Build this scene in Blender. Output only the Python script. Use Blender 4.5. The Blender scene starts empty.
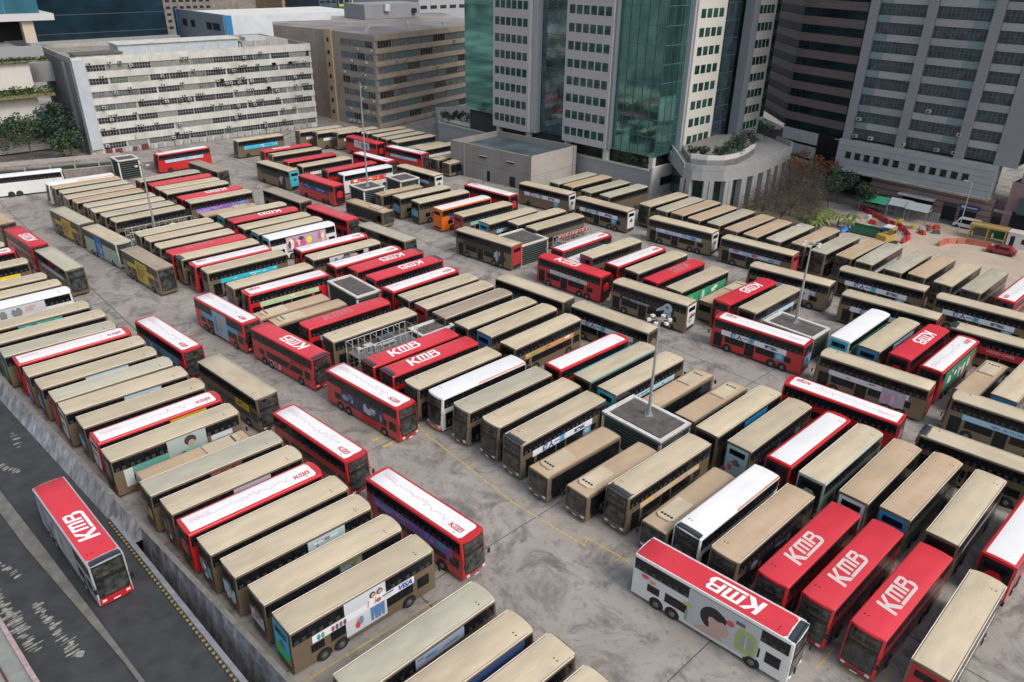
import bpy, bmesh, math, random
from mathutils import Vector, Matrix
R = math.radians
sc = bpy.context.scene
COL = sc.collection
rnd = random.Random(7)

# ---------------------------------------------------------------- materials
MATS = {}
def mat(name, c, rough=0.6, metal=0.0, var=0.0, scale=1.5, dirt=0.0, dirtc=(0.10, 0.09, 0.08), rand=0.0,
        seams=0.0, coat=0.0, bump=0.0, stretch=(1, 1, 1), spec=0.5, emit=None):
    if name in MATS: return MATS[name]
    m = bpy.data.materials.new(name); m.use_nodes = True
    nt = m.node_tree; N = nt.nodes; Lk = nt.links
    b = N['Principled BSDF']
    b.inputs['Base Color'].default_value = (*c, 1); b.inputs['Roughness'].default_value = rough
    b.inputs['Metallic'].default_value = metal; b.inputs['Specular IOR Level'].default_value = spec
    if coat: b.inputs['Coat Weight'].default_value = coat; b.inputs['Coat Roughness'].default_value = 0.15
    if emit: b.inputs['Emission Color'].default_value = (*emit, 1); b.inputs['Emission Strength'].default_value = 1.0
    cur = None
    def rgb(v):
        n = N.new('ShaderNodeRGB'); n.outputs[0].default_value = (*v, 1); return n.outputs[0]
    if var or dirt or rand or seams or bump:
        cur = rgb(c)
        tc = N.new('ShaderNodeTexCoord'); mp = N.new('ShaderNodeMapping'); Lk.new(tc.outputs['Object'], mp.inputs[0])
        mp.inputs['Scale'].default_value = stretch
        oi = N.new('ShaderNodeObjectInfo')
        ofs = N.new('ShaderNodeVectorMath'); ofs.operation = 'MULTIPLY'
        cx = N.new('ShaderNodeCombineXYZ'); Lk.new(oi.outputs['Random'], cx.inputs[0]); Lk.new(oi.outputs['Random'], cx.inputs[1])
        Lk.new(cx.outputs[0], ofs.inputs[0]); ofs.inputs[1].default_value = (57, 31, 0)
        Lk.new(ofs.outputs[0], mp.inputs['Location'])
    if var:
        n = N.new('ShaderNodeTexNoise'); n.inputs['Scale'].default_value = scale; n.inputs['Detail'].default_value = 6
        Lk.new(mp.outputs[0], n.inputs['Vector'])
        mr = N.new('ShaderNodeMapRange'); mr.inputs['From Min'].default_value = .3; mr.inputs['From Max'].default_value = .7
        mr.inputs['To Min'].default_value = 1 - var; mr.inputs['To Max'].default_value = 1 + var
        Lk.new(n.outputs['Fac'], mr.inputs['Value'])
        mu = N.new('ShaderNodeVectorMath'); mu.operation = 'SCALE'
        Lk.new(cur, mu.inputs[0]); Lk.new(mr.outputs[0], mu.inputs['Scale']); cur = mu.outputs[0]
    if rand:
        mr = N.new('ShaderNodeMapRange'); mr.inputs['To Min'].default_value = 1 - rand; mr.inputs['To Max'].default_value = 1 + rand
        Lk.new(oi.outputs['Random'], mr.inputs['Value'])
        mu = N.new('ShaderNodeVectorMath'); mu.operation = 'SCALE'
        Lk.new(cur, mu.inputs[0]); Lk.new(mr.outputs[0], mu.inputs['Scale']); cur = mu.outputs[0]
    if dirt:
        n = N.new('ShaderNodeTexNoise'); n.inputs['Scale'].default_value = scale * .45; n.inputs['Detail'].default_value = 8
        n.inputs['Roughness'].default_value = .65
        Lk.new(mp.outputs[0], n.inputs['Vector'])
        mr = N.new('ShaderNodeMapRange'); mr.inputs['From Min'].default_value = .48; mr.inputs['From Max'].default_value = .72
        mr.inputs['To Max'].default_value = dirt; Lk.new(n.outputs['Fac'], mr.inputs['Value'])
        mx = N.new('ShaderNodeMix'); mx.data_type = 'RGBA'; Lk.new(mr.outputs[0], mx.inputs[0])
        Lk.new(cur, mx.inputs[6]); mx.inputs[7].default_value = (*dirtc, 1); cur = mx.outputs[2]
    if seams:
        sx = N.new('ShaderNodeSeparateXYZ'); Lk.new(tc.outputs['Object'], sx.inputs[0])
        d = N.new('ShaderNodeMath'); d.operation = 'DIVIDE'; d.inputs[1].default_value = seams; Lk.new(sx.outputs[0], d.inputs[0])
        fr = N.new('ShaderNodeMath'); fr.operation = 'FRACT'; Lk.new(d.outputs[0], fr.inputs[0])
        ls = N.new('ShaderNodeMath'); ls.operation = 'LESS_THAN'; ls.inputs[1].default_value = .045; Lk.new(fr.outputs[0], ls.inputs[0])
        sm = N.new('ShaderNodeMath'); sm.operation = 'MULTIPLY'; sm.inputs[1].default_value = .16; Lk.new(ls.outputs[0], sm.inputs[0])
        mx = N.new('ShaderNodeMix'); mx.data_type = 'RGBA'; Lk.new(sm.outputs[0], mx.inputs[0])
        Lk.new(cur, mx.inputs[6]); mx.inputs[7].default_value = (.12, .1, .08, 1); cur = mx.outputs[2]
    if cur: Lk.new(cur, b.inputs['Base Color'])
    if bump:
        n = N.new('ShaderNodeTexNoise'); n.inputs['Scale'].default_value = scale * 4; n.inputs['Detail'].default_value = 5
        Lk.new(mp.outputs[0], n.inputs['Vector'])
        bp = N.new('ShaderNodeBump'); bp.inputs['Strength'].default_value = bump; bp.inputs['Distance'].default_value = .05
        Lk.new(n.outputs['Fac'], bp.inputs['Height']); Lk.new(bp.outputs[0], b.inputs['Normal'])
    MATS[name] = m
    return m

ROOFS = {
 'beige': mat('roof_beige', (.51, .435, .31), .55, var=.09, scale=1.1, dirt=.42, dirtc=(.30, .235, .165), rand=.10, stretch=(.3, 1, 1)),
 'grey': mat('roof_grey_beige', (.43, .41, .325), .55, var=.09, scale=1.1, dirt=.42, dirtc=(.27, .24, .18), rand=.09, stretch=(.35, 1, 1)),
 'tan': mat('roof_tan', (.47, .35, .235), .6, var=.09, scale=.8, dirt=.35, dirtc=(.30, .19, .12), rand=.06, seams=1.3, stretch=(.35, 1, 1)),
 'brown': mat('roof_brown', (.33, .27, .21), .6, var=.12, scale=.8, dirt=.45, dirtc=(.19, .13, .10), rand=.05, stretch=(.25, 1.4, 1)),
 'white': mat('roof_white', (.76, .76, .77), .5, var=.04, scale=.8, dirt=.16, dirtc=(.42, .40, .38), rand=.05, stretch=(.4, 1, 1)),
 'red': mat('roof_red', (.60, .034, .05), .4, var=.08, scale=.8, dirt=.22, dirtc=(.42, .06, .06), rand=.07, stretch=(.35, 1, 1), coat=.2),
}
PAINT = {
 'gold': mat('paint_champagne', (.185, .14, .09), .35, .25, var=.05, rand=.08, coat=.4),
 'red': mat('paint_red', (.50, .016, .02), .32, var=.05, rand=.08, coat=.5),
 'white': mat('paint_white', (.68, .68, .67), .35, var=.04, rand=.03, coat=.4),
 'grey': mat('paint_pale_grey', (.36, .365, .38), .4, var=.08, coat=.3),
 'orange': mat('paint_orange', (.75, .16, .02), .35, var=.05, coat=.4),
 'palegreen': mat('paint_pale_green', (.34, .42, .35), .4, var=.06, coat=.3),
}
GLASS = mat('bus_glass', (.009, .010, .012), .10, var=.5, scale=2.2, spec=.35)
WSCR = mat('windscreen_glass', (.040, .044, .042), .09, var=.85, scale=1.6, spec=.5)
SEATM = mat('seat_backs', (.040, .038, .040), .6)
BLACK = mat('black_trim', (.012, .012, .014), .4)
RUBBER = mat('rubber', (.02, .02, .02), .8)
STEEL = mat('wheel_steel', (.17, .17, .17), .45, .5)
GREYM = mat('galvanised_steel', (.36, .38, .40), .45, .5, var=.1)
CREAM = mat('cream_edge_highlight', (.66, .60, .48), .45)  # pale roof-edge strip on gold and pale green buses: highlight put into colour
CAPM = mat('dark_roof_cap', (.035, .045, .055), .3, coat=.3)
def colm(c, rough=.5):
    return mat('print_%02x%02x%02x' % tuple(int(max(0, min(1, v)) * 255) for v in c), c, rough)

# ---------------------------------------------------------------- object helpers
def link(name, data, parent=None, loc=None, rz=None, label=None, cat=None, group=None, kind=None):
    o = bpy.data.objects.new(name, data); COL.objects.link(o)
    if parent is not None: o.parent = parent
    if loc is not None: o.location = loc
    if rz is not None: o.rotation_euler = (0, 0, rz)
    if label: o['label'] = label
    if cat: o['category'] = cat
    if group: o['group'] = group
    if kind: o['kind'] = kind
    return o
def thing(name, label, cat, loc=(0, 0, 0), rz=0, group=None):
    return link(name, None, None, loc, rz, label, cat, group)

class MB:
    """collects faces for ONE mesh"""
    def __init__(s): s.v = []; s.f = []; s.m = []; s.mats = []
    def mi(s, m):
        if m not in s.mats: s.mats.append(m)
        return s.mats.index(m)
    def face(s, pts, m):
        n = len(s.v); s.v += [tuple(p) for p in pts]; s.f.append(tuple(range(n, n + len(pts)))); s.m.append(s.mi(m)); return s
    def box(s, x0, x1, y0, y1, z0, z1, m, M=None):
        P = [(x0, y0, z0), (x1, y0, z0), (x1, y1, z0), (x0, y1, z0), (x0, y0, z1), (x1, y0, z1), (x1, y1, z1), (x0, y1, z1)]
        if M is not None: P = [tuple(M @ Vector(p)) for p in P]
        n = len(s.v); s.v += P; k = s.mi(m)
        for f in ((0, 3, 2, 1), (4, 5, 6, 7), (0, 1, 5, 4), (1, 2, 6, 5), (2, 3, 7, 6), (3, 0, 4, 7)):
            s.f.append(tuple(n + i for i in f)); s.m.append(k)
        return s
    def prism(s, pts, z0, z1, m, top=None):
        n = len(s.v); k = s.mi(m); kt = s.mi(top) if top else k; c = len(pts)
        a = sum(pts[i][0] * pts[(i + 1) % c][1] - pts[(i + 1) % c][0] * pts[i][1] for i in range(c))
        if a < 0: pts = pts[::-1]
        s.v += [(p[0], p[1], z0) for p in pts] + [(p[0], p[1], z1) for p in pts]
        for i in range(c):
            j = (i + 1) % c; s.f.append((n + i, n + j, n + c + j, n + c + i)); s.m.append(k)
        s.f.append(tuple(n + c + i for i in range(c))); s.m.append(kt)
        s.f.append(tuple(n + i for i in range(c - 1, -1, -1))); s.m.append(k)
        return s
    def tube(s, a, b, r0, r1, m, seg=8):
        a = Vector(a); b = Vector(b); d = (b - a).normalized()
        u = d.cross(Vector((0, 0, 1)) if abs(d.z) < .95 else Vector((1, 0, 0))).normalized(); w = d.cross(u)
        n = len(s.v); k = s.mi(m)
        for p, r in ((a, r0), (b, r1)):
            for i in range(seg):
                t = 2 * math.pi * i / seg; s.v.append(tuple(p + u * math.cos(t) * r + w * math.sin(t) * r))
        for i in range(seg):
            j = (i + 1) % seg; s.f.append((n + i, n + j, n + seg + j, n + seg + i)); s.m.append(k)
        s.f.append(tuple(n + seg + i for i in range(seg))); s.m.append(k)
        s.f.append(tuple(n + seg - 1 - i for i in range(seg))); s.m.append(k)
        return s
    def mesh(s, name, smooth=None):
        me = bpy.data.meshes.new(name); me.from_pydata(s.v, [], s.f)
        for m in s.mats: me.materials.append(m)
        me.polygons.foreach_set('material_index', s.m)
        if smooth is not None:
            bm = bmesh.new(); bm.from_mesh(me); bmesh.ops.remove_doubles(bm, verts=bm.verts, dist=.0005)
            bm.to_mesh(me); bm.free()
            me.set_sharp_from_angle(angle=R(smooth)); me.polygons.foreach_set('use_smooth', [True] * len(me.polygons))
        me.update(); return me

CACHE = {}
def cached(key, fn):
    if key not in CACHE: CACHE[key] = fn()
    return CACHE[key]
def box_mesh(name, *a):
    return cached(('box', name) + a, lambda: MB().box(*a).mesh(name))

def text_mesh(body, size, m, bold=0.0, shear=0.0):
    def f():
        cu = bpy.data.curves.new('text', 'FONT'); cu.body = body; cu.size = size; cu.align_x = 'CENTER'; cu.align_y = 'CENTER'
        cu.offset = bold; cu.shear = shear; cu.resolution_u = 2
        o = bpy.data.objects.new('text', cu); COL.objects.link(o)
        bpy.context.view_layer.update()
        me = bpy.data.meshes.new_from_object(o.evaluated_get(bpy.context.evaluated_depsgraph_get()))
        bpy.data.objects.remove(o); me.materials.clear(); me.materials.append(m); return me
    return cached(('t', body, size, m.name, bold, shear), f)

# ---------------------------------------------------------------- the operator's letters
def logo_mesh(m):
    def f():
        P = [[(0, 0), (.24, 0), (.24, 1), (0, 1)],
             [(.2, .42), (.45, .5), (.93, 1), (.60, 1)], [(.2, .62), (.42, .66), (1.0, 0), (.66, 0), (.2, .5)],
             [(1.0, .84), (1.85, .84), (1.98, 1), (1.0, 1)], [(1.0, .24), (1.2, .24), (1.2, .86), (1.0, .86)],
             [(1.40, .24), (1.58, .24), (1.58, .86), (1.40, .86)], [(1.78, .24), (1.98, .24), (1.98, .9), (1.78, .86)],
             [(2.1, .24), (2.3, .24), (2.3, 1), (2.1, 1)], [(2.28, .84), (2.80, .84), (2.86, .96), (2.74, 1), (2.28, 1)],
             [(2.28, .52), (2.8, .52), (2.86, .66), (2.28, .66)], [(2.68, .60), (2.86, .62), (2.92, .80), (2.80, .97), (2.70, .86)],
             [(2.72, .02), (2.92, .08), (3.02, .26), (2.98, .46), (2.84, .58), (2.74, .54)],
             [(1.0, 0), (2.74, 0), (2.88, .06), (2.82, .16), (1.0, .16)]]
        b = MB()
        for k, p in enumerate(P):
            b.face([((u - 1.5) + .16 * (v - .5), v - .5, k * .0012) for u, v in p], m)
        return b.mesh('operator_letters')
    return cached(('logo', m.name), f)

# ---------------------------------------------------------------- bus meshes
W = 1.31
def xfront(y, z, L, style):
    t = min(1, abs(y) / W)
    if style == 'old': return L / 2 - .02 - .10 * t ** 4 - max(0, z - 2.6) * .02
    return L / 2 - .30 * t ** 3 - .10 * max(0, z - 1.0) ** 1.25 * .55
def body_mesh(L, H, style, m):
    def f():
        b = MB(); zb = .34; r = .11
        sec = [(-W, zb), (-W, 1.2), (-W, 2.2), (-W, H - .9), (-W, H - r)]
        for k in range(1, 4): a = math.pi / 2 * k / 3; sec.append((-W + r - r * math.cos(a), H - r + r * math.sin(a)))
        sec += [(-.6, H + .035), (0, H + .05)]
        sec = sec + [(-y, z) for y, z in sec[-2::-1]]
        n = len(sec); zc = (zb + H) / 2
        def xr(y, z): return -L / 2 + .10 * (abs(y) / W) ** 4 + max(0, z - 2.2) * .03
        rings = []
        for s in (.02, .5, .85): rings.append([(xr(y * s, zc + (z - zc) * s), y * s, zc + (z - zc) * s) for y, z in sec])
        rings.append([(xr(y, z), y, z) for y, z in sec])
        rings.append([(xfront(y, z, L, style) - .5, y, z) for y, z in sec])
        rings.append([(xfront(y, z, L, style) - .05, y, z - (.03 if z > H - .1 else 0)) for y, z in sec])
        for s in (.985, .85, .6, .3, .02): rings.append([(xfront(y * s, zc + (z - zc) * s, L, style), y * s, zc + (z - zc) * s) for y, z in sec])
        k = b.mi(m)
        for rg in rings: b.v += rg
        for i in range(len(rings) - 1):
            for j in range(n):
                jj = (j + 1) % n
                b.f.append((i * n + j, i * n + jj, (i + 1) * n + jj, (i + 1) * n + j)); b.m.append(k)
        return b.mesh('body', 40)
    return cached(('body', L, H, style, m.name), f)
def front_patch(name, L, style, y0, y1, z0, z1, off, m, frame=None):
    def f():
        b = MB(); ny, nz = 8, 5
        def grid(y0, y1, z0, z1, off, m):
            base = len(b.v); k = b.mi(m)
            for i in range(ny + 1):
                for j in range(nz + 1):
                    y = y0 + (y1 - y0) * i / ny; z = z0 + (z1 - z0) * j / nz
                    b.v.append((xfront(y, z, L, style) + off, y, z))
            for i in range(ny):
                for j in range(nz):
                    a = base + i * (nz + 1) + j; b.f.append((a, a + nz + 1, a + nz + 2, a + 1)); b.m.append(k)
        if frame: grid(y0 - .06, y1 + .06, z0 - .06, z1 + .06, off - .008, frame)
        grid(y0, y1, z0, z1, off, m)
        return b.mesh(name, 50)
    return cached((name, L, style, y0, y1, z0, z1, off, m.name, frame and frame.name), f)
def roof_mesh(L, H, style, m, x0, x1, hw, lift=.0):
    def f():
        b = MB(); k = b.mi(m); ny = 8
        xs = [x0, x0 + .04] + [x0 + (x1 - x0) * i / 6 for i in range(1, 6)] + [x1 - .25, x1]
        for x in xs:
            for i in range(ny + 1):
                y = -hw + 2 * hw * i / ny; e = .05 * (1 - (y / W) ** 2)
                xx = x - (.18 * (abs(y) / W) ** 3 if x == x1 and style != 'old' else 0)
                z = H + e + .018 + lift - (.03 if i in (0, ny) else 0) - (.03 if x in (xs[0], xs[-1]) else 0)
                b.v.append((xx, y, z))
        for i in range(len(xs) - 1):
            for j in range(ny):
                a = i * (ny + 1) + j; b.f.append((a, a + ny + 1, a + ny + 2, a + 1)); b.m.append(k)
        return b.mesh('roof', 60)
    return cached(('roof', L, H, style, m.name, x0, x1, hw, lift), f)
def window_row(name, x0, x1, z0, z1, s, npane, glass=GLASS):
    def f():
        b = MB(); y = W + .012
        b.box(x0, x1, s * (y - .03) if s < 0 else y - .03, s * y if s < 0 else y, z0, z1, BLACK) if False else None
        ya, yb = sorted((s * (W - .02), s * (W + .010)))
        b.box(x0, x1, ya, yb, z0, z1, BLACK)
        ya, yb = sorted((s * (W - .01), s * (W + .016)))
        w = (x1 - x0) / npane
        for i in range(npane):
            b.box(x0 + i * w + .04, x0 + (i + 1) * w - .04, ya, yb, z0 + .05, z1 - .05, glass)
            if name == 'upper_window':
                yc = sorted((s * (W + .005), s * (W + .0175)))
                for q in (.12, .56): b.box(x0 + (i + q) * w, x0 + (i + q + .24) * w, yc[0], yc[1], z0 + .07, z0 + .36 + .05 * ((i + int(q * 2)) % 2), SEATM)
        return b.mesh(name)
    return cached((name, x0, x1, z0, z1, s, npane), f)
def wheel_mesh():
    def f():
        b = MB(); b.tube((0, -.16, 0), (0, .16, 0), .50, .50, RUBBER, 20); return b.mesh('wheel', 40)
    return cached('wheel', f)
def rim_mesh():
    def f():
        b = MB(); b.tube((0, .10, 0), (0, .19, 0), .29, .25, STEEL, 14); b.tube((0, .19, 0), (0, .22, 0), .11, .09, STEEL, 10); return b.mesh('rim', 40)
    return cached('rim', f)
def arch_mesh(s):
    def f():
        b = MB(); pts = []
        for i in range(13):
            a = math.pi * i / 12; pts.append((.64 * math.cos(a), s * (W + .004), .64 * math.sin(a)))
        pts += [(-.64, s * (W + .004), -.2), (.64, s * (W + .004), -.2)]
        b.face(pts, BLACK); return b.mesh('wheel_arch')
    return cached(('arch', s), f)

# ---------------------------------------------------------------- adverts (flat printed panels)
def ell(cx, cz, rx, rz, n=14, rot=0):
    o = []
    for i in range(n):
        a = 2 * math.pi * i / n; u, v = rx * math.cos(a), rz * math.sin(a)
        o.append((cx + u * math.cos(rot) - v * math.sin(rot), cz + u * math.sin(rot) + v * math.cos(rot)))
    return o
def rect(x0, x1, z0, z1): return [(x0, z0), (x1, z0), (x1, z1), (x0, z1)]
def art_mesh(key, s, shapes):
    """shapes: (colour, [(u, z)...]) with u running along x; drawn on side s, each a hair prouder than the last"""
    def f():
        b = MB()
        for k, (c, p) in enumerate(shapes):
            b.face([(u, s * (W + .022 + .0022 * k), z) for u, z in p], colm(c))
        return b.mesh('side_advert')
    return cached(('art', key, s), f)
def blobs(seed, x0, x1, z0, z1, cols, n):
    r = random.Random(seed); o = []
    for i in range(n):
        rx = r.uniform(.12, .5) * min(1.2, (x1 - x0) * .3); rz = r.uniform(.12, .42) * (z1 - z0)
        cx = r.uniform(x0 + rx, x1 - rx); cz = r.uniform(z0 + rz, z1 - rz)
        o.append((r.choice(cols), ell(cx, cz, rx, rz, 10) if r.random() < .6 else rect(cx - rx, cx + rx, cz - rz * .4, cz + rz * .4)))
    return o
WH = (.75, .75, .75)
def band(c, cols=(), n=0, z=(2.26, 2.90), x=None, seed=1):
    def f(L):
        x0, x1 = x or (-L / 2 + 1.9, L / 2 - 1.9)
        return [(c, rect(x0, x1, *z))] + (blobs(seed, x0, x1, z[0], z[1], cols, n) if n else [])
    return f
def big(c, cols, n, x=(-2.6, 2.2), z=(1.0, 4.0), seed=3, under=None):
    def f(L):
        o = under(L) if under else []
        return o + [(c, rect(x[0], x[1], z[0], z[1]))] + blobs(seed, x[0], x[1], z[0], z[1], cols, n)
    return f
def ad_hk(L):
    x0, x1 = -L / 2 + 2.2, L / 2 - 1.7
    return [((.70, .72, .75), rect(x0, x1, 2.22, 2.95)), ((.10, .25, .45), rect(-L / 2 + 2.35, -L / 2 + 3.6, 1.25, 2.2)), ((.25, .55, .5), ell(-L / 2 + 3.0, 1.8, .4, .3))]
def ad_visa(L):
    sk, je, wh, rd = (.55, .33, .24), (.10, .22, .42), (.78, .78, .78), (.6, .05, .08)
    o = [((.56, .58, .62), rect(-2.0, 1.6, .75, 4.12)), ((.74, .75, .78), rect(-4.7, 4.2, 2.22, 2.92)), ((.60, .62, .66), rect(-1.99, 1.59, .76, 2.3))]
    for dx, hair in ((0, (.06, .04, .03)), (.62, (.12, .06, .03))):
        o += [(je, [(.15 + dx, .95), (.38 + dx, .95), (.45 + dx, 1.6), (.5 + dx, .95), (.74 + dx, .95), (.78 + dx, 2.35), (.12 + dx, 2.35)]),
              (wh, [(.08 + dx, 2.3), (.82 + dx, 2.3), (.9 + dx, 3.15), (.45 + dx, 3.3), (.0 + dx, 3.15)]),
              (hair, ell(.42 + dx, 3.48, .27, .3)), (sk, ell(.46 + dx, 3.42, .17, .2)), (sk, [(-.1 + dx, 2.5), (.02 + dx, 2.5), (.12 + dx, 3.1), (.0 + dx, 3.15)])]
    o += [(rd, ell(-1.0, 1.45, .22, .35)), ((.15, .25, .45), ell(-.7, 1.75, .2, .4)), ((.55, .1, .1), ell(.9, 2.7, .25, .2)), (sk, ell(-.95, 1.95, .13, .15)),
          ((.02, .08, .40), [(1.2, 2.72), (2.2, 2.72), (2.3, 2.86), (1.3, 2.86)]), ((.8, .55, .05), [(1.3, 2.5), (2.0, 2.5), (2.1, 2.6), (1.4, 2.6)])]
    for i, c in enumerate(((.05, .3, .4), (.1, .35, .15), (.4, .08, .08), (.12, .1, .25), (.3, .12, .1), (.1, .1, .1))):
        o.append((c, ell(-4.2 + i * .33 + (.5 if i > 1 else 0), 2.55, .13, .27)))
    return o
def ad_pod(L):
    sk, hr = (.50, .34, .30), (.015, .014, .02)
    o = [((.46, .47, .50), rect(-1.6, 4.2, .62, 4.02)), ((.62, .63, .66), [(-5.9, 2.24), (-1.6, 2.24), (-1.6, 2.9), (-5.9, 2.9)]),
         ((.46, .47, .50), [(-1.6, .62), (1.4, .62), (-.3, 2.2), (-1.6, 1.6)]),
         (hr, ell(.55, 2.35, 1.05, 1.1, 20)), (sk, [(.2, 2.4), (.9, 2.75), (1.75, 2.35), (1.95, 1.85), (1.75, 1.35), (1.25, 1.0), (.7, .95), (.35, 1.4)]),
         (hr, [(.5, 2.5), (1.0, 2.4), (1.8, 2.75), (1.3, 3.2), (.6, 3.2)]), (sk, ell(.35, 2.15, .16, .27)),
         (sk, [(-.9, .64), (1.6, .64), (1.2, 1.3), (.5, 1.5), (-.3, 1.2)]),
         ((.33, .42, .12), [(2.5, .95), (3.9, .95), (4.1, 1.6), (4.0, 2.75), (3.6, 3.05), (2.7, 3.05), (2.4, 2.3)]),
         ((.30, .33, .30), rect(2.75, 3.85, 1.3, 2.6)), ((.5, .55, .3), rect(3.2, 3.3, 1.3, 2.6)),
         ((.6, .08, .1), ell(1.9, 2.9, .32, .28)), ((.7, .08, .1), ell(-5.4, 2.65, .36, .2)), ((.65, .3, .1), ell(-4.7, 2.45, .28, .18)),
         ((.5, .45, .1), rect(-1.9, -1.2, 2.2, 2.55)), ((.75, .75, .75), rect(-4.2, -2.2, 2.35, 2.5)), ((.1, .1, .1), rect(2.3, 3.0, 3.25, 3.55)), ((.2, .35, .2), rect(-1.7, -1.5, .8, 1.8))]
    return o
def ad_hero(L):
    o = [((.03, .025, .025), rect(-L / 2 + 2, L / 2 - 2, 2.2, 2.95)), ((.5, .5, .5), rect(-.5, 2.8, 2.48, 2.60)), ((.45, .45, .45), rect(3.0, 4.0, 2.52, 2.62)), ((.4, .4, .4), rect(-.3, 2.4, 2.32, 2.38))]
    g = (.42, .50, .56)
    o += [(g, ell(-3.4, 3.0, .7, .75)), (g, [(-4.3, .8), (-3.9, .6), (-3.3, 2.4), (-3.9, 2.6)]), (g, [(-2.9, .7), (-2.6, .9), (-2.9, 2.5), (-3.6, 2.4)]),
          (g, [(-2.9, 2.7), (-1.7, 2.1), (-1.6, 2.4), (-2.8, 3.3)]), ((.1, .12, .14), ell(-3.3, 3.15, .22, .2)), ((.15, .17, .2), rect(-3.9, -3.0, 2.2, 2.3))]
    return o
def ad_tealman(L):
    return [((.10, .32, .26), [(-5.0, 2.1), (1.5, 2.1), (1.5, 2.9), (-5.0, 2.9)]), ((.34, .40, .38), rect(-1.2, 2.6, 2.0, 4.1)), ((.04, .04, .04), ell(1.0, 3.4, .6, .55)),
            ((.42, .28, .22), ell(1.1, 3.0, .36, .42)), ((.20, .42, .36), [(-1.2, 2.0), (2.4, 2.0), (1.6, 2.6), (.3, 2.65)]), ((.55, .60, .62), rect(3.0, 5.2, 2.3, 2.9)), ((.05, .06, .06), ell(.2, 2.2, .3, .2)), ((.5, .55, .52), rect(-5.4, -4.6, 1.0, 2.9))]
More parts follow.
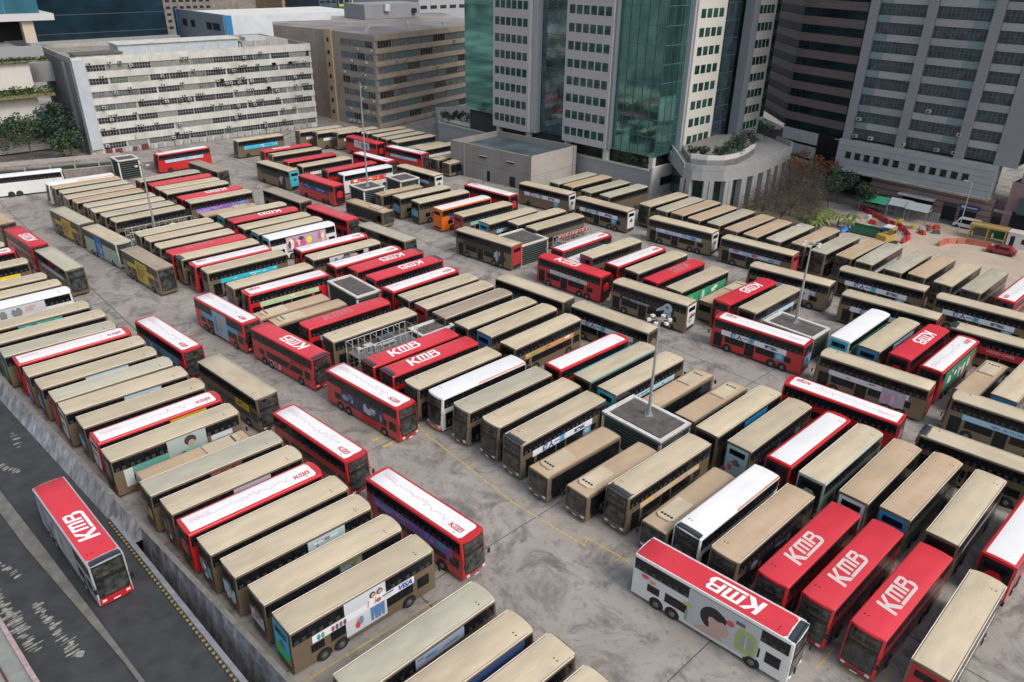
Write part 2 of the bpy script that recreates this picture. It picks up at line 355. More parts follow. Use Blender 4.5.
ADS = {
 'hk': ad_hk, 'visa': ad_visa, 'pod': ad_pod, 'hero': ad_hero, 'tealman': ad_tealman,
 'lightgrey': band((.50, .52, .56), [(.3, .32, .38), (.6, .6, .62)], 4), 'yellow': band((.75, .55, .03), [(.7, .2, .1), (.8, .7, .3)], 4), 'pink': band((.50, .10, .25)),
 'grey': big((.50, .52, .56), [(.2, .2, .22), (.5, .35, .3), (.1, .2, .4)], 7, (-3.5, 2.6), (2.2, 4.0)), 'teal': band((.04, .42, .36), z=(2.3, 3.0)), 'green': big((.05, .30, .14), [(.1, .5, .25), WH, (.02, .12, .06)], 8, (-5.2, 5.2), (1.2, 3.3)),
 'lightblue': band((.36, .54, .66), [(.05, .25, .5), (.6, .7, .75)], 5), 'blue': big((.02, .20, .42), [(.02, .35, .55)], 3, (-1.2, 3.2), (1.2, 3.9)), 'yellowsmall': band((.72, .50, .03), [(.2, .1, .05)], 3, x=(1.4, 4.2), z=(2.0, 2.9)),
 'redsmall': band((.45, .03, .04), [(.1, .35, .3)], 2, x=(-2, 3)), 'tealstripe': band((.03, .35, .36), [], 0, z=(2.2, 2.6)), 'bluedark': band((.03, .06, .20), [(.1, .25, .6), (.4, .45, .6)], 7, z=(2.1, 3.0)),
 'white': band((.66, .67, .68), [(.1, .4, .38), (.3, .5, .6)], 4), 'bluepic': band((.10, .32, .55), [(.05, .1, .25), (.4, .6, .7)], 5, z=(1.9, 2.9)), 'purple': band((.26, .13, .46), [(.05, .45, .35), (.5, .2, .5), (.1, .3, .6), (.4, .3, .6)], 14, z=(1.95, 2.95), x=(-5.4, 4.9)),
 'yellowbig': big((.55, .42, .05), [(.25, .16, .04), (.45, .28, .05), (.7, .6, .15)], 8, (-1.6, 2.4), (.7, 3.9), under=band((.55, .40, .06), z=(2.3, 3.0))), 'greenblue': big((.04, .15, .45), [(.3, .45, .5), (.1, .3, .5)], 5, (-2.2, .6), (.6, 3.9), under=band((.36, .46, .40), z=(.6, 3.0), x=(-5.6, 5.6))),
 'cyan': band((.02, .50, .62), [WH, (.3, .7, .8)], 6), 'cyanlight': band((.45, .66, .72), [(.05, .4, .55), (.02, .2, .4)], 6), 'lightgreen': band((.42, .58, .36), [WH, (.7, .3, .15)], 6, z=(2.15, 2.9)),
 'colour': big((.45, .35, .42), [(.6, .1, .3), (.8, .65, .1), (.2, .5, .3), WH, (.1, .05, .1)], 16, (-3.4, 4.0), (1.5, 3.9), seed=9), 'bluewave': band((.05, .45, .68), [WH, (.02, .25, .5)], 6, z=(2.1, 2.95)),
 'darkpic': big((.02, .02, .025), [(.4, .42, .45), (.15, .15, .16)], 6, (-4.6, -2.2), (.8, 3.8), under=band((.05, .04, .035), z=(2.2, 3.0))), 'orange': band((.62, .30, .12), [WH, (.1, .05, .2), (.8, .5, .1), (.2, .35, .1)], 9),
 'cyanpink': band((.28, .52, .50), [(.6, .25, .3), (.05, .08, .1), (.2, .6, .6)], 6), 'bluewhite': band((.42, .52, .68), [WH, (.1, .2, .5)], 8), 'bluered': band((.35, .45, .60), [(.6, .04, .06), WH, (.05, .15, .35)], 9),
 'redwhite': big((.62, .60, .62), [(.6, .1, .1), (.3, .35, .5)], 4, (-3.6, -1.8), (1.3, 3.0), under=band((.40, .50, .66))), 'redtext': band((.50, .03, .05), [], 0, z=(2.0, 2.95)),
 'greypink': big((.40, .36, .44), [(.55, .25, .4), (.5, .5, .55)], 7, (-4.2, -1.6), (.9, 2.9), under=band((.62, .63, .66), [(.1, .1, .1), (.5, .2, .35)], 4)), 'greyblue': band((.25, .38, .48), [(.1, .2, .3)], 3, z=(2.2, 3.9), x=(-2, 4)),
 'greenred': big((.04, .22, .12), [WH, (.5, .05, .05), (.1, .4, .2), (.55, .6, .6)], 12, (-5, 5), (1.0, 3.9)), 'tealdark': band((.03, .12, .11), [(.1, .2, .18)], 3, z=(1.4, 2.95)), 'bluetext': band((.36, .60, .76), [], 0),
 'yelloworange': band((.60, .45, .30), [(.75, .5, .03), (.6, .2, .35), (.5, .5, .48)], 7), 'lines': band((.03, .03, .035), [(.4, .42, .45)], 7, z=(1.2, 3.0)), 'dark': band((.02, .025, .035), [(.3, .3, .33), (.35, .05, .08), (.05, .15, .3)], 8, z=(1.4, 3.0)),
 'greenline': band((.06, .26, .08), [], 0, z=(2.5, 2.75), x=(-5, 5)), 'bluebear': big((.30, .45, .58), [(.05, .32, .50), (.5, .4, .3), WH], 8, (-1.6, 1.9), (.5, 4.0), under=band((.12, .36, .60), z=(2.2, 2.95))),
 'darkperson': big((.05, .05, .09), [(.30, .33, .40), (.12, .16, .3), (.45, .5, .58)], 9, (-3.6, 3.6), (1.4, 2.95), seed=5), 'whitesmall': band(WH, [(.1, .3, .6)], 2, x=(2.0, 4.4)),
 'darkgold': band((.05, .10, .10), [(.35, .28, .12)], 2, z=(2.3, 3.0), x=(-2, 1.5)), 'roadart': big((.34,.345,.37), [(.10,.11,.14),(.5,.5,.52),(.2,.15,.15),(.25,.28,.34)], 12, (-6.2, 3.0), (.62, 4.0), seed=8),
 'greyband': band((.50, .52, .54), [(.62, .30, .10), (.3, .3, .32)], 4, x=(-3.8, 3.4)),
 'lightgreyad': band((.5, .5, .5)), 'redad': band((.62, .05, .04), [WH, (.8, .35, .1)], 7, z=(1.9, 2.9)),
}
REARC = {'cyan': (.03, .45, .60), 'red': (.45, .02, .03), 'pink': (.45, .15, .25), 'bluead': (.12, .32, .48), 'bluegreen': (.03, .38, .62), 'white': (.62, .64, .66), 'whitered': (.58, .60, .60),
         'yellow': (.45, .36, .10), 'orange': (.70, .13, .02), 'magenta': (.35, .03, .08), 'blue': (.03, .22, .48), 'pastel': (.30, .46, .50), 'redsmall': (.20, .10, .09), 'tealsmall': (.12, .30, .33),
         'cyansmall': (.30, .52, .66), 'blueghost': (.30, .38, .42), 'greyad': (.36, .42, .44)}
# ---------------------------------------------------------------- one bus
def rear_panel(L, H, name, x0y, z0, z1, m, off=.02):
    def f():
        b = MB(); y0, y1 = x0y
        P = []
        for y, z in ((y0, z0), (y1, z0), (y1, z1), (y0, z1)):
            P.append((-L / 2 + max(0, z - 2.2) * .03 - off, y, z))
        b.face(P[::-1], m); return b.mesh(name)
    return cached((name, L, H, x0y, z0, z1, m.name, off), f)
def put(parent, name, mesh, loc=(0, 0, 0), rz=0, label=None):
    return link(name, mesh, parent, loc, rz, label)
def make_bus(i, x, y, heading, L, ty, opts, label, dist):
    op = dict(o.split('=') if '=' in o else (o, True) for o in opts.split())
    single = ty.startswith('single')
    H = 3.1 if single else 4.3
    style = 'old' if ('old' in op or single or 'cap' in op or ty == 'road' or 'fg' in op or (ty == 'gold' and i % 3 == 1)) else 'new'
    paint = {'gold': 'gold', 'single': 'gold', 'redK': 'red', 'redW': 'red', 'white': 'white', 'singleW': 'white', 'palegreen': 'palegreen', 'road': 'grey'}[ty]
    if 'fg' in op: paint = 'white'
    if op.get('rear') == 'orange' and 'orange' in op: paint = 'orange'
    if op.get('ad') == 'greenblue': paint = 'palegreen'
    P = PAINT[paint]
    t = thing('double_decker_bus' if not single else 'single_decker_bus', label, 'bus', (x, y, 0), R(heading), 'single deck buses parked in the yard' if single else 'double deck buses parked in the yard' if ty != 'road' else None)
    if i == 136: t.scale = (1, .93, 1)
    near = dist < 105; mid = dist < 150
    put(t, 'body', body_mesh(L, H, style, P))
    # roof
    rk = op.get('roof', {'gold': 'beige', 'single': 'tan', 'redK': 'red', 'redW': 'white', 'white': 'white', 'singleW': 'white', 'palegreen': 'beige', 'road': 'red'}[ty])
    RM = ROOFS[rk]
    xf = xfront(0, H, L, style)
    cap = 'cap' in op or ty == 'road' or 'fg' in op
    hw = 1.08 if (ty == 'redW') else 1.215
    x1 = xf - (.55 if ty == 'redW' else .10 if not cap else .75)
    roof = put(t, 'roof', roof_mesh(L, H, 'new' if ty == 'redW' else style, RM, -L / 2 + (.40 if ty == 'redW' else .12), x1, hw))
    if cap:
        put(t, 'roof_cap', roof_mesh(L, H, 'old', CAPM, xf - .73, xf - .05, 1.16))
    tm = None
    if ty == 'gold' or ty == 'palegreen': tm = CREAM
    if op.get('ad') in ('cyan', 'tealstripe') and near and ty == 'gold' and i in (186,): tm = colm((.10, .50, .52))
    if 'fg' in op: tm = PAINT['white']
    if tm or 'orange' in op:
        def trim(s, x0, x1, m):
            def f():
                b = MB(); ya, yb = sorted((s * 1.24, s * 1.297)); b.box(x0, x1, ya, yb, H - .09, H + .03, m)
                return b.mesh('roof_edge_strip')
            return cached(('trim', L, H, s, x0, x1, m.name), f)
        for s in (-1, 1):
            m = tm; x0, xe = -L / 2 + .15, xf - .35
            if 'orange' in op and paint != 'orange' or (paint == 'orange'): m = PAINT['orange']; xe = xe if paint == 'orange' else .8; x0 = x0
            if 'orange' in op and s == (1 if abs((heading + 180) % 360 - 180) > 90 else -1) or tm or paint == 'orange': put(t, 'roof_edge_strip', trim(s, x0, xe, m))
    if single:
        def pod():
            b = MB(); b.prism([(.9, -.82), (4.0, -.82), (4.3, -.5), (4.3, .5), (4.0, .82), (.9, .82)], H + .04, H + .24, ROOFS['beige'])
            return b.mesh('air_conditioner')
        def fan():
            return MB().tube((0, 0, 0), (0, 0, .03), .13, .13, BLACK, 10).mesh('fan')
        if ty == 'single':
            a = put(t, 'air_conditioner', cached(('pod', H), pod))
            for k in range(4): put(a, 'fan', cached('fan', fan), (3.75, -.5 + .33 * k, H + .24))
    else:
        if mid:
            def vents():
                b = MB()
                b.box(xf - 1.55, xf - 1.45, -.57, -.50, H + .03, H + .09, BLACK)
                return b.mesh('roof_vent')
            for dy in (0, -.30): put(t, 'roof_vent', cached(('vents', L, H, style), vents), (0, dy, 0))
    # letters on the roof
    WHITE = mat('letters_white', (.80, .80, .80), .5); PALE = mat('letters_pale', (.60, .50, .48), .6); FADE = mat('letters_faded', (.50, .16, .18), .6)
    REDL = mat('letters_red', (.55, .03, .04), .5); PINK = mat('print_pale_red', (.62, .36, .37), .6)
    zt = H + .075
    if ty in ('redK', 'road') and 'nologo' not in op:
        m = FADE if 'faded' in op else PALE if 'clearpale' in op else WHITE
        o = put(roof, 'roof_letters', logo_mesh(m), (1.0 if ty != 'road' and 'fg' not in op else 1.3, .0, zt), math.pi)
        o.scale = (1.42, 1.55, 1)
    if ty == 'redW' and 'plain' not in op:
        o = put(roof, 'roof_letters', logo_mesh(REDL), (xf - 1.75, .12 * 0 - .30, zt), 0); o.scale = (.50, .55, 1)
        if dist < 130:
            def squig():
                b = MB(); r = random.Random(i % 4); x = -L / 2 + .9; pts = []
                while x < xf - 3.0:
                    k = (x + L / 2) / L; amp = .08 + (.55 if .45 < k < .75 else .12) * r.random()
                    pts.append((x, .05 + amp * r.choice((-1, 1)) * r.random())); x += r.uniform(.12, .34)
                for a, c in zip(pts, pts[1:]):
                    d = Vector((c[0] - a[0], c[1] - a[1])).normalized() * .028; n = (-d[1], d[0])
                    b.face([(a[0] + n[0], a[1] + n[1], zt), (a[0] - n[0], a[1] - n[1], zt), (c[0] - n[0], c[1] - n[1], zt + .001), (c[0] + n[0], c[1] + n[1], zt + .001)], PINK)
                for k in range(3):
                    b.box(-L / 2 + .8, -L / 2 + 2.6, .42 - .16 * k, .46 - .16 * k, zt - .002, zt + .002, PINK)
                return b.mesh('roof_pulse_line')
            put(roof, 'roof_pulse_line', cached(('squig', L, i % 4), squig))
    # glass
    gx0, gx1 = -L / 2 + .20, L / 2 - (.62 if style == 'new' else .35)
    ad = op.get('ad')
    if single:
        for s in (-1, 1): put(t, 'side_window', window_row('side_window', -L / 2 + .3, L / 2 - .6, .95, 2.78, s, 7))
        put(t, 'windscreen', front_patch('windscreen', L, style, -1.15, 1.15, .95, 2.92, .015, WSCR, BLACK))
        put(t, 'rear_window', rear_panel(L, H, 'rear_window', (-.9, .9), 1.7, 2.6, GLASS))
    else:
        for s in (-1, 1):
            put(t, 'upper_window', window_row('upper_window', gx0, gx1, 2.96, 4.06, s, 9))
            if mid:
                put(t, 'lower_window', window_row('lower_window', -L / 2 + 1.5, -L / 2 + 2.6, 1.35, 2.1, s, 1))
                put(t, 'lower_window', window_row('lower_window', -L / 2 + 3.1, L / 2 - (6.6 if s > 0 else 2.3), 1.30, 2.2, s, 3 if s > 0 else 5))
                if s > 0: put(t, 'lower_window', window_row('lower_window', L / 2 - 5.0, L / 2 - 2.3, 1.30, 2.2, s, 2))
        if style == 'new':
            put(t, 'windscreen_frame', front_patch('windscreen_frame', L, style, -1.14, 1.14, .95, 4.12, .006, BLACK))
            put(t, 'upper_windscreen', front_patch('upper_windscreen', L, style, -1.06, 1.06, 3.12, 4.04, .016, WSCR))
            put(t, 'windscreen', front_patch('windscreen', L, style, -1.06, 1.06, 1.05, 2.75, .016, WSCR))
        elif cap:
            put(t, 'windscreen_frame', front_patch('windscreen_frame', L, style, -1.17, 1.17, .98, 4.2, .006, BLACK))
            put(t, 'upper_windscreen', front_patch('upper_windscreen', L, style, -1.08, 1.08, 3.0, 4.05, .016, WSCR))
            put(t, 'windscreen', front_patch('windscreen', L, style, -1.08, 1.08, 1.1, 2.6, .016, WSCR))
        else:
            put(t, 'upper_windscreen', front_patch('upper_windscreen', L, style, -1.08, 1.08, 2.85, 4.05, .016, WSCR, BLACK))
            put(t, 'windscreen', front_patch('windscreen', L, style, -1.08, 1.08, 1.05, 2.45, .016, WSCR, BLACK))
        if near:
            def seats():
                b = MB(); z0 = 3.32; SR = mat('seat_red_brown', (.04, .017, .014), .7); YR = mat('rail_yellow', (.14, .13, .045), .5); GD = mat('dash_grey', (.055, .055, .055), .6)
                def pat(y0, y1, z0, z1, m, off=.021):
                    n = 3
                    for q in range(n):
                        ya, yb = y0 + (y1 - y0) * q / n, y0 + (y1 - y0) * (q + 1) / n
                        b.face([(xfront(y, z, L, style) + off, y, z) for y, z in ((ya, z0), (yb, z0), (yb, z1), (ya, z1))], m)
                for y in (-.92, -.48, .08, .52): pat(y, y + .34, z0, z0 + .22 + .05 * (i % 3), SR)
                pat(-1.0, 1.0, z0 - .07, z0 - .035, YR, .023); pat(-.75, .1, 1.15, 1.42, GD); pat(.3, .85, 1.2, 1.55, GD); pat(-.55, .55, 2.78 if style == 'new' else 2.56, 2.94 if style == 'new' else 2.72, mat('display_amber_off', (.05, .03, .02), .4), .020)
                return b.mesh('seats_and_dash')
            put(t, 'seats_and_dash', cached(('seats', L, style, i % 3), seats))
        rw = op.get('rear')
        part = rw in (None, 'bluead', 'tealsmall', 'cyansmall', 'redsmall', 'blueghost', 'yellow', 'greyad')
        if part: put(t, 'rear_frame', rear_panel(L, H, 'rear_frame', (-1.14, 1.14), .95, 4.08, BLACK, .010))
        if rw:
            put(t, 'rear_advert', rear_panel(L, H, 'rear_advert', (-1.05, 1.05) if part else (-1.14, 1.14), 1.5 if part else .95, 2.72 if part else 4.1, colm(REARC[rw]), .016))
            if rw in ('bluegreen',): put(t, 'rear_advert', rear_panel(L, H, 'rear_advert', (-1.13, 1.13), .5, 1.9, colm((.04, .45, .12)), .020), label='green lower rear advert')
            if rw in ('bluead', 'pink', 'blueghost', 'yellow', 'pastel', 'white', 'greyad', 'whitered', 'tealsmall', 'cyansmall', 'redsmall'):
                def rart():
                    b = MB(); r = random.Random(i)
                    cs = [(.5, .1, .12), (.6, .62, .65), (.1, .12, .2), (.55, .45, .15), (.05, .3, .35)]
                    for k in range(5):
                        cy, cz = r.uniform(-.7, .7), r.uniform(1.2, 2.7)
                        b.face([(-L / 2 - .03 - .003 * k - max(0, cz - 1.6) * .03, py, pz) for py, pz in ell(cy, cz, r.uniform(.15, .4), r.uniform(.12, .35), 9)], colm(r.choice(cs)))
                    return b.mesh('rear_picture')
                if near: put(t, 'rear_picture', rart())
        put(t, 'rear_window', rear_panel(L, H, 'rear_window', (-.85, .85), 3.15, 3.75, GLASS, .024))
        put(t, 'engine_grille', rear_panel(L, H, 'engine_grille', (-.95, .95), .55, .92, BLACK, .03))
    # adverts that cover part of the upper windows
    UP = {9: ((.05, .30, .26), -2.5, 2.5), 11: ((.16, .24, .22), -1.5, 3.5), 14: ((.42, .56, .64), -1.9, 2.6), 15: ((.10, .26, .36), -2, 2), 16: ((.40, .52, .58), -.6, 3.2), 18: ((.50, .33, .03), .5, 4.2),
          22: ((.16, .05, .05), -1, 2), 23: ((.40, .42, .46), -.9, 2.6), 26: ((.45, .55, .58), -.2, 3.2), 27: ((.12, .12, .07), 0, 2), 29: ((.28, .34, .44), -1.5, 2.8), 30: ((.04, .08, .22), 0, 5), 77: ((.42, .45, .50), -1, 3.5), 189: ((.3, .3, .3), 0, 0)}
    if i in UP and UP[i][2]:
        c, xa, xb = UP[i]; r = random.Random(i)
        put(t, 'upper_advert', art_mesh(('up', i), -1, [(c, rect(xa, xb, 3.0, 4.03))] + blobs(i, xa, xb, 3.05, 3.98, [tuple(min(.8, v * 1.5 + .04) for v in c), (.08, .25, .42), tuple(v * .5 for v in c)], 5 if i not in (18, 23, 30, 14) else 0)))
        if i == 14:
            o = put(t, 'advert_lettering', text_mesh('Take more comfort', .50, colm((.03, .04, .10)), .006), (.35, -(W + .075), 3.5)); o.rotation_euler = (R(90), 0, 0)
    # adverts
    if ad:
        for s in (-1, 1):
            if ad == 'pod' and s > 0: continue
            put(t, 'side_advert', art_mesh((ad, L), s, ADS[ad](L)))
        TX = {'hk': [('傲人一', (.02, .08, .28), .82, 2.1), ('家', (.05, .35, .60), .86, .45), ('香港寬頻', (.03, .05, .12), .42, -2.2)],
              'visa': [('VISA', (.02, .06, .38), .68, -3.3)], 
              'redtext': [('WKND CAFÉS', (.75, .6, .6), .5, 0)], 'bluetext': [('ABEL  SIU YU DAYS', (.05, .15, .4), .4, 0)]}
        for body, c, sz, u in TX.get(ad, []):
            for s in (-1, 1):
                if not near and s * math.cos(R(heading)) > 0: continue
                bold = .02 if ad in ('hk', 'visa') else .004
                o = put(t, 'advert_lettering', text_mesh(body, sz, colm(c), bold, .2 if ad == 'visa' else 0), (u * s if ad != 'visa' else u * s, s * (W + .075), 2.58))
                o.rotation_euler = (R(90), 0, math.pi if s > 0 else 0)
    if 'sidekmb' in op or 'star' in op:
        for s in (-1,):
            lx = 1.0 if 'sidekmb' in op else -1.6
            if 'star' in op:
                put(t, 'white_plate', art_mesh(('kplate', L), s, [((.7, .7, .7), rect(lx - 1.1, lx + 1.1, .48, 1.2)), ((.45, .02, .03), [(.7, 1.0), (1.1, 1.0), (2.6, 2.9), (2.2, 2.9)]), ((.45, .02, .03), [(2.2, 2.6), (4.6, 2.6), (4.6, 2.9), (2.2, 2.9)])]))
            o = put(t, 'side_letters', text_mesh('KMB', .85 if 'star' in op else 1.15, mat('letters_side', (.55, .03, .04) if 'star' in op else (.60, .18, .17), .5), .03), (lx, s * (W + .05), .85)); o.rotation_euler = (R(90), 0, 0)
    if op.get('front') in ('cyan', 'white'):
        put(t, 'front_bumper', front_patch('front_bumper', L, style, -1.2, 1.2, .36, 1.0, .02, colm((.05, .45, .5)) if op['front'] == 'cyan' else PAINT['white']))
    elif ty == 'road':
        put(t, 'front_bumper', front_patch('front_bumper', L, style, -1.22, 1.22, .36, 1.0, .02, PAINT['red']))
    elif ty == 'white' and 'orange' in op and paint == 'white':
        put(t, 'front_bumper', front_patch('front_bumper', L, style, -1.2, 1.2, .36, .7, .02, PAINT['orange']))
    # wheels: front axle, two rear axles
    ax = [L / 2 - 2.75, -L / 2 + 3.9, -L / 2 + 2.45] if not single else [L / 2 - 2.6, -L / 2 + 3.2]
    for a in ax:
        for s in (-1, 1):
            put(t, 'wheel_arch', arch_mesh(s), (a, 0, .5))
            w = put(t, 'wheel', wheel_mesh(), (a, s * (W - .10), .5), 0 if s > 0 else math.pi)
            if mid: put(w, 'rim', rim_mesh())
    if mid:
        for nm, x0, xe in (('front_door', L / 2 - 1.95, L / 2 - .75), ('middle_door', L / 2 - 6.4, L / 2 - 5.15)):
            put(t, nm, window_row(nm, x0, xe, .42, 2.35, 1, 2))
        put(t, 'cab_window', window_row('cab_window', L / 2 - 1.9, L / 2 - .75, 1.25, 2.3, -1, 1))
    if near:
        def hl(): return MB().box(-.03, .05, -.16, .16, -.09, .09, mat('lamp_lens', (.62, .62, .60), .15)).mesh('headlight')
        def tl(): return MB().box(-.03, .03, -.06, .06, -.2, .2, mat('tail_lens', (.35, .01, .01), .2)).mesh('tail_light')
        def mr(): return MB().box(0, .10, -.11, .11, -.25, .2, BLACK).tube((-.1, -.0, .2), (-.45, -.12, .35), .025, .025, BLACK, 6).mesh('mirror')
        for s in (-1, 1):
            put(t, 'headlight', cached('hl', hl), (xfront(.9, .75, L, style), s * .9, .72))
            put(t, 'tail_light', cached('tl', tl), (-L / 2 - .0, s * 1.05, 1.2))
            o = put(t, 'mirror', cached('mr', mr), (xfront(1.2, 2.3, L, style) + .32, s * 1.36, 2.15)); o.scale = (1, s, 1)
        put(t, 'number_plate', front_patch('number_plate', L, style, -.26, .26, .45, .57, .035, PAINT['white']))
    return t
# ---------------------------------------------------------------- ground, yard, roads
A0 = R(43.3); NV = Vector((math.cos(A0), math.sin(A0))); TV = Vector((NV.y, -NV.x))
def nt(n, t): return (NV.x * n + TV.x * t, NV.y * n + TV.y * t)
def sheet(name, pts, z, m, kind='structure', parent=None):
    b = MB(); b.face([(x, y, z) for x, y in pts], m)
    return link(name, b.mesh(name), parent, kind=kind)
def concrete():
    m = bpy.data.materials.new('yard_concrete'); m.use_nodes = True; t = m.node_tree; N = t.nodes; L = t.links
    b = N['Principled BSDF']; b.inputs['Roughness'].default_value = .85
    tc = N.new('ShaderNodeTexCoord')
    def noise(s, d=8, r=.6, dist=0):
        n = N.new('ShaderNodeTexNoise'); n.inputs['Scale'].default_value = s; n.inputs['Detail'].default_value = d
        n.inputs['Roughness'].default_value = r; n.inputs['Distortion'].default_value = dist; L.new(tc.outputs['Object'], n.inputs['Vector']); return n.outputs['Fac']
    def rng(v, a, c, x=0., y=1.):
        r = N.new('ShaderNodeMapRange'); r.inputs['From Min'].default_value = a; r.inputs['From Max'].default_value = c
        r.inputs['To Min'].default_value = x; r.inputs['To Max'].default_value = y; L.new(v, r.inputs['Value']); return r.outputs[0]
    def mix(f, a, c):
        x = N.new('ShaderNodeMix'); x.data_type = 'RGBA'
        if isinstance(f, float): x.inputs[0].default_value = f
        else: L.new(f, x.inputs[0])
        for s, v in ((6, a), (7, c)):
            if isinstance(v, tuple): x.inputs[s].default_value = (*v, 1)
            else: L.new(v, x.inputs[s])
        return x.outputs[2]
    c = mix(rng(noise(.12), .35, .65), (.25, .228, .20), (.375, .352, .325))
    c = mix(rng(noise(1.3, 8, .7), .3, .75), c, (.29, .265, .235))
    st = rng(noise(.24, 10, .72, 1.0), .48, .63, 0., .82)          # oil stains
    c = mix(st, c, (.105, .10, .098))
    st2 = rng(noise(1.1, 8, .75, .6), .55, .68, 0., .7)
    c = mix(st2, c, (.09, .085, .08))
    # tyre scuffs: curved thin dark lines
    w = N.new('ShaderNodeTexWave'); w.wave_type = 'RINGS'; w.inputs['Scale'].default_value = .22; w.inputs['Distortion'].default_value = 14
    w.inputs['Detail'].default_value = 3; w.inputs['Detail Scale'].default_value = .35; L.new(tc.outputs['Object'], w.inputs['Vector'])
    sc1 = rng(w.outputs['Fac'], .955, .995, 0., 1.); msk = rng(noise(.21, 3, .5), .52, .62, 0., .30); mm = N.new('ShaderNodeMath'); mm.operation = 'MULTIPLY'; L.new(sc1, mm.inputs[0]); L.new(msk, mm.inputs[1]); c = mix(mm.outputs[0], c, (.12, .11, .10))
    # slab joints along the parking grid
    mp = N.new('ShaderNodeMapping'); mp.inputs['Rotation'].default_value = (0, 0, -A0); L.new(tc.outputs['Object'], mp.inputs[0])
    sx = N.new('ShaderNodeSeparateXYZ'); L.new(mp.outputs[0], sx.inputs[0])
    for k, per in ((0, 25.5), (1, 19.0)):
        d = N.new('ShaderNodeMath'); d.operation = 'DIVIDE'; d.inputs[1].default_value = per; L.new(sx.outputs[k], d.inputs[0])
        f = N.new('ShaderNodeMath'); f.operation = 'FRACT'; L.new(d.outputs[0], f.inputs[0])
        l = N.new('ShaderNodeMath'); l.operation = 'LESS_THAN'; l.inputs[1].default_value = .0045; L.new(f.outputs[0], l.inputs[0])
        c = mix(l.outputs[0], c, (.06, .055, .05))
    L.new(c, b.inputs['Base Color'])
    bp = N.new('ShaderNodeBump'); bp.inputs['Strength'].default_value = .25; bp.inputs['Distance'].default_value = .03
    L.new(noise(6), bp.inputs['Height']); L.new(bp.outputs[0], b.inputs['Normal'])
    return m
YARD = concrete()
ASPH = mat('asphalt', (.036, .038, .041), .75, var=.30, scale=.7, dirt=.45, dirtc=(.062, .062, .062), bump=.2, stretch=(1, 1, 1))
ASPH2 = mat('asphalt_street', (.075, .075, .078), .85, var=.15, scale=.5, dirt=.3, dirtc=(.12, .115, .11), bump=.2)
CONC = mat('concrete', (.34, .33, .31), .8, var=.12, scale=.8, dirt=.4, dirtc=(.16, .15, .14), bump=.2)
CONCD = mat('concrete_coping', (.185, .175, .16), .85, var=.2, scale=1.5, dirt=.5, dirtc=(.09, .085, .08))
def wall_mat():
    m = bpy.data.materials.new('weathered_wall'); m.use_nodes = True; t = m.node_tree; N = t.nodes; L = t.links
    b = N['Principled BSDF']; b.inputs['Roughness'].default_value = .85
    tc = N.new('ShaderNodeTexCoord'); mp = N.new('ShaderNodeMapping'); mp.inputs['Rotation'].default_value = (0, 0, R(42.4)); mp.inputs['Scale'].default_value = (1.7, .5, .55)
    L.new(tc.outputs['Object'], mp.inputs[0])
    n = N.new('ShaderNodeTexNoise'); n.inputs['Scale'].default_value = 1; n.inputs['Detail'].default_value = 9; n.inputs['Roughness'].default_value = .7; L.new(mp.outputs[0], n.inputs['Vector'])
    cr = N.new('ShaderNodeValToRGB'); e = cr.color_ramp.elements
    e[0].position = .36; e[0].color = (.095, .095, .10, 1); e[1].position = .70; e[1].color = (.40, .41, .46, 1); x = e.new(.5); x.color = (.20, .20, .215, 1)
    L.new(n.outputs['Fac'], cr.inputs[0]); L.new(cr.outputs[0], b.inputs['Base Color']); return m
WALLM = wall_mat()

sheet('ground', [(-1500, -300), (1500, -300), (1500, 2500), (-1500, 2500)], -4.0, mat('far_ground', (.16, .155, .15), .9, var=.1, scale=.05))
# wall line: inner top edge from (n 9.0, t -95) to (n 13.6, t -38.3)
def wl(t, off=0.0): return nt(9.1 + (t + 95) * .0795 + off, t)
yd = [wl(-190), wl(-10), nt(60, 40), nt(700, 40), nt(700, -620), nt(9.1 - 10, -620)]
b = MB(); b.prism(yd, -3.9, 0.0, YARD); link('yard_ground', b.mesh('yard_ground'), kind='structure')
# retaining wall with a battered face
b = MB()
for t0, t1 in ((-150, -59.0), (-59.0, -10)):
    deep = t0 > -60
    zb = 0.004 if not deep else -3.9
    ob = -1.5 if not deep else -.95
    q = []
    for t in (t0, t1):
        q.append([(*wl(t), 0.0), (*wl(t), 1.25), (*wl(t, -.42), 1.25), (*wl(t, ob), zb)])
    for k in range(3): b.face([q[0][k], q[1][k], q[1][k + 1], q[0][k + 1]], (CONCD, CONCD, WALLM)[k])
    for e in q: b.face(e, WALLM)
w = link('retaining_wall', b.mesh('retaining_wall'), label='long streaked grey concrete wall between the dark road and the parked buses', cat='wall')
# roadway: flush with the yard, ending at its striped kerb in the near part
RE = [(-33.4, 50.1), (-31.3, 48.0), (-21.9, 38.9), (-19.3, 36.4)]
rdir = Vector((-19.3 + 33.4, 36.4 - 50.1)).normalized()
kA = Vector((-33.4, 50.1)) - rdir * 4; kB = Vector((-19.3, 36.4)) + rdir * 26
b = MB()
road = [wl(-190, -1.4), wl(-59.0, -1.4), tuple(kA), tuple(kB), nt(-60, -10), nt(-60, -190)]
b.prism(road, -3.9, 0.0, ASPH); link('road', b.mesh('road'), kind='structure')
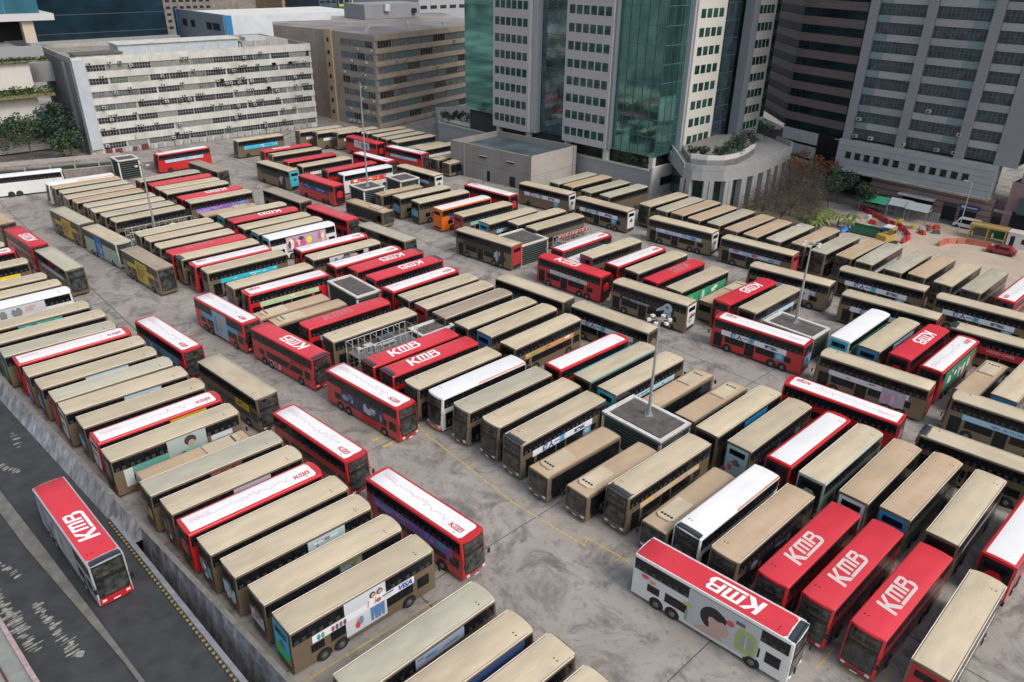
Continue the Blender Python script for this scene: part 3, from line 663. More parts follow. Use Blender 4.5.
# striped kerb and the low parapet beside the slot
kn = Vector((-rdir.y, rdir.x));  kn = kn if kn.y > 0 else -kn
YEL = mat('kerb_yellow', (.26, .21, .075), .8, var=.2); KB = mat('kerb_black', (.03, .03, .03), .8)
b = MB(); s = 0.0; ang = math.atan2(rdir.y, rdir.x)
Mk = Matrix.Translation((kA.x, kA.y, 0)) @ Matrix.Rotation(ang, 4, 'Z')
sg = 1 if (Matrix.Rotation(ang, 3, 'Z') @ Vector((0, 1, 0))).dot(Vector((kn.x, kn.y, 0))) > 0 else -1
Lk = (kB - kA).length
k = 0
while s < Lk:
    y0, y1 = sorted((sg * .0, sg * .22)); b.box(s, s + .27, y0, y1, 0.002, .16, YEL if k % 2 else KB, Mk); s += .27; k += 1
link('striped_kerb', b.mesh('striped_kerb'), label='yellow and black striped kerb along the near side of the dark road', cat='kerb')
b = MB(); y0, y1 = sorted((sg * .225, sg * .62)); b.box(0, Lk, y0, y1, -3.9, .42, mat('parapet_grey', (.20, .21, .235), .7, var=.2, scale=2, stretch=(.3, 1, 1)), Mk)
link('low_parapet', b.mesh('low_parapet'), label='low grey parapet between the striped kerb and the dark slot', cat='parapet')
b = MB(); b.prism([nt(10, -57), nt(14, -57), nt(16, -20), nt(10, -20)], -3.99, -3.95, mat('slot_floor', (.02, .02, .022), .9)); link('lower_road', b.mesh('lower_road'), kind='structure')
# median strip
mR = [(-62.0, 69.7), (-47.7, 56.3), (-40.0, 49.4), (-25.6, 36.3), (-14, 25.8)]; mL = [(-62.2, 67.6), (-46.5, 53.8), (-41.6, 49.4), (-27.7, 37.8), (-17.2, 28.2)]
MED = mat('median_concrete', (.14, .135, .125), .85, var=.25, scale=1.2, dirt=.5, dirtc=(.10, .095, .09))
b = MB()
for a in range(4):
    for z in (.22,): b.face([(*mR[a], z), (*mR[a + 1], z), (*mL[a + 1], z), (*mL[a], z)], MED)
    b.face([(*mR[a], 0), (*mR[a + 1], 0), (*mR[a + 1], .22), (*mR[a], .22)], MED)
    b.face([(*mL[a], 0), (*mL[a + 1], 0), (*mL[a + 1], .22), (*mL[a], .22)], mat('median_edge_yellow', (.20, .16, .07), .85, var=.3, scale=3))
link('median_strip', b.mesh('median_strip'), label='raised concrete strip dividing the two dark carriageways', cat='median')
# worn road paint
b = MB(); PW = mat('worn_road_paint', (.27, .26, .23), .85, var=.45, scale=4, dirt=.7, dirtc=(.05, .05, .05)); rr = random.Random(3)
def worn(p0, p1, w, n, seed):
    p0, p1 = Vector(p0), Vector(p1); d = (p1 - p0).normalized(); q = Vector((-d.y, d.x))
    for k in range(n):
        c = p0 + (p1 - p0) * (k + rr.random() * .5) / n + q * rr.uniform(-.22, .22) * w; l = w * rr.uniform(.25, .85); h = rr.uniform(.07, .2)
        if rr.random() < .2: h *= 2; l *= 1.3
        pts = []
        for i in range(8):
            a = 2 * math.pi * i / 8; rad = rr.uniform(.6, 1.1); e = q * math.cos(a) * l * rad + d * math.sin(a) * h * rad; pts.append((c.x + e.x, c.y + e.y, .004 + k * .0002))
        b.face(pts, PW)
worn((-42.8, 47.6), (-40.2, 46.0), .5, 7, 1); worn((-41.2, 44.4), (-34.5, 38.6), .9, 26, 2); worn((-37.4, 43.3), (-31.2, 38.3), .8, 24, 3)
worn((-53.2, 66.8), (-50.6, 63.9), .6, 5, 4); worn((-51.0, 61.0), (-48.3, 60.0), .6, 8, 5)
link('road_markings', b.mesh('road_markings'), kind='structure')
# far side barrier (pink steel edge over a grey deck)
b = MB(); b.prism([(-44.5, 46.5), (-38.9, 41.5), (-33.1, 36.2), (-22, 26), (-28, 22), (-50, 41)], 0.004, .9, mat('deck_grey', (.22, .235, .22), .8, var=.15))
fo = link('side_deck', b.mesh('side_deck'), label='grey deck edge in the bottom left corner beside the dark road', cat='deck')
b = MB(); d = Vector((-22 + 44.5, 26 - 46.5)).normalized(); M = Matrix.Translation((-44.5, 46.5, 0)) @ Matrix.Rotation(math.atan2(d.y, d.x), 4, 'Z')
b.box(0, 31, -.28, .04, .903, 1.15, mat('barrier_pink', (.36, .27, .27), .7, var=.25, scale=3), M); b.box(0, 31, -1.55, -1.40, .903, 1.0, mat('pipe_maroon', (.10, .03, .04), .6), M)
link('steel_barrier', b.mesh('steel_barrier'), label='pale pink steel barrier edging the grey deck at bottom left', cat='barrier')
# yellow bay lines
YM = mat('line_yellow', (.50, .36, .09), .8, var=.35, scale=3)
def line(name, pts, w=.13, z=.004, m=YM):
    b = MB()
    for i, (p, q) in enumerate(zip(pts, pts[1:])):
        p, q = Vector(p), Vector(q); d = (q - p).normalized() * w / 2; n = Vector((-d.y, d.x)); zz = z + i * .0004
        b.face([(*(p - d + n), zz), (*(p - d - n), zz), (*(q + d - n), zz), (*(q + d + n), zz)], m)
    return link(name, b.mesh(name), kind='structure')
line('bay_line', [(-11.3, 71.5), (-9.4, 68.2), (.3, 56.7), (6.7, 50.9), (7.0, 51.9), (10.4, 49.0)])
rb = random.Random(2); YF_ = mat('line_yellow_faint', (.42, .34, .15), .85, var=.3, scale=3)
bb = MB()
for k in range(26):
    t0 = -22 - k * 3.72; n0 = 39.5
    for (na, nb) in ((n0, n0 + 1.0 + rb.random()), (22.6, 21.4 - rb.random())):
        if rb.random() < .3: continue
        p, q = Vector(nt(na, t0)), Vector(nt(nb, t0)); d = (q - p).normalized() * .06; n = Vector((-d.y, d.x))
        bb.face([(*(p + n), .0048), (*(p - n), .0048), (*(q - n), .0048), (*(q + n), .0048)], YF_)
link('bay_line', bb.mesh('bay_line'), kind='structure')
line('bay_line', [(-14.2, 36.7), (-6.0, 44.2)]); line('bay_line', [(22.7, 38.4), (24.5, 40.1)]); line('bay_line', [(24.5, 38.6), (26.5, 36.6), (28.3, 38.4)])
line('bay_line', [(-14.8, 74.5), (-12.4, 72.0)]); line('bay_line', [(44, 88.5), (47, 91.5)], .5); line('bay_line', [(-14.5, 66.5), (-13.4, 67.6)], .35); line('bay_line', [(-13.2, 65.4), (-12.1, 66.5)], .35)
# ---------------------------------------------------------------- placement tables (metres)
BOOTHS = [
 (14.15, 66.6, 43.3, 5.2, 7.7, 3.3, 'flat louvred booth with white rim carrying the mast, picture centre'),
 (-22.9, 99.88, 43.3, 4.0, 7.9, 3.4, 'flat louvred booth with white rim left of centre among red buses'),
 (37.4, 89.6, 43.3, 4.6, 7.2, 3.3, 'flat louvred booth behind the red advert bus, right of centre'),
 (-10.36, 87.18, 43.3, 5.2, 3.2, 3.3, 'flat louvred booth half hidden behind the machine scaffold'),
 (-30.1, 151.3, 43.3, 5.2, 5.4, 3.6, 'louvred booth with a mast near the white bus with red advert'),
 (-23.8, 158.2, 43.3, 5.0, 5.4, 3.6, 'louvred booth without mast beside the gold bus, far centre'),
 (1.3, 121.6, 43.3, 6.4, 6.6, 3.5, 'dark roofed louvred booth behind the gold bus with red rear'),
 (-87.5, 168.5, 43.3, 4.6, 5.0, 4.2, 'louvred booth at far left by the factory gates'),
]
MASTS = [
 (14.5, 67.2, 3.25, 14.6, 'floodlight mast rising from the booth at picture centre', 6, None),
 (37.6, 90.6, 3.25, 14.4, 'floodlight mast behind the red advert bus, right of centre', 6, None),
 (-62.2, 124.8, 0, 19.2, 'floodlight mast beside the dome scaffold at left', 3, 14.2),
 (-30.0, 151.2, 3.55, 24.1, 'tallest floodlight mast beside the white bus, far centre', 4, 14.7),
]
SCAFFOLDS = [
 (-15.82, 82.04, 43.3, 8.6, 2.7, 4.7, 'pale pipe scaffold full of machines beside two red buses', 10, 3, 'machines'),
 (-61.2, 125.45, 43.3, 11.4, 2.6, 3.6, 'pipe scaffold with a white dome in the left rows', 10, 3, 'dome'),
 (11.0, 121.4, 43.3, 9.4, 3.0, 4.5, 'pipe scaffold with a red banner and white notice board', 7, 3, 'banner'),
]
# ---------------------------------------------------------------- yard furniture
WHT = mat('white_concrete', (.58, .57, .54), .7, var=.08, dirt=.35, dirtc=(.33, .31, .28), scale=1.5)
BITU = mat('bitumen_roof', (.10, .092, .085), .85, var=.3, scale=1.2, dirt=.4, dirtc=(.20, .17, .13), stretch=(.4, 2, 1))
LOUV = mat('louvre_green_grey', (.10, .13, .12), .5, .2)
DARK = mat('dark_recess', (.012, .013, .014), .8)
def booth(cx, cy, head, lx, ly, h, label, slats=8):
    t = thing('louvred_booth', label, 'booth', (cx, cy, 0), R(head), 'louvred plant booths in the yard')
    b = MB(); b.box(-lx / 2 + .25, lx / 2 - .25, -ly / 2 + .25, ly / 2 - .25, 0, h - .35, DARK); link('core', b.mesh('core'), t)
    for k in range(slats):
        z = .25 + (h - .9) * k / (slats - 1)
        b = MB()
        for s in (-1, 1):
            y0, y1 = sorted((s * (ly / 2 - .24), s * (ly / 2 - .10))); b.box(-lx / 2 + .2, lx / 2 - .2, y0, y1, z, z + .10, LOUV)
            x0, x1 = sorted((s * (lx / 2 - .24), s * (lx / 2 - .10))); b.box(x0, x1, -ly / 2 + .2, ly / 2 - .2, z + .011, z + .111, LOUV)
        link('louvre', b.mesh('louvre'), t)
    for sx in (-1, 1):
        for sy in (-1, 1):
            b = MB(); b.box(-.13, .13, -.13, .13, 0, h - .3, WHT); link('post', b.mesh('post'), t, (sx * (lx / 2 - .16), sy * (ly / 2 - .16), 0))
    b = MB(); b.box(-lx / 2, lx / 2, -ly / 2, ly / 2, h - .3, h - .08, BITU); r = link('roof', b.mesh('roof'), t)
    b = MB(); w = .42
    b.box(-lx / 2, lx / 2, -ly / 2, -ly / 2 + w, h - .078, h + .12, WHT); b.box(-lx / 2, lx / 2, ly / 2 - w, ly / 2, h - .078, h + .12, WHT)
    b.box(-lx / 2, -lx / 2 + w, -ly / 2 + w, ly / 2 - w, h - .078, h + .12, WHT); b.box(lx / 2 - w, lx / 2, -ly / 2 + w, ly / 2 - w, h - .078, h + .12, WHT)
    link('rim', b.mesh('rim'), r)
    b = MB(); e = w + .35; b.box(-lx / 2 + e, lx / 2 - e, -ly / 2 + e, ly / 2 - e, h - .077, h - .02, mat('roof_membrane', (.085, .08, .078), .9, var=.35, scale=1.5, dirt=.5, dirtc=(.17, .14, .11))); link('membrane', b.mesh('membrane'), r)
    return t
for v in BOOTHS: booth(*v)
def mast(x, y, z0, zt, label, n=6, ring=None):
    t = thing('light_mast', label, 'lamp', (x, y, 0), 0, 'tall floodlight masts in the yard')
    h = ring or zt
    b = MB(); b.tube((0, 0, z0), (0, 0, zt - .3), .20, .09, GREYM, 12); link('mast', b.mesh('mast', 40), t)
    b = MB(); b.box(-.42, .42, -.42, .42, z0, z0 + .12, GREYM); b.tube((0, 0, z0 + .12), (0, 0, z0 + .5), .28, .24, GREYM, 12); link('base_plate', b.mesh('base_plate'), t)
    b = MB(); b.tube((0, 0, h - .35), (0, 0, h - .1), .33, .33, mat('rusty_ring', (.28, .19, .12), .7), 14)
    link('lamp_ring', b.mesh('lamp_ring', 40), t)
    for k in range(n):
        a = 2 * math.pi * k / n
        b = MB(); b.tube((.3, 0, 0), (.9, 0, -.05), .035, .035, GREYM, 6); b.box(.85, 1.22, -.17, .17, -.16, .06, mat('lamp_housing', (.62, .62, .62), .4))
        link('floodlight', b.mesh('floodlight'), t, (0, 0, h - .15), a)
for v in MASTS: mast(*v)
def scaffold(cx, cy, head, lx, ly, h, label, nx, nz, extra):
    t = thing('pipe_scaffold', label, 'scaffold', (cx, cy, 0), R(head), 'pipe scaffolds standing in bus bays')
    PM = mat('pipe_pale', (.42, .44, .43), .5, .3)
    for i in range(nx + 1):
        for s in (-1, 1):
            b = MB(); b.tube((0, 0, 0), (0, 0, h), .065, .065, PM, 6); link('upright', b.mesh('upright'), t, (-lx / 2 + lx * i / nx, s * ly / 2, 0))
    for k in range(1, nz + 1):
        z = h * k / nz - .05
        for s in (-1, 1):
            b = MB(); b.tube((-lx / 2, s * (ly / 2 + .05), z), (lx / 2, s * (ly / 2 + .05), z), .05, .05, PM, 6); link('rail', b.mesh('rail'), t)
        for i in range(0, nx + 1, max(1, nx // 5)):
            if k in (nz, 1):
                b = MB(); xx = -lx / 2 + lx * i / nx; b.tube((xx + .05, -ly / 2, z + .07), (xx + .05, ly / 2, z + .07), .03, .03, PM, 6); link('crossbar', b.mesh('crossbar'), t)
    AC = mat('machine_pale', (.45, .46, .45), .5, var=.1); ACD = mat('machine_dark', (.09, .09, .10), .5)
    if extra == 'machines':
        b = MB(); b.box(-lx / 2 + .1, lx / 2 - .1, -ly / 2 + .1, ly / 2 - .1, h - 1.5, h - 1.42, mat('grating', (.14, .145, .15), .7)); link('platform', b.mesh('platform'), t)
        for (x0, x1, y0, y1, hh, m) in ((-.3, 2.0, .2, .8, .9, ACD), (-.8, 1.4, -.8, -.3, .5, AC), (-2.6, -1.9, -.6, .1, .8, AC), (-3.4, -2.9, -.1, .6, .55, AC), (-1.7, -1.1, -.9, -.3, .7, AC), (-2.3, -1.2, .3, .9, .45, AC)):
            b = MB(); b.box(x0, x1, y0, y1, h - 1.4, h - 1.4 + hh, m); b.box(x0 + .08, x1 - .08, y0 - .03, y0, h - 1.3, h - 1.45 + hh, ACD); link('machine', b.mesh('machine'), t)
    if extra == 'dome':
        b = MB(); b.box(-lx / 2 + .1, lx / 2 - .1, -ly / 2 + .1, ly / 2 - .1, 1.7, 1.78, mat('grating', (.14, .145, .15), .7)); link('platform', b.mesh('platform'), t)
        bm = bmesh.new(); bmesh.ops.create_uvsphere(bm, u_segments=18, v_segments=9, radius=.95)
        me = bpy.data.meshes.new('dome'); bm.to_mesh(me); bm.free(); me.materials.append(mat('dome_white', (.62, .62, .58), .6, var=.2, scale=6)); link('dome', me, t, (1.9, .1, 2.5)).scale = (1, 1, .8)
        for k in range(7):
            b = MB(); q = rnd.uniform(.3, .6); b.box(-q, q, -.3, .3, 1.79, 1.79 + rnd.uniform(.4, 1.3), rnd.choice((AC, ACD, AC))); link('machine', b.mesh('machine'), t, (-4 + k * .95, rnd.uniform(-.6, .6), 0))
    if extra == 'banner':
        b = MB(); b.box(-lx / 2 + 1.2, lx / 2 - .5, ly / 2 + .10, ly / 2 + .14, h - .75, h - .05, mat('banner_red', (.50, .04, .06), .6)); bn = link('banner', b.mesh('banner'), t)
        for k in range(9):
            b = MB(); x0 = -lx / 2 + 1.5 + k * .82; b.box(x0, x0 + .38, ly / 2 + .085, ly / 2 + .095, h - .58, h - .2, WHT); b.box(x0 + .12, x0 + .24, ly / 2 + .075, ly / 2 + .084, h - .5, h - .28, mat('banner_red', (.5, .04, .06), .6)); link('banner_sign', b.mesh('banner_sign'), bn)
        b = MB(); b.box(-lx / 2 - .12, -lx / 2 - .06, -.75, .75, h - 1.1, h - .1, WHT); sg = link('notice_board', b.mesh('notice_board'), t)
        b = MB(); b.box(-lx / 2 - .14, -lx / 2 - .125, -.5, .5, h - .75, h - .5, mat('notice_blue', (.1, .2, .45), .6)); link('notice_text', b.mesh('notice_text'), sg)
        for k in range(8):
            b = MB(); q = rnd.uniform(.3, .6); b.box(-q, q, -.4, .4, .004, rnd.uniform(.5, 1.4), rnd.choice((AC, ACD))); link('machine', b.mesh('machine'), t, (-3.6 + k * 1.0, rnd.uniform(-.5, .5), 0))
for v in SCAFFOLDS: scaffold(*v)

# ---------------------------------------------------------------- buildings
def wallframe(A, B):
    A, B = Vector(A), Vector(B); d = B - A
    return Matrix.Translation((A.x, A.y, 0)) @ Matrix.Rotation(math.atan2(d.y, d.x), 4, 'Z'), d.length
# in a wall frame x runs along the wall from A to B and -y points outward when the interior lies to the left of A->B
def wpart(parent, name, A, B, items, label=None, kind=None, M=None):
    """items: (x0, x1, depth_out0, depth_out1, z0, z1, material)"""
    M, L = wallframe(A, B); b = MB()
    for (x0, x1, o0, o1, z0, z1, m) in items: b.box(x0, x1, -o1, -o0, z0, z1, m, M)
    o = link(name, b.mesh(name), parent, label=label, kind=kind); return o
WG = mat('window_grey', (.13, .14, .14), .25, var=.5, scale=.9)
WD = mat('window_dark', (.025, .03, .035), .12, var=.5, scale=.9)
# -- white factory block
FW = mat('white_render', (.52, .52, .49), .85, var=.10, scale=.6, dirt=.48, dirtc=(.22, .20, .17), stretch=(1, 1, .3))
FB = mat('bluish_render', (.42, .46, .50), .8, var=.05, scale=.4, dirt=.2)
FG = mat('shaded_grey_render', (.165, .17, .185), .85, var=.15, scale=.2, dirt=.3)  # side wall: grey, with its shade put into the colour
A, B_ = Vector((-104.5, 186.5)), Vector((-58.3, 226.4)); d = (B_ - A).normalized(); q = Vector((-d.y, d.x)); Lw = (B_ - A).length
t = thing('factory_block', 'long white seven storey factory block stained with age, lined with air conditioners', 'building')
b = MB(); b.prism([tuple(A), tuple(B_), tuple(B_ + q * 34), tuple(A + q * 34)], 0, 21.6, FW); link('wall', b.mesh('wall'), t)
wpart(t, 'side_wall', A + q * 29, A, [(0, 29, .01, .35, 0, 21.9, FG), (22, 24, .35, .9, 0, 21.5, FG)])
wpart(t, 'end_pier', A, B_, [(0, 2.6, .02, .7, 1.5, 22.4, FB)])
b = MB(); rf = link('roof', MB().prism([tuple(A + d * .3 + q * .3), tuple(B_ - d * .3 + q * .3), tuple(B_ - d * .3 + q * 33.5), tuple(A + d * .3 + q * 33.5)], 21.62, 22.0, mat('flat_roof_dirty', (.24, .22, .20), .9, var=.25, scale=.4, dirt=.5, dirtc=(.12, .10, .09))).mesh('roof'), t)
wpart(rf, 'parapet', A, B_, [(0, Lw, -.4, .25, 21.9, 22.9, FW), (0, Lw, -33.6, -33.2, 21.9, 22.9, CONC), (0, .4, -33.2, -.4, 21.9, 22.9, CONC), (Lw - .4, Lw, -33.2, -.4, 21.9, 22.9, CONC)])
wpart(rf, 'roof_shed', A, B_, [(13, 44, -16, -8.5, 22.0, 24.3, mat('shed_sheet_pale', (.42, .46, .50), .6, var=.1, scale=.6)), (12.6, 44.4, -16.4, -8.1, 24.3, 24.5, FW)])
wpart(rf, 'roof_shed', A, B_, [(44.5, 58, -18, -7, 22.0, 23.6, CONC), (46, 52, -12, -8, 23.6, 24.6, FB)])
wpart(rf, 'roof_shed', A, B_, [(1.5, 12, -7, -1.5, 22.0, 23.2, CONC), (1.2, 12.3, -7.3, -1.2, 23.2, 23.4, BITU)])
for k in range(9): wpart(rf, 'roof_pipe', A, B_, [(14 + k * 4.8, 14.3 + k * 4.8, -5 - k % 3, -4.7 - k % 3, 22.0, 23.4 + k % 2 * .7, FW)])
r2 = random.Random(5); pitch = 3.05; nw = 0
ACM = mat('aircon_casing', (.40, .40, .38), .6, rand=.25); 
for fl in range(7):
    z = .9 + fl * pitch
    wpart(t, 'floor_band', A, B_, [(2.6, Lw, .02, .32, z + 1.84, z + pitch + .12, FW)])
    x = 3.0
    while x < Lw - 1.5 and nw < 98:
        w = min(r2.choice((4.1, 4.6, 5.2)), Lw - .5 - x)
        g = r2.choice((WG, WD, WD, WD, mat('window_green_grey', (.07, .10, .09), .4, var=.3), mat('blind_pale', (.22, .23, .21), .7, var=.2)))
        M, _ = wallframe(A, B_); b = MB(); npn = int(w / .62)
        b.box(x, x + w, -.10, -.03, z + .45, z + 1.82, g, M)
        for k in range(npn + 1): b.box(x + k * w / npn - .04, x + k * w / npn + .04, -.14, -.10, z + .45, z + 1.82, mat('frame_pale', (.26, .27, .26), .6), M)
        b.box(x, x + w, -.14, -.10, z + 1.1, z + 1.17, mat('frame_pale', (.26, .27, .26), .6), M)
        link('window', b.mesh('window'), t); nw += 1; x += w + r2.choice((.2, .2, .5))
acb = [0]
def aircon_mesh():
    def f():
        b = MB(); b.box(-.42, .42, -.75, 0, 0, .62, ACM); b.tube((0, -.76, .31), (0, -.78, .31), .22, .22, DARK, 12); return b.mesh('air_conditioner')
    return cached('aircon', f)
M, _ = wallframe(A, B_); ang = math.atan2(d.y, d.x)
for k in range(96):
    fl = r2.randrange(7); z = .9 + fl * pitch; x = r2.uniform(3, Lw - 1.5); x = round(x / 1.15) * 1.15 + .1
    p = M @ Vector((x, -.33, z + pitch - 1.15 + r2.choice((0, 0, -.9)))); link('air_conditioner', aircon_mesh(), t, p, ang)
RED = mat('red_gate', (.13, .035, .04), .8, var=.4, scale=3)
for k in range(28): wpart(t, 'ground_floor_gate', A, B_, [(1 + k * 2.1, 2.2 + k * 2.1 + (k % 3) * .25, .5, .6, .1, 1.2 + .3 * (k % 2), RED if k < 7 and k % 3 else CONC)])

# -- generic strip-window factory used for the beige block and far buildings
def strip_block(name, label, pts, z0, z1, wallm, rows, faces, glassm, pitch, sill, hh, roofm=None, bay=5.0, gap=.5, acs=0, cap=100):
    t = thing(name, label, 'building')
    b = MB(); b.prism(pts, z0, z1, wallm, roofm); link('wall', b.mesh('wall'), t)
    cnt = 0
    for fc in faces:
        A, B, x0, x1 = fc[:4]; bay = fc[4] if len(fc) > 4 else bay
        M, L = wallframe(A, B); x1 = x1 or L - .5
        n = max(1, int((x1 - x0) / bay)); w = (x1 - x0) / n
        for r in range(rows):
            z = z1 - 1.2 - sill - (r + 0) * pitch - hh
            if z < z0 + .5: break
            for k in range(n):
                if cnt >= cap: break
                b = MB(); xa, xb = x0 + k * w + gap / 2, x0 + (k + 1) * w - gap / 2; g = glassm[(k * 7 + r * 3 + int(x0)) % len(glassm)]
                b.box(xa, xb, -.06, .1, z, z + hh, g, M)
                m = int((xb - xa) / 1.0) or 1
                for j in range(m + 1): b.box(xa + j * (xb - xa) / m - .05, xa + j * (xb - xa) / m + .05, -.12, -.06, z, z + hh, mat('frame_brown', (.17, .15, .13), .6), M)
                link('window', b.mesh('window'), t); cnt += 1
            if acs:
                for k in range(acs):
                    if rnd.random() < .6:
                        p = M @ Vector((rnd.uniform(x0, x1), -.12, z - .85)); o = link('air_conditioner', aircon_mesh(), t, p, math.atan2((Vector(B) - Vector(A)).y, (Vector(B) - Vector(A)).x))
    return t
BG = mat('beige_brown_render', (.38, .315, .25), .85, var=.1, scale=.3, dirt=.35, dirtc=(.14, .12, .10), stretch=(1, 1, .4))
BG2 = mat('grey_brown_render', (.31, .27, .235), .85, var=.08, scale=.3, dirt=.3, dirtc=(.12, .11, .10))
C = (-39.5, 222.9); RR = (-12, 266); LL = (-53.5, 236.8)
t = strip_block('brown_factory_block', 'brown eight storey factory block between the white block and the green glass tower', [C, RR, (-30, 318), (-66, 290), (-62.5, 274), (-79, 263), (-75.3, 251.3), (-60, 241)], 0, 25.5, BG2, 7,
            [((-51.5, 233.5), C, .6, None, 3.6), (C, RR, 1.0, None, 5.6)], [WG, WD, mat('window_teal_grey', (.09, .16, .17), .3, var=.3), mat('window_blue_grey', (.12, .15, .18), .3, var=.3)], 3.4, .45, 1.75, mat('flat_roof_brown', (.25, .23, .215), .9, var=.35, scale=.08, dirt=.6, dirtc=(.10, .09, .095), stretch=(1, 1, 1)), 4.2, .45, 3)
for r in range(8):
    z = 25.5 - r * 3.4
    wpart(t, 'floor_band', C, RR, [(0, 51, .14, .34, z - 1.40, z + .15 if r == 0 else z - .05, BG)])
wpart(t, 'stair_column', (-56.3, 237.73), (-54.05, 235.74), [(0, 3.2, .02, .5, 0, 25.9, mat('tan_column', (.46, .34, .22), .8, var=.1))] + [(1.1, 2.1, .5, .55, 2 + k * 3.4, 3.1 + k * 3.4, WD) for k in range(7)])
wpart(t, 'roof_room', (-51.2, 275), (-34.7, 292), [(0, 23.7, -12, -.01, 25.6, 30.2, mat('roof_room_grey', (.24, .25, .27), .8, var=.08, scale=.3)), (8, 10, .01, 1.0, 28.0, 30.2, FW), (20, 21.5, .01, 1.0, 27, 28.5, WD)])
for k in range(7): wpart(t, 'roof_pipe', C, RR, [(4 + k * 6, 4.5 + k * 6, -7 - k % 3 * 5, -6.4 - k % 3 * 5, 25.5, 26.6, FW)])

# -- left terraces with planters and a glass tower above
TE = mat('terrace_panel', (.55, .52, .48), .8, var=.05, scale=.5, dirt=.25, dirtc=(.38, .35, .31), stretch=(3, 3, .3))
A = Vector((-176, 141)); B_ = Vector((-119.2, 193.4)); d = (B_ - A).normalized(); q = Vector((-d.y, d.x)); L_ = (B_ - A).length
t = thing('terraced_building', 'white terraced building with green planters at the left edge', 'building')
b = MB(); b.prism([tuple(A), tuple(B_), tuple(B_ + q * 30), tuple(A + q * 30)], 0, 24.0, mat('terrace_back', (.20, .21, .215), .8, var=.1)); link('wall', b.mesh('wall'), t)
for z0, z1 in ((.4, 4.2), (7.7, 13.3), (15.2, 21.2)):
    wpart(t, 'terrace_wall', A, B_, [(0, L_, .02, 1.8, z0, z1, TE)])
wpart(t, 'terrace_wall', A, B_, [(0, L_ + 4, .02, 1.0, 22.0, 24.6, mat('band_grey', (.27, .28, .29), .8))])
wpart(t, 'link_bridge', A, B_, [(L_, L_ + 7, -9, -5, 15.5, 20, mat('band_grey', (.27, .28, .29), .8))]); wpart(t, 'link_bridge', A, B_, [(L_, L_ + 7, -9, -5, 7.5, 9.6, mat('band_grey', (.27, .28, .29), .8))])
TG = mat('teal_curtain_wall', (.015, .095, .14), .3, var=.5, scale=.15, stretch=(1, 1, .3))
t2 = thing('glass_tower', 'teal glass tower on a thick white slab, top left corner', 'building')
b = MB(); b.prism([tuple(A + q * 14), tuple(B_ + q * 14 + d * 8.5), tuple(B_ + q * 40 + d * 8.5), tuple(A + q * 40)], 30.9, 90, TG); link('glass_wall', b.mesh('glass_wall'), t2)
b = MB(); b.prism([tuple(A + q * 11), tuple(B_ + q * 11 + d * 11), tuple(B_ + q * 42 + d * 11), tuple(A + q * 42)], 29.3, 30.85, mat('slab_white', (.50, .50, .51), .7)); link('slab', b.mesh('slab'), t2)
for k in range(4):
    c = B_ + q * 12 + d * (3.5 - k * 11); b = MB(); b.prism([tuple(c), tuple(c + d * 2.6), tuple(c + d * 2.6 + q * 2.6), tuple(c + q * 2.6)], 24.1, 29.2, mat('column_cream', (.50, .43, .34), .8)); link('column', b.mesh('column'), t2)
b = MB(); b.prism([tuple(A + q * 20), tuple(B_ + q * 20 + d * 6), tuple(B_ + q * 38 + d * 6), tuple(A + q * 38)], 24.05, 29.2, DARK); link('lobby', b.mesh('lobby'), t2)
for k in range(13): wpart(t2, 'mullion', A + q * 14, B_ + q * 14, [(k * 6.5, k * 6.5 + .18, .01, .2, 30.9, 90, mat('mullion_teal', (.06, .22, .27), .4))])

def far_box(name, label, A, B, depth, z0, z1, m, items=(), cat='building', roofm=None):
    A, B = Vector(A), Vector(B); d = (B - A).normalized(); q = Vector((-d.y, d.x)); L = (B - A).length
    t = thing(name, label, cat); b = MB(); b.prism([tuple(A), tuple(B), tuple(B + q * depth), tuple(A + q * depth)], z0, z1, m, roofm); link('wall', b.mesh('wall'), t)
    for nm, its in items: wpart(t, nm, A, B, its)
    return t
def grid_items(L, z0, z1, px, pz, w, h, m, off=.05, cap=100):
    o = []
    for i in range(int(L / px)):
        for k in range(int((z1 - z0) / pz)):
            if len(o) < cap: o.append(('window', [(i * px + (px - w) / 2, i * px + (px + w) / 2, .01, off, z0 + k * pz + (pz - h) / 2, z0 + k * pz + (pz + h) / 2, m)]))
    return o
NAVY = mat('navy_curtain_wall', (.008, .022, .035), .15, var=.4, scale=.1)
far_box('glass_block', 'dark navy glass block rising behind the white factory block', (-206, 343), (-165, 383), 60, 6, 90, NAVY,
        [('floor_line', [(0, 57, .01, .12, 12 + k * 7.5, 12.25 + k * 7.5, mat('mullion_navy', (.05, .08, .10), .4))]) for k in range(10)] + [('plinth', [(-3, 60, .02, 6, -4, 9.5, mat('plinth_grey', (.26, .27, .26), .8, var=.2))])])
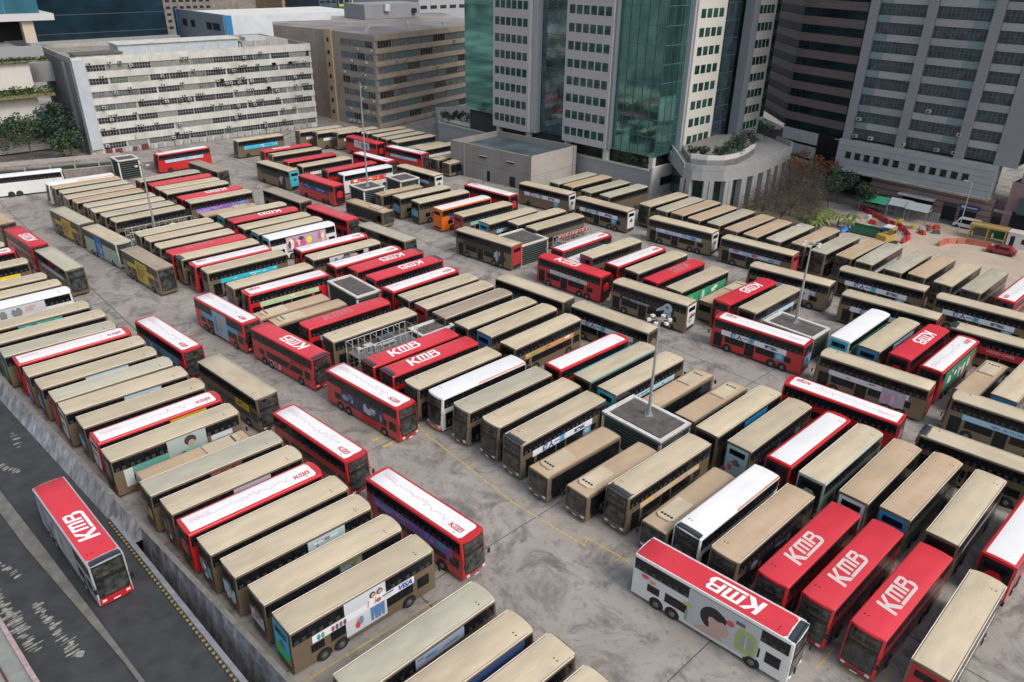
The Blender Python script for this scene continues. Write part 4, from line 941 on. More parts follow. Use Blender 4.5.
FARS = [
 ('far_building','brown grey block right of the navy glass block',(-196,430),(-150,470),60,0,60,mat('far_brown',(.20,.18,.165),.9,var=.3,scale=.5),grid_items(60,6,40,3.6,3.3,2.2,1.3,WD)),
 ('blue_white_block','low white and blue factory with white roof, upper left',(-127.9,356.5),(-78,402.5),38,0,20,mat('far_white_render',(.52,.55,.58),.8,var=.1,scale=.2),[('blue_corner',[(-.2,3,.02,.6,0,20.2,mat('render_blue',(.02,.17,.36),.7))]),('blue_band',[(34,58,.02,.4,12.6,14.0,mat('render_blue',(.02,.17,.36),.7))]),('blue_corner',[(62,67.8,.02,.6,12,20.2,mat('render_blue',(.02,.17,.36),.7))])]+grid_items(64,14.6,18.4,5.2,3.8,3.6,1.5,WD)+grid_items(64,5.6,9.4,5.2,3.8,3.6,1.5,WD),'building',mat('roof_white_far',(.60,.60,.58),.7,var=.05,scale=.05)),
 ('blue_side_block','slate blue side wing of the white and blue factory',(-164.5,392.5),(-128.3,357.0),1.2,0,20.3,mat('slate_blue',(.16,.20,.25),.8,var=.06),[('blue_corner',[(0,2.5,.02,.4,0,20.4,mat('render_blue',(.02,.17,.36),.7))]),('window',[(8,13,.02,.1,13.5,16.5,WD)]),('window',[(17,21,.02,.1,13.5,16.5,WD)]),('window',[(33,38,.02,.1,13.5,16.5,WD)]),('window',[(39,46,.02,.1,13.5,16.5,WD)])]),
 ('long_housing_block','long beige factory row on the skyline, upper left',(-330,520),(-150,690),50,0,62,mat('far_beige',(.30,.235,.185),.9,var=.15,scale=.15),grid_items(247,0,62,9.5,3.6,6.5,1.5,mat('far_window',(.14,.13,.12),.6,var=.4,scale=.2),.2)),
 ('tan_block','tan factory block behind the white and blue factory roof',(-160,560),(-116,601),40,0,52,mat('far_tan',(.36,.26,.17),.9,var=.15,scale=.15),grid_items(60,0,52,6,3.6,3,1.5,mat('far_window',(.14,.13,.12),.6,var=.4,scale=.2),.2)),
 ('slate_block','dark slate blue narrow block beside the yellow green building',(-115.5,480),(-106.8,488.5),40,0,60,mat('far_slate',(.05,.075,.10),.7,var=.2,scale=.2),grid_items(12,0,60,4,3.5,2.5,1.2,WD,.2)),
 ('yellow_green_block','building with a yellow green grid facade on the skyline',(-106.3,489),(-92.5,503),40,0,60,mat('far_teal_panel',(.10,.16,.20),.6,var=.3,scale=.3),[('floor_band',[(0,19.6,.02,.6,k*5.5,k*5.5+1.1,mat('lime_paint',(.42,.50,.06),.6))]) for k in range(10)]+[('column_band',[(x,x+2,.62,.9,0,55,mat('lime_bright',(.25,.62,.05),.6))]) for x in (9,)]+grid_items(19,0,55,4,5.5,2.6,2.5,WD,.1)),
 ('white_roof_shed','long shed with a white roof on the skyline behind the brown block',(-48,400),(26,468),60,0,26,mat('far_grey',(.33,.34,.36),.8,var=.1),grid_items(96,19,25,6,6,4,1.6,WD),'building',mat('roof_white_far',(.6,.6,.58),.7)),
 ('skyline_block','dark far block above the white roofed shed',(-60,640),(60,750),60,0,60,mat('far_dark',(.10,.10,.11),.9,var=.3,scale=.1),grid_items(160,20,60,8,4,5,1.6,WD)),
 ('skyline_block','far grey block on the skyline behind the office towers',(70,330),(160,260),60,0,90,mat('far_dark2',(.09,.10,.11),.9,var=.2,scale=.1),grid_items(110,0,60,8,4,5,1.6,WD)),
 ('skyline_block','far block closing the view behind the left terraces',(-420,380),(-215,500),60,0,80,mat('far_dark3',(.12,.13,.14),.9,var=.2,scale=.1),grid_items(230,0,60,8,4,5,1.6,WD)),
]
for v in FARS:
    far_box(*v)
TREES = [
 (-127, 170, 0, 8.5, 5.0, ('deep', 'blue', 'mid'), 20, 'dark green tree, second from the left in the clump beside the factory', 'dark trees left of the factory', {'n': 1700, 'leaf': 0.3, 'clumps': 16}),
 (-121.5, 175, 0, 10, 5.2, ('blue', 'deep', 'blue'), 21, 'dark green tree, third from the left in the clump beside the factory', 'dark trees left of the factory', {'n': 1700, 'leaf': 0.3, 'clumps': 16}),
 (-115.5, 180, 0, 10.5, 5.4, ('deep', 'blue', 'mid'), 22, 'dark green tree, fourth from the left in the clump beside the factory', 'dark trees left of the factory', {'n': 1700, 'leaf': 0.3, 'clumps': 16}),
 (-110.2, 184, 0, 10, 4.8, ('blue', 'deep', 'blue'), 23, 'dark green tree, sixth from the left in the clump beside the factory', 'dark trees left of the factory', {'n': 1700, 'leaf': 0.3, 'clumps': 16}),
 (-106.5, 181, 0, 7, 3.8, ('deep', 'blue', 'mid'), 24, 'dark green tree, rightmost from the left in the clump beside the factory', 'dark trees left of the factory', {'n': 1700, 'leaf': 0.3, 'clumps': 16}),
 (-114.5, 190, 0, 13, 3.6, ('blue', 'deep', 'blue'), 25, 'dark green tree, fifth from the left in the clump beside the factory', 'dark trees left of the factory', {'n': 1700, 'leaf': 0.3, 'clumps': 16}),
 (-133, 165, 0, 8, 5.0, ('deep', 'blue', 'mid'), 26, 'dark green tree, first from the left in the clump beside the factory', 'dark trees left of the factory', {'n': 1700, 'leaf': 0.3, 'clumps': 16}),
 (46.5, 143.5, 0, 4.5, 2.6, ('dry', 'dry', 'olive'), 50, 'bare brown tree, first counting away from the buses beside the curved podium', 'bare brown trees beside the curved podium', {'n': 750, 'leaf': 0.11, 'clumps': 18, 'bare': True, 'name': 'bare_tree'}),
 (49.5, 146, 0, 5.5, 3.2, ('dry', 'dry', 'dry'), 51, 'bare brown tree, third counting away from the buses beside the curved podium', 'bare brown trees beside the curved podium', {'n': 750, 'leaf': 0.11, 'clumps': 18, 'bare': True, 'name': 'bare_tree'}),
 (52.3, 143, 0, 5, 3.2, ('dry', 'dry', 'dry'), 52, 'bare brown tree, second counting away from the buses beside the curved podium', 'bare brown trees beside the curved podium', {'n': 750, 'leaf': 0.11, 'clumps': 18, 'bare': True, 'name': 'bare_tree'}),
 (55.5, 147.5, 0, 6, 3.6, ('dry', 'dry', 'olive'), 53, 'bare brown tree, fifth counting away from the buses beside the curved podium', 'bare brown trees beside the curved podium', {'n': 750, 'leaf': 0.11, 'clumps': 18, 'bare': True, 'name': 'bare_tree'}),
 (54, 151.5, 0, 6.5, 3.6, ('dry', 'dry', 'dry'), 54, 'bare brown tree, seventh counting away from the buses beside the curved podium', 'bare brown trees beside the curved podium', {'n': 750, 'leaf': 0.11, 'clumps': 18, 'bare': True, 'name': 'bare_tree'}),
 (58.5, 145, 0, 5.5, 3.4, ('dry', 'dry', 'dry'), 55, 'bare brown tree, fourth counting away from the buses beside the curved podium', 'bare brown trees beside the curved podium', {'n': 750, 'leaf': 0.11, 'clumps': 18, 'bare': True, 'name': 'bare_tree'}),
 (60.5, 151, 0, 6.5, 3.8, ('dry', 'dry', 'olive'), 56, 'bare brown tree, eighth counting away from the buses beside the curved podium', 'bare brown trees beside the curved podium', {'n': 750, 'leaf': 0.11, 'clumps': 18, 'bare': True, 'name': 'bare_tree'}),
 (58.5, 157, 0, 7, 3.8, ('dry', 'dry', 'dry'), 57, 'bare brown tree, ninth counting away from the buses beside the curved podium', 'bare brown trees beside the curved podium', {'n': 750, 'leaf': 0.11, 'clumps': 18, 'bare': True, 'name': 'bare_tree'}),
 (63, 157.5, 0, 6.5, 3.8, ('dry', 'dry', 'dry'), 58, 'bare brown tree, tenth counting away from the buses beside the curved podium', 'bare brown trees beside the curved podium', {'n': 750, 'leaf': 0.11, 'clumps': 18, 'bare': True, 'name': 'bare_tree'}),
 (56, 139.5, 0, 4.5, 3, ('dry', 'dry', 'olive'), 59, 'bare brown tree, sixth counting away from the buses beside the curved podium', 'bare brown trees beside the curved podium', {'n': 750, 'leaf': 0.11, 'clumps': 18, 'bare': True, 'name': 'bare_tree'}),
 (63.8, 166, 0, 8.5, 3.6, ('rust', 'rust', 'olive'), 70, 'rust-leaved tree, middle of three, before the brown banded tower', 'rust coloured trees before the banded tower', {'n': 900, 'leaf': 0.2, 'clumps': 12}),
 (66.6, 162.2, 0, 8, 3.2, ('rust', 'rust', 'olive'), 71, 'rust-leaved tree, rightmost of three, before the brown banded tower', 'rust coloured trees before the banded tower', {'n': 900, 'leaf': 0.2, 'clumps': 12}),
 (60.8, 163.5, 0, 8, 3.4, ('rust', 'rust', 'olive'), 72, 'rust-leaved tree, leftmost of three, before the brown banded tower', 'rust coloured trees before the banded tower', {'n': 900, 'leaf': 0.2, 'clumps': 12}),
 (68.8, 157.2, 0, 7.5, 3.2, ('deep', 'blue', 'mid'), 80, 'dark green street tree, tallest near the site canopies', 'green street trees by the site', {'n': 1300, 'leaf': 0.2, 'clumps': 13}),
 (65.5, 153.6, 0, 6.5, 3.0, ('deep', 'blue', 'mid'), 81, 'dark green street tree, left near the site canopies', 'green street trees by the site', {'n': 1300, 'leaf': 0.2, 'clumps': 13}),
 (71.5, 151.2, 0, 5.6, 2.4, ('deep', 'blue', 'mid'), 82, 'dark green street tree, lower right near the site canopies', 'green street trees by the site', {'n': 1300, 'leaf': 0.2, 'clumps': 13}),
 (74.8, 151.8, 0, 3.4, 1.7, ('deep', 'blue', 'mid'), 83, 'dark green street tree, small rightmost near the site canopies', 'green street trees by the site', {'n': 1300, 'leaf': 0.2, 'clumps': 13}),
]
BANANAS = [
 (57, 137.5, 0.02, 1.34, 1, 'banana plant with ragged yellow green leaves, second from the left behind the buses'),
 (58.7, 139.5, 0.02, 1.4, 2, 'banana plant with ragged yellow green leaves, fourth from the left behind the buses'),
 (60, 141.3, 0.02, 1.25, 3, 'banana plant with ragged yellow green leaves, fifth from the left behind the buses'),
 (61.2, 143.3, 0.02, 1.33, 4, 'banana plant with ragged yellow green leaves, seventh from the left behind the buses'),
 (62.8, 141, 0.02, 1.46, 5, 'banana plant with ragged yellow green leaves, eighth from the left behind the buses'),
 (59.3, 143.4, 0.02, 1.46, 6, 'banana plant with ragged yellow green leaves, third from the left behind the buses'),
 (64.2, 139.5, 0.02, 1.19, 7, 'banana plant with ragged yellow green leaves, ninth from the left behind the buses'),
 (62.0, 145.2, 0.02, 1.22, 8, 'banana plant with ragged yellow green leaves, sixth from the left behind the buses'),
 (56.2, 140.2, 0.02, 1.17, 9, 'banana plant with ragged yellow green leaves, first from the left behind the buses'),
 (65.8, 141.8, 0.02, 1.3, 10, 'banana plant with ragged yellow green leaves, tenth from the left behind the buses'),
]
BUSHES = [
 (11.0, 180.0, 5.2, 0.9, 1, 'round bush, first from the left on the podium ledge'),
 (15.0, 176.1, 5.2, 1.0, 2, 'round bush, second from the left on the podium ledge'),
 (18.6, 172.7, 5.2, 0.7, 3, 'round bush, third from the left on the podium ledge'),
 (23.1, 168.4, 5.2, 1.1, 4, 'round bush, fourth from the left on the podium ledge'),
 (26.3, 165.2, 5.2, 1.5, 5, 'round bush, fifth from the left on the podium ledge'),
 (28.6, 163.1, 5.2, 1.4, 6, 'round bush, sixth from the left on the podium ledge'),
 (36.5, 154.6, 9.9, 1.3, 11, 'dark bush, first from the left on the curved podium roof', ('deep', 'blue'), 'dark bushes on the curved podium roof'),
 (38.6, 153.4, 9.9, 1.4, 12, 'dark bush, second from the left on the curved podium roof', ('deep', 'blue'), 'dark bushes on the curved podium roof'),
 (41.0, 153.3, 9.9, 1.4, 13, 'dark bush, third from the left on the curved podium roof', ('deep', 'blue'), 'dark bushes on the curved podium roof'),
 (43.3, 154.3, 9.9, 1.7, 14, 'dark bush, fourth from the left on the curved podium roof', ('deep', 'blue'), 'dark bushes on the curved podium roof'),
 (45.0, 156.2, 9.9, 2.0, 15, 'dark bush, fifth from the left on the curved podium roof', ('deep', 'blue'), 'dark bushes on the curved podium roof'),
 (46.7, 158.6, 9.9, 2.2, 16, 'dark bush, sixth from the left on the curved podium roof', ('deep', 'blue'), 'dark bushes on the curved podium roof'),
 (48.2, 161.2, 9.9, 2.3, 17, 'dark bush, seventh from the left on the curved podium roof', ('deep', 'blue'), 'dark bushes on the curved podium roof'),
 (49.9, 163.9, 9.9, 2.2, 18, 'dark bush, eighth from the left on the curved podium roof', ('deep', 'blue'), 'dark bushes on the curved podium roof'),
 (56.5, 174, 9.9, 2.2, 19, 'dark bush, ninth from the left on the curved podium roof', ('deep', 'blue'), 'dark bushes on the curved podium roof'),
 (-17.5, 209.5, 5.0, 1.7, 31, 'low green shrub, first in the bed behind the plant building', ('mid', 'deep'), 'low shrubs behind the plant building'),
 (-15, 212, 5.0, 1.7, 32, 'low green shrub, second in the bed behind the plant building', ('mid', 'deep'), 'low shrubs behind the plant building'),
 (-12, 209, 5.0, 1.7, 33, 'low green shrub, third in the bed behind the plant building', ('mid', 'deep'), 'low shrubs behind the plant building'),
 (-19, 213, 5.0, 1.7, 34, 'low green shrub, fourth in the bed behind the plant building', ('mid', 'deep'), 'low shrubs behind the plant building'),
]
SLAMPS = [
 (85.1, 138.9, 9.6, 135, 'pale street lamp standing by the grey hoarding'),
 (72.4, 169.5, 10.5, 160, 'tall street lamp before the brown banded tower'),
 (48.7, 127.3, 4.4, 0, 'short thin pole among the rearmost tan roofed buses'),
]
GABLES = [
 (77.6, 147.6, -42, 4.2, 3.4, 2.6, mat('canopy_grey',(.40,.41,.43),.6), 'grey gable canopy, left of the pair on the building site'),
 (79.8, 144.9, -42, 4.2, 3.4, 2.6, mat('canopy_grey',(.40,.41,.43),.6), 'grey gable canopy, right of the pair on the building site'),
 (73.9, 150.8, -42, 5.5, 3.0, 2.3, mat('canopy_green',(.04,.30,.17),.6), 'bright green canopy at the back of the building site'),
]
BUSES = [
 (0, -90.38, 126.2, -41.0, 12.75, 'gold', 'roof=tan', 'tan-roofed gold bus, thirteenth from camera in the crosswise line beside the wall row', 155),
 (1, -79.15, 116.08, -41.8, 12.75, 'redK', '', 'all-red bus, eleventh from camera in the crosswise line beside the wall row', 140),
 (2, -68.54, 106.49, -42.0, 12.75, 'gold', 'roof=grey ad=lightgrey', 'grey-roofed gold bus, ninth from camera in the crosswise line beside the wall row', 127),
 (3, -85.09, 108.59, 43.3, 12.75, 'gold', '', 'beige-roofed gold bus, twenty-ninth from camera in the row backed onto the road wall', 138),
 (4, -82.05, 106.2, 43.3, 12.75, 'redW', '', 'white-roofed red bus, twenty-eighth from camera in the row backed onto the road wall', 134),
 (5, -77.38, 101.68, 43.3, 12.75, 'gold', 'ad=yellow front=cyan', 'beige-roofed gold bus, twenty-seventh from camera in the row backed onto the road wall', 128),
 (6, -71.46, 96.02, 43.3, 12.75, 'gold', 'ad=pink', 'beige-roofed gold bus, twenty-sixth from camera in the row backed onto the road wall', 120),
 (7, -68.36, 93.54, 43.3, 12.75, 'gold', '', 'beige-roofed gold bus, twenty-fifth from camera in the row backed onto the road wall', 116),
 (8, -65.65, 91.29, 43.3, 12.75, 'white', 'ad=grey', 'white bus, twenty-fourth from camera in the row backed onto the road wall', 112),
 (9, -60.55, 86.52, 43.3, 12.75, 'gold', 'ad=teal', 'beige-roofed gold bus, twenty-third from camera in the row backed onto the road wall', 106),
 (10, -57.39, 83.78, 43.3, 12.75, 'gold', '', 'beige-roofed gold bus, twenty-second from camera in the row backed onto the road wall', 102),
 (11, -54.36, 80.72, 41.7, 12.75, 'gold', 'ad=green rear=bluegreen roof=grey', 'grey-roofed gold bus, twenty-first from camera in the row backed onto the road wall', 97),
 (12, -51.85, 79.05, 43.5, 12.75, 'redW', '', 'white-roofed red bus, twentieth from camera in the row backed onto the road wall', 95),
 (13, -49.16, 76.48, 42.7, 12.75, 'gold', 'rear=pink', 'beige-roofed gold bus, nineteenth from camera in the row backed onto the road wall', 91),
 (14, -46.39, 73.95, 43.3, 12.75, 'gold', 'ad=lightblue rear=bluead', 'beige-roofed gold bus, eighteenth from camera in the row backed onto the road wall', 87),
 (15, -43.52, 71.49, 43.1, 12.75, 'gold', 'roof=grey rear=red ad=blue', 'grey-roofed gold bus, seventeenth from camera in the row backed onto the road wall', 84),
 (16, -41.25, 69.17, 42.3, 12.75, 'gold', 'ad=lightblue rear=white', 'beige-roofed gold bus, sixteenth from camera in the row backed onto the road wall', 81),
 (17, -38.14, 66.73, 42.8, 12.75, 'gold', 'rear=bluead', 'beige-roofed gold bus, fifteenth from camera in the row backed onto the road wall', 77),
 (18, -35.48, 64.15, 43.5, 12.75, 'redW', 'rear=whitered ad=yellow', 'white-roofed red bus, fourteenth from camera in the row backed onto the road wall', 73),
 (19, -33.03, 61.45, 43.9, 12.75, 'gold', 'ad=tealman', 'beige-roofed gold bus, thirteenth from camera in the row backed onto the road wall', 70),
 (20, -30.29, 72.11, -41.5, 12.75, 'gold', 'ad=yellowsmall', 'beige-roofed gold bus, fourth from camera in the crosswise line beside the wall row', 78),
 (21, -30.04, 58.99, 43.8, 10.6, 'single', '', 'tan single-deck bus, twelfth from camera in the row backed onto the road wall', 66),
 (22, -27.25, 56.66, 43.4, 12.75, 'gold', 'roof=grey rear=yellow ad=redsmall', 'grey-roofed gold bus, eleventh from camera in the row backed onto the road wall', 63),
 (23, -24.48, 54.34, 43.5, 12.75, 'gold', 'rear=redsmall ad=lightgrey', 'beige-roofed gold bus, tenth from camera in the row backed onto the road wall', 60),
 (24, -22.08, 51.85, 43.3, 12.75, 'redW', '', 'white-roofed red bus, ninth from camera in the row backed onto the road wall', 56),
 (25, -19.54, 49.64, 43.2, 12.75, 'gold', 'rear=tealsmall', 'beige-roofed gold bus, eighth from camera in the row backed onto the road wall', 53),
 (26, -16.86, 47.32, 43.1, 12.75, 'gold', 'rear=cyansmall ad=lightblue', 'beige-roofed gold bus, seventh from camera in the row backed onto the road wall', 50),
 (27, -13.9, 44.69, 43.3, 12.75, 'gold', 'rear=blueghost ad=darkgold', 'beige-roofed gold bus, sixth from camera in the row backed onto the road wall', 47),
 (28, -11.34, 42.13, 43.1, 12.75, 'gold', 'rear=bluegreen ad=visa', 'beige-roofed gold bus, fifth from camera in the row backed onto the road wall', 44),
 (29, -5.98, 37.18, 44.5, 12.75, 'gold', 'roof=grey ad=tealstripe', 'grey-roofed gold bus, fourth from camera in the row backed onto the road wall', 38),
 (30, -3.33, 34.55, 43.3, 12.75, 'gold', 'ad=bluedark', 'beige-roofed gold bus, third from camera in the row backed onto the road wall', 35),
 (31, -0.71, 32.35, 43.3, 12.75, 'gold', 'ad=white', 'beige-roofed gold bus, second from camera in the row backed onto the road wall', 32),
 (32, 1.8, 29.91, 43.3, 12.75, 'gold', '', 'beige-roofed gold bus, nearest to camera in the row backed onto the road wall', 30),
 (33, -35.78, 48.4, -44.1, 13.6, 'road', 'ad=roadart', 'red-roofed double-decker with big white letters driving alone on the dark road', 60),
 (34, -42.09, 82.32, -41.2, 12.75, 'redW', 'ad=bluepic', 'white-roofed red bus, sixth from camera in the crosswise line beside the wall row', 92),
 (35, -18.74, 61.61, -41.7, 12.75, 'redW', '', 'white-roofed red bus, second from camera in the crosswise line beside the wall row', 64),
 (36, -7.35, 51.14, -41.8, 12.75, 'redW', 'ad=purple', 'white-roofed red bus, nearest to camera in the crosswise line beside the wall row', 52),
 (37, -88.3, 150.62, -138.8, 12.75, 'white', 'orange', 'white bus, thirty-ninth from camera in the second row from the road wall', 175),
 (38, -85.68, 148.03, -138.6, 12.75, 'gold', 'roof=tan', 'tan-roofed gold bus, thirty-eighth from camera in the second row from the road wall', 171),
 (39, -82.62, 145.03, -137.4, 12.75, 'gold', 'roof=grey', 'grey-roofed gold bus, thirty-seventh from camera in the second row from the road wall', 167),
 (40, -79.77, 141.87, -136.1, 12.75, 'gold', '', 'beige-roofed gold bus, thirty-sixth from camera in the second row from the road wall', 163),
 (41, -77.04, 139.31, -136.4, 12.75, 'gold', 'roof=tan', 'tan-roofed gold bus, thirty-fifth from camera in the second row from the road wall', 159),
 (42, -73.69, 136.63, -137.1, 12.75, 'gold', 'roof=grey', 'grey-roofed gold bus, thirty-fourth from camera in the second row from the road wall', 155),
 (43, -70.83, 134.11, -137.0, 12.75, 'gold', '', 'beige-roofed gold bus, thirty-third from camera in the second row from the road wall', 152),
 (44, -68.03, 131.5, -136.1, 12.75, 'gold', 'roof=grey', 'grey-roofed gold bus, thirty-second from camera in the second row from the road wall', 148),
 (45, -65.02, 128.87, -136.0, 12.75, 'gold', '', 'beige-roofed gold bus, thirty-first from camera in the second row from the road wall', 144),
 (46, -77.56, 127.09, -40.8, 12.75, 'gold', 'roof=grey ad=yellowbig', 'grey-roofed gold bus, twelfth from camera in the crosswise line beside the wall row', 149),
 (47, -66.86, 117.75, -40.2, 12.75, 'gold', 'roof=beige ad=greenblue', 'pale green bus, tenth from camera in the crosswise line beside the wall row', 135),
 (48, -55.71, 107.43, -42.1, 12.75, 'gold', 'roof=brown ad=yellowbig', 'brown-roofed gold bus, eighth from camera in the crosswise line beside the wall row', 121),
 (49, -57.37, 122.03, -136.8, 12.75, 'gold', '', 'beige-roofed gold bus, thirtieth from camera in the second row from the road wall', 135),
 (50, -54.85, 119.39, -137.9, 12.75, 'gold', '', 'beige-roofed gold bus, twenty-ninth from camera in the second row from the road wall', 131),
 (51, -51.96, 116.46, -138.1, 12.75, 'gold', '', 'beige-roofed gold bus, twenty-eighth from camera in the second row from the road wall', 128),
 (52, -49.09, 113.89, -136.7, 12.75, 'redK', 'faded', 'all-red bus, twenty-seventh from camera in the second row from the road wall', 124),
 (53, -46.42, 111.75, -138.1, 12.75, 'gold', 'cap', 'beige-roofed gold bus, twenty-sixth from camera in the second row from the road wall', 121),
 (54, -43.59, 108.96, -137.9, 12.75, 'redW', '', 'white-roofed red bus, twenty-fifth from camera in the second row from the road wall', 117),
 (55, -40.69, 106.78, -137.6, 12.75, 'gold', 'ad=cyan old', 'beige-roofed gold bus, twenty-fourth from camera in the second row from the road wall', 114),
 (56, -35.13, 101.35, -136.8, 12.75, 'gold', 'old', 'beige-roofed gold bus, twenty-third from camera in the second row from the road wall', 107),
 (57, -32.39, 98.84, -138.5, 12.75, 'redW', 'ad=lightgreen', 'white-roofed red bus, twenty-second from camera in the second row from the road wall', 104),
 (58, -30.1, 93.32, -137.0, 10.6, 'single', '', 'tan single-deck bus, twenty-first from camera in the second row from the road wall', 98),
 (59, -27.38, 91.67, -137.1, 10.6, 'single', '', 'tan single-deck bus, twentieth from camera in the second row from the road wall', 96),
 (60, -21.88, 89.12, -136.7, 12.75, 'redK', 'faded ad=cyan', 'all-red bus, nineteenth from camera in the second row from the road wall', 92),
 (61, -17.87, 85.82, -136.9, 12.75, 'gold', '', 'beige-roofed gold bus, eighteenth from camera in the second row from the road wall', 88),
 (62, -77.84, 176.07, -135.2, 12.75, 'redW', 'ad=lightblue', 'white-roofed red bus, thirty-eighth from camera in the third row from the road wall', 193),
 (63, -66.39, 162.24, -40.6, 12.75, 'gold', 'roof=brown front=white', 'brown-roofed gold bus, seventeenth from camera in the crosswise lines through the yard middle', 175),
 (64, -71.68, 154.16, 44.3, 12.75, 'gold', 'rear=red ad=lightblue roof=grey', 'grey-roofed gold bus, thirty-seventh from camera in the third row from the road wall', 170),
 (65, -68.07, 151.43, 43.8, 12.75, 'redK', 'nologo', 'all-red bus, thirty-sixth from camera in the third row from the road wall', 166),
 (66, -65.33, 148.55, 42.8, 12.75, 'gold', '', 'beige-roofed gold bus, thirty-fifth from camera in the third row from the road wall', 162),
 (67, -62.88, 146.06, 43.7, 12.75, 'gold', '', 'beige-roofed gold bus, thirty-fourth from camera in the third row from the road wall', 159),
 (68, -58.79, 142.84, 44.6, 12.75, 'redK', '', 'all-red bus, thirty-third from camera in the third row from the road wall', 154),
 (69, -56.18, 140.38, 43.0, 12.75, 'gold', 'ad=purple', 'beige-roofed gold bus, thirty-second from camera in the third row from the road wall', 151),
 (70, -53.08, 135.73, 42.7, 10.6, 'single', '', 'tan single-deck bus, thirty-first from camera in the third row from the road wall', 146),
 (71, -47.26, 132.38, 43.2, 12.75, 'gold', 'rear=cyan', 'beige-roofed gold bus, thirtieth from camera in the third row from the road wall', 141),
 (72, -44.53, 129.7, 41.5, 12.75, 'redK', '', 'all-red bus, twenty-ninth from camera in the third row from the road wall', 137),
 (73, -41.61, 126.24, 42.4, 12.75, 'gold', '', 'beige-roofed gold bus, twenty-eighth from camera in the third row from the road wall', 133),
 (74, -38.63, 123.94, 43.6, 12.75, 'gold', 'rear=cyan', 'beige-roofed gold bus, twenty-seventh from camera in the third row from the road wall', 130),
 (75, -36.05, 121.58, 42.8, 12.75, 'white', 'ad=colour rear=cyan', 'white bus, twenty-sixth from camera in the third row from the road wall', 127),
 (76, -29.39, 115.94, 42.4, 12.75, 'redW', '', 'white-roofed red bus, twenty-fifth from camera in the third row from the road wall', 120),
 (77, -26.71, 112.7, 42.4, 12.75, 'gold', 'ad=grey', 'beige-roofed gold bus, twenty-fourth from camera in the third row from the road wall', 116),
 (78, -22.83, 109.78, 44.3, 12.75, 'redW', 'rear=greyad', 'white-roofed red bus, twenty-third from camera in the third row from the road wall', 112),
 (79, -19.44, 108.54, 44.9, 12.75, 'redK', 'cap', 'all-red bus, twenty-second from camera in the third row from the road wall', 110),
 (80, -16.14, 105.44, 44.1, 12.75, 'redK', 'cap', 'all-red bus, twenty-first from camera in the third row from the road wall', 107),
 (81, -13.09, 101.19, 45.0, 12.75, 'redW', '', 'white-roofed red bus, twentieth from camera in the third row from the road wall', 102),
 (82, -10.33, 98.27, 43.1, 12.75, 'gold', 'rear=bluead', 'beige-roofed gold bus, nineteenth from camera in the third row from the road wall', 99),
 (83, -7.75, 95.75, 44.0, 12.75, 'gold', 'rear=red', 'beige-roofed gold bus, eighteenth from camera in the third row from the road wall', 96),
 (84, -64.48, 190.88, -137.4, 12.75, 'gold', 'ad=bluewave', 'beige-roofed gold bus, thirty-first from camera in the fourth row from the road wall', 201),
 (85, -54.76, 180.82, -138.0, 12.75, 'redK', '', 'all-red bus, thirtieth from camera in the fourth row from the road wall', 189),
 (86, -51.52, 176.87, -138.6, 12.75, 'gold', 'cap', 'beige-roofed gold bus, twenty-ninth from camera in the fourth row from the road wall', 184),
 (87, -46.85, 171.58, -137.1, 12.75, 'redK', 'nologo ad=yellow', 'all-red bus, twenty-eighth from camera in the fourth row from the road wall', 178),
 (88, -42.51, 167.92, -136.7, 12.75, 'gold', 'ad=white', 'beige-roofed gold bus, twenty-seventh from camera in the fourth row from the road wall', 173),
 (89, -51.98, 163.65, 140.0, 12.75, 'gold', 'rear=cyan ad=darkpic', 'beige-roofed gold bus, sixteenth from camera in the crosswise lines through the yard middle', 172),
 (90, -40.03, 153.06, 139.1, 12.75, 'redK', 'nologo ad=bluedark', 'all-red bus, fifteenth from camera in the crosswise lines through the yard middle', 158),
 (91, -43.82, 141.75, 138.8, 12.75, 'gold', 'roof=brown front=white', 'brown-roofed gold bus, fourteenth from camera in the crosswise lines through the yard middle', 148),
 (92, -51.89, 202.41, -139.9, 12.75, 'gold', 'ad=whitesmall cap', 'beige-roofed gold bus, eleventh from camera in the far short row by the plant building', 209),
 (93, -47.16, 201.31, -139.6, 12.75, 'gold', 'ad=whitesmall cap', 'beige-roofed gold bus, tenth from camera in the far short row by the plant building', 207),
 (94, -41.97, 201.36, -138.0, 12.75, 'gold', 'ad=whitesmall cap', 'beige-roofed gold bus, ninth from camera in the far short row by the plant building', 206),
 (95, -34.68, 202.31, -137.6, 12.75, 'gold', '', 'beige-roofed gold bus, eighth from camera in the far short row by the plant building', 205),
 (96, -31.78, 198.92, -134.1, 12.75, 'gold', '', 'beige-roofed gold bus, seventh from camera in the far short row by the plant building', 201),
 (97, -28.85, 196.13, -134.2, 12.75, 'gold', 'roof=grey', 'grey-roofed gold bus, sixth from camera in the far short row by the plant building', 198),
 (98, -25.81, 192.91, -135.1, 12.75, 'gold', 'ad=cyan', 'beige-roofed gold bus, fifth from camera in the far short row by the plant building', 195),
 (99, -22.4, 190.85, -136.0, 10.6, 'single', '', 'tan single-deck bus, fourth from camera in the far short row by the plant building', 192),
 (100, -18.47, 185.26, -135.0, 12.75, 'gold', 'ad=white', 'beige-roofed gold bus, third from camera in the far short row by the plant building', 186),
 (101, -15.33, 179.97, -134.2, 10.6, 'single', '', 'tan single-deck bus, second from camera in the far short row by the plant building', 181),
 (102, -12.32, 176.62, -134.2, 10.6, 'single', '', 'tan single-deck bus, nearest to camera in the far short row by the plant building', 177),
 (103, -37.8, 191.0, 138.5, 12.75, 'redK', 'nologo ad=grey', 'all-red bus, fourteenth from camera in the crosswise lines nearest the towers', 195),
 (104, -25.7, 180.68, -38.0, 12.75, 'redW', 'ad=lightblue', 'white-roofed red bus, thirteenth from camera in the crosswise lines nearest the towers', 182),
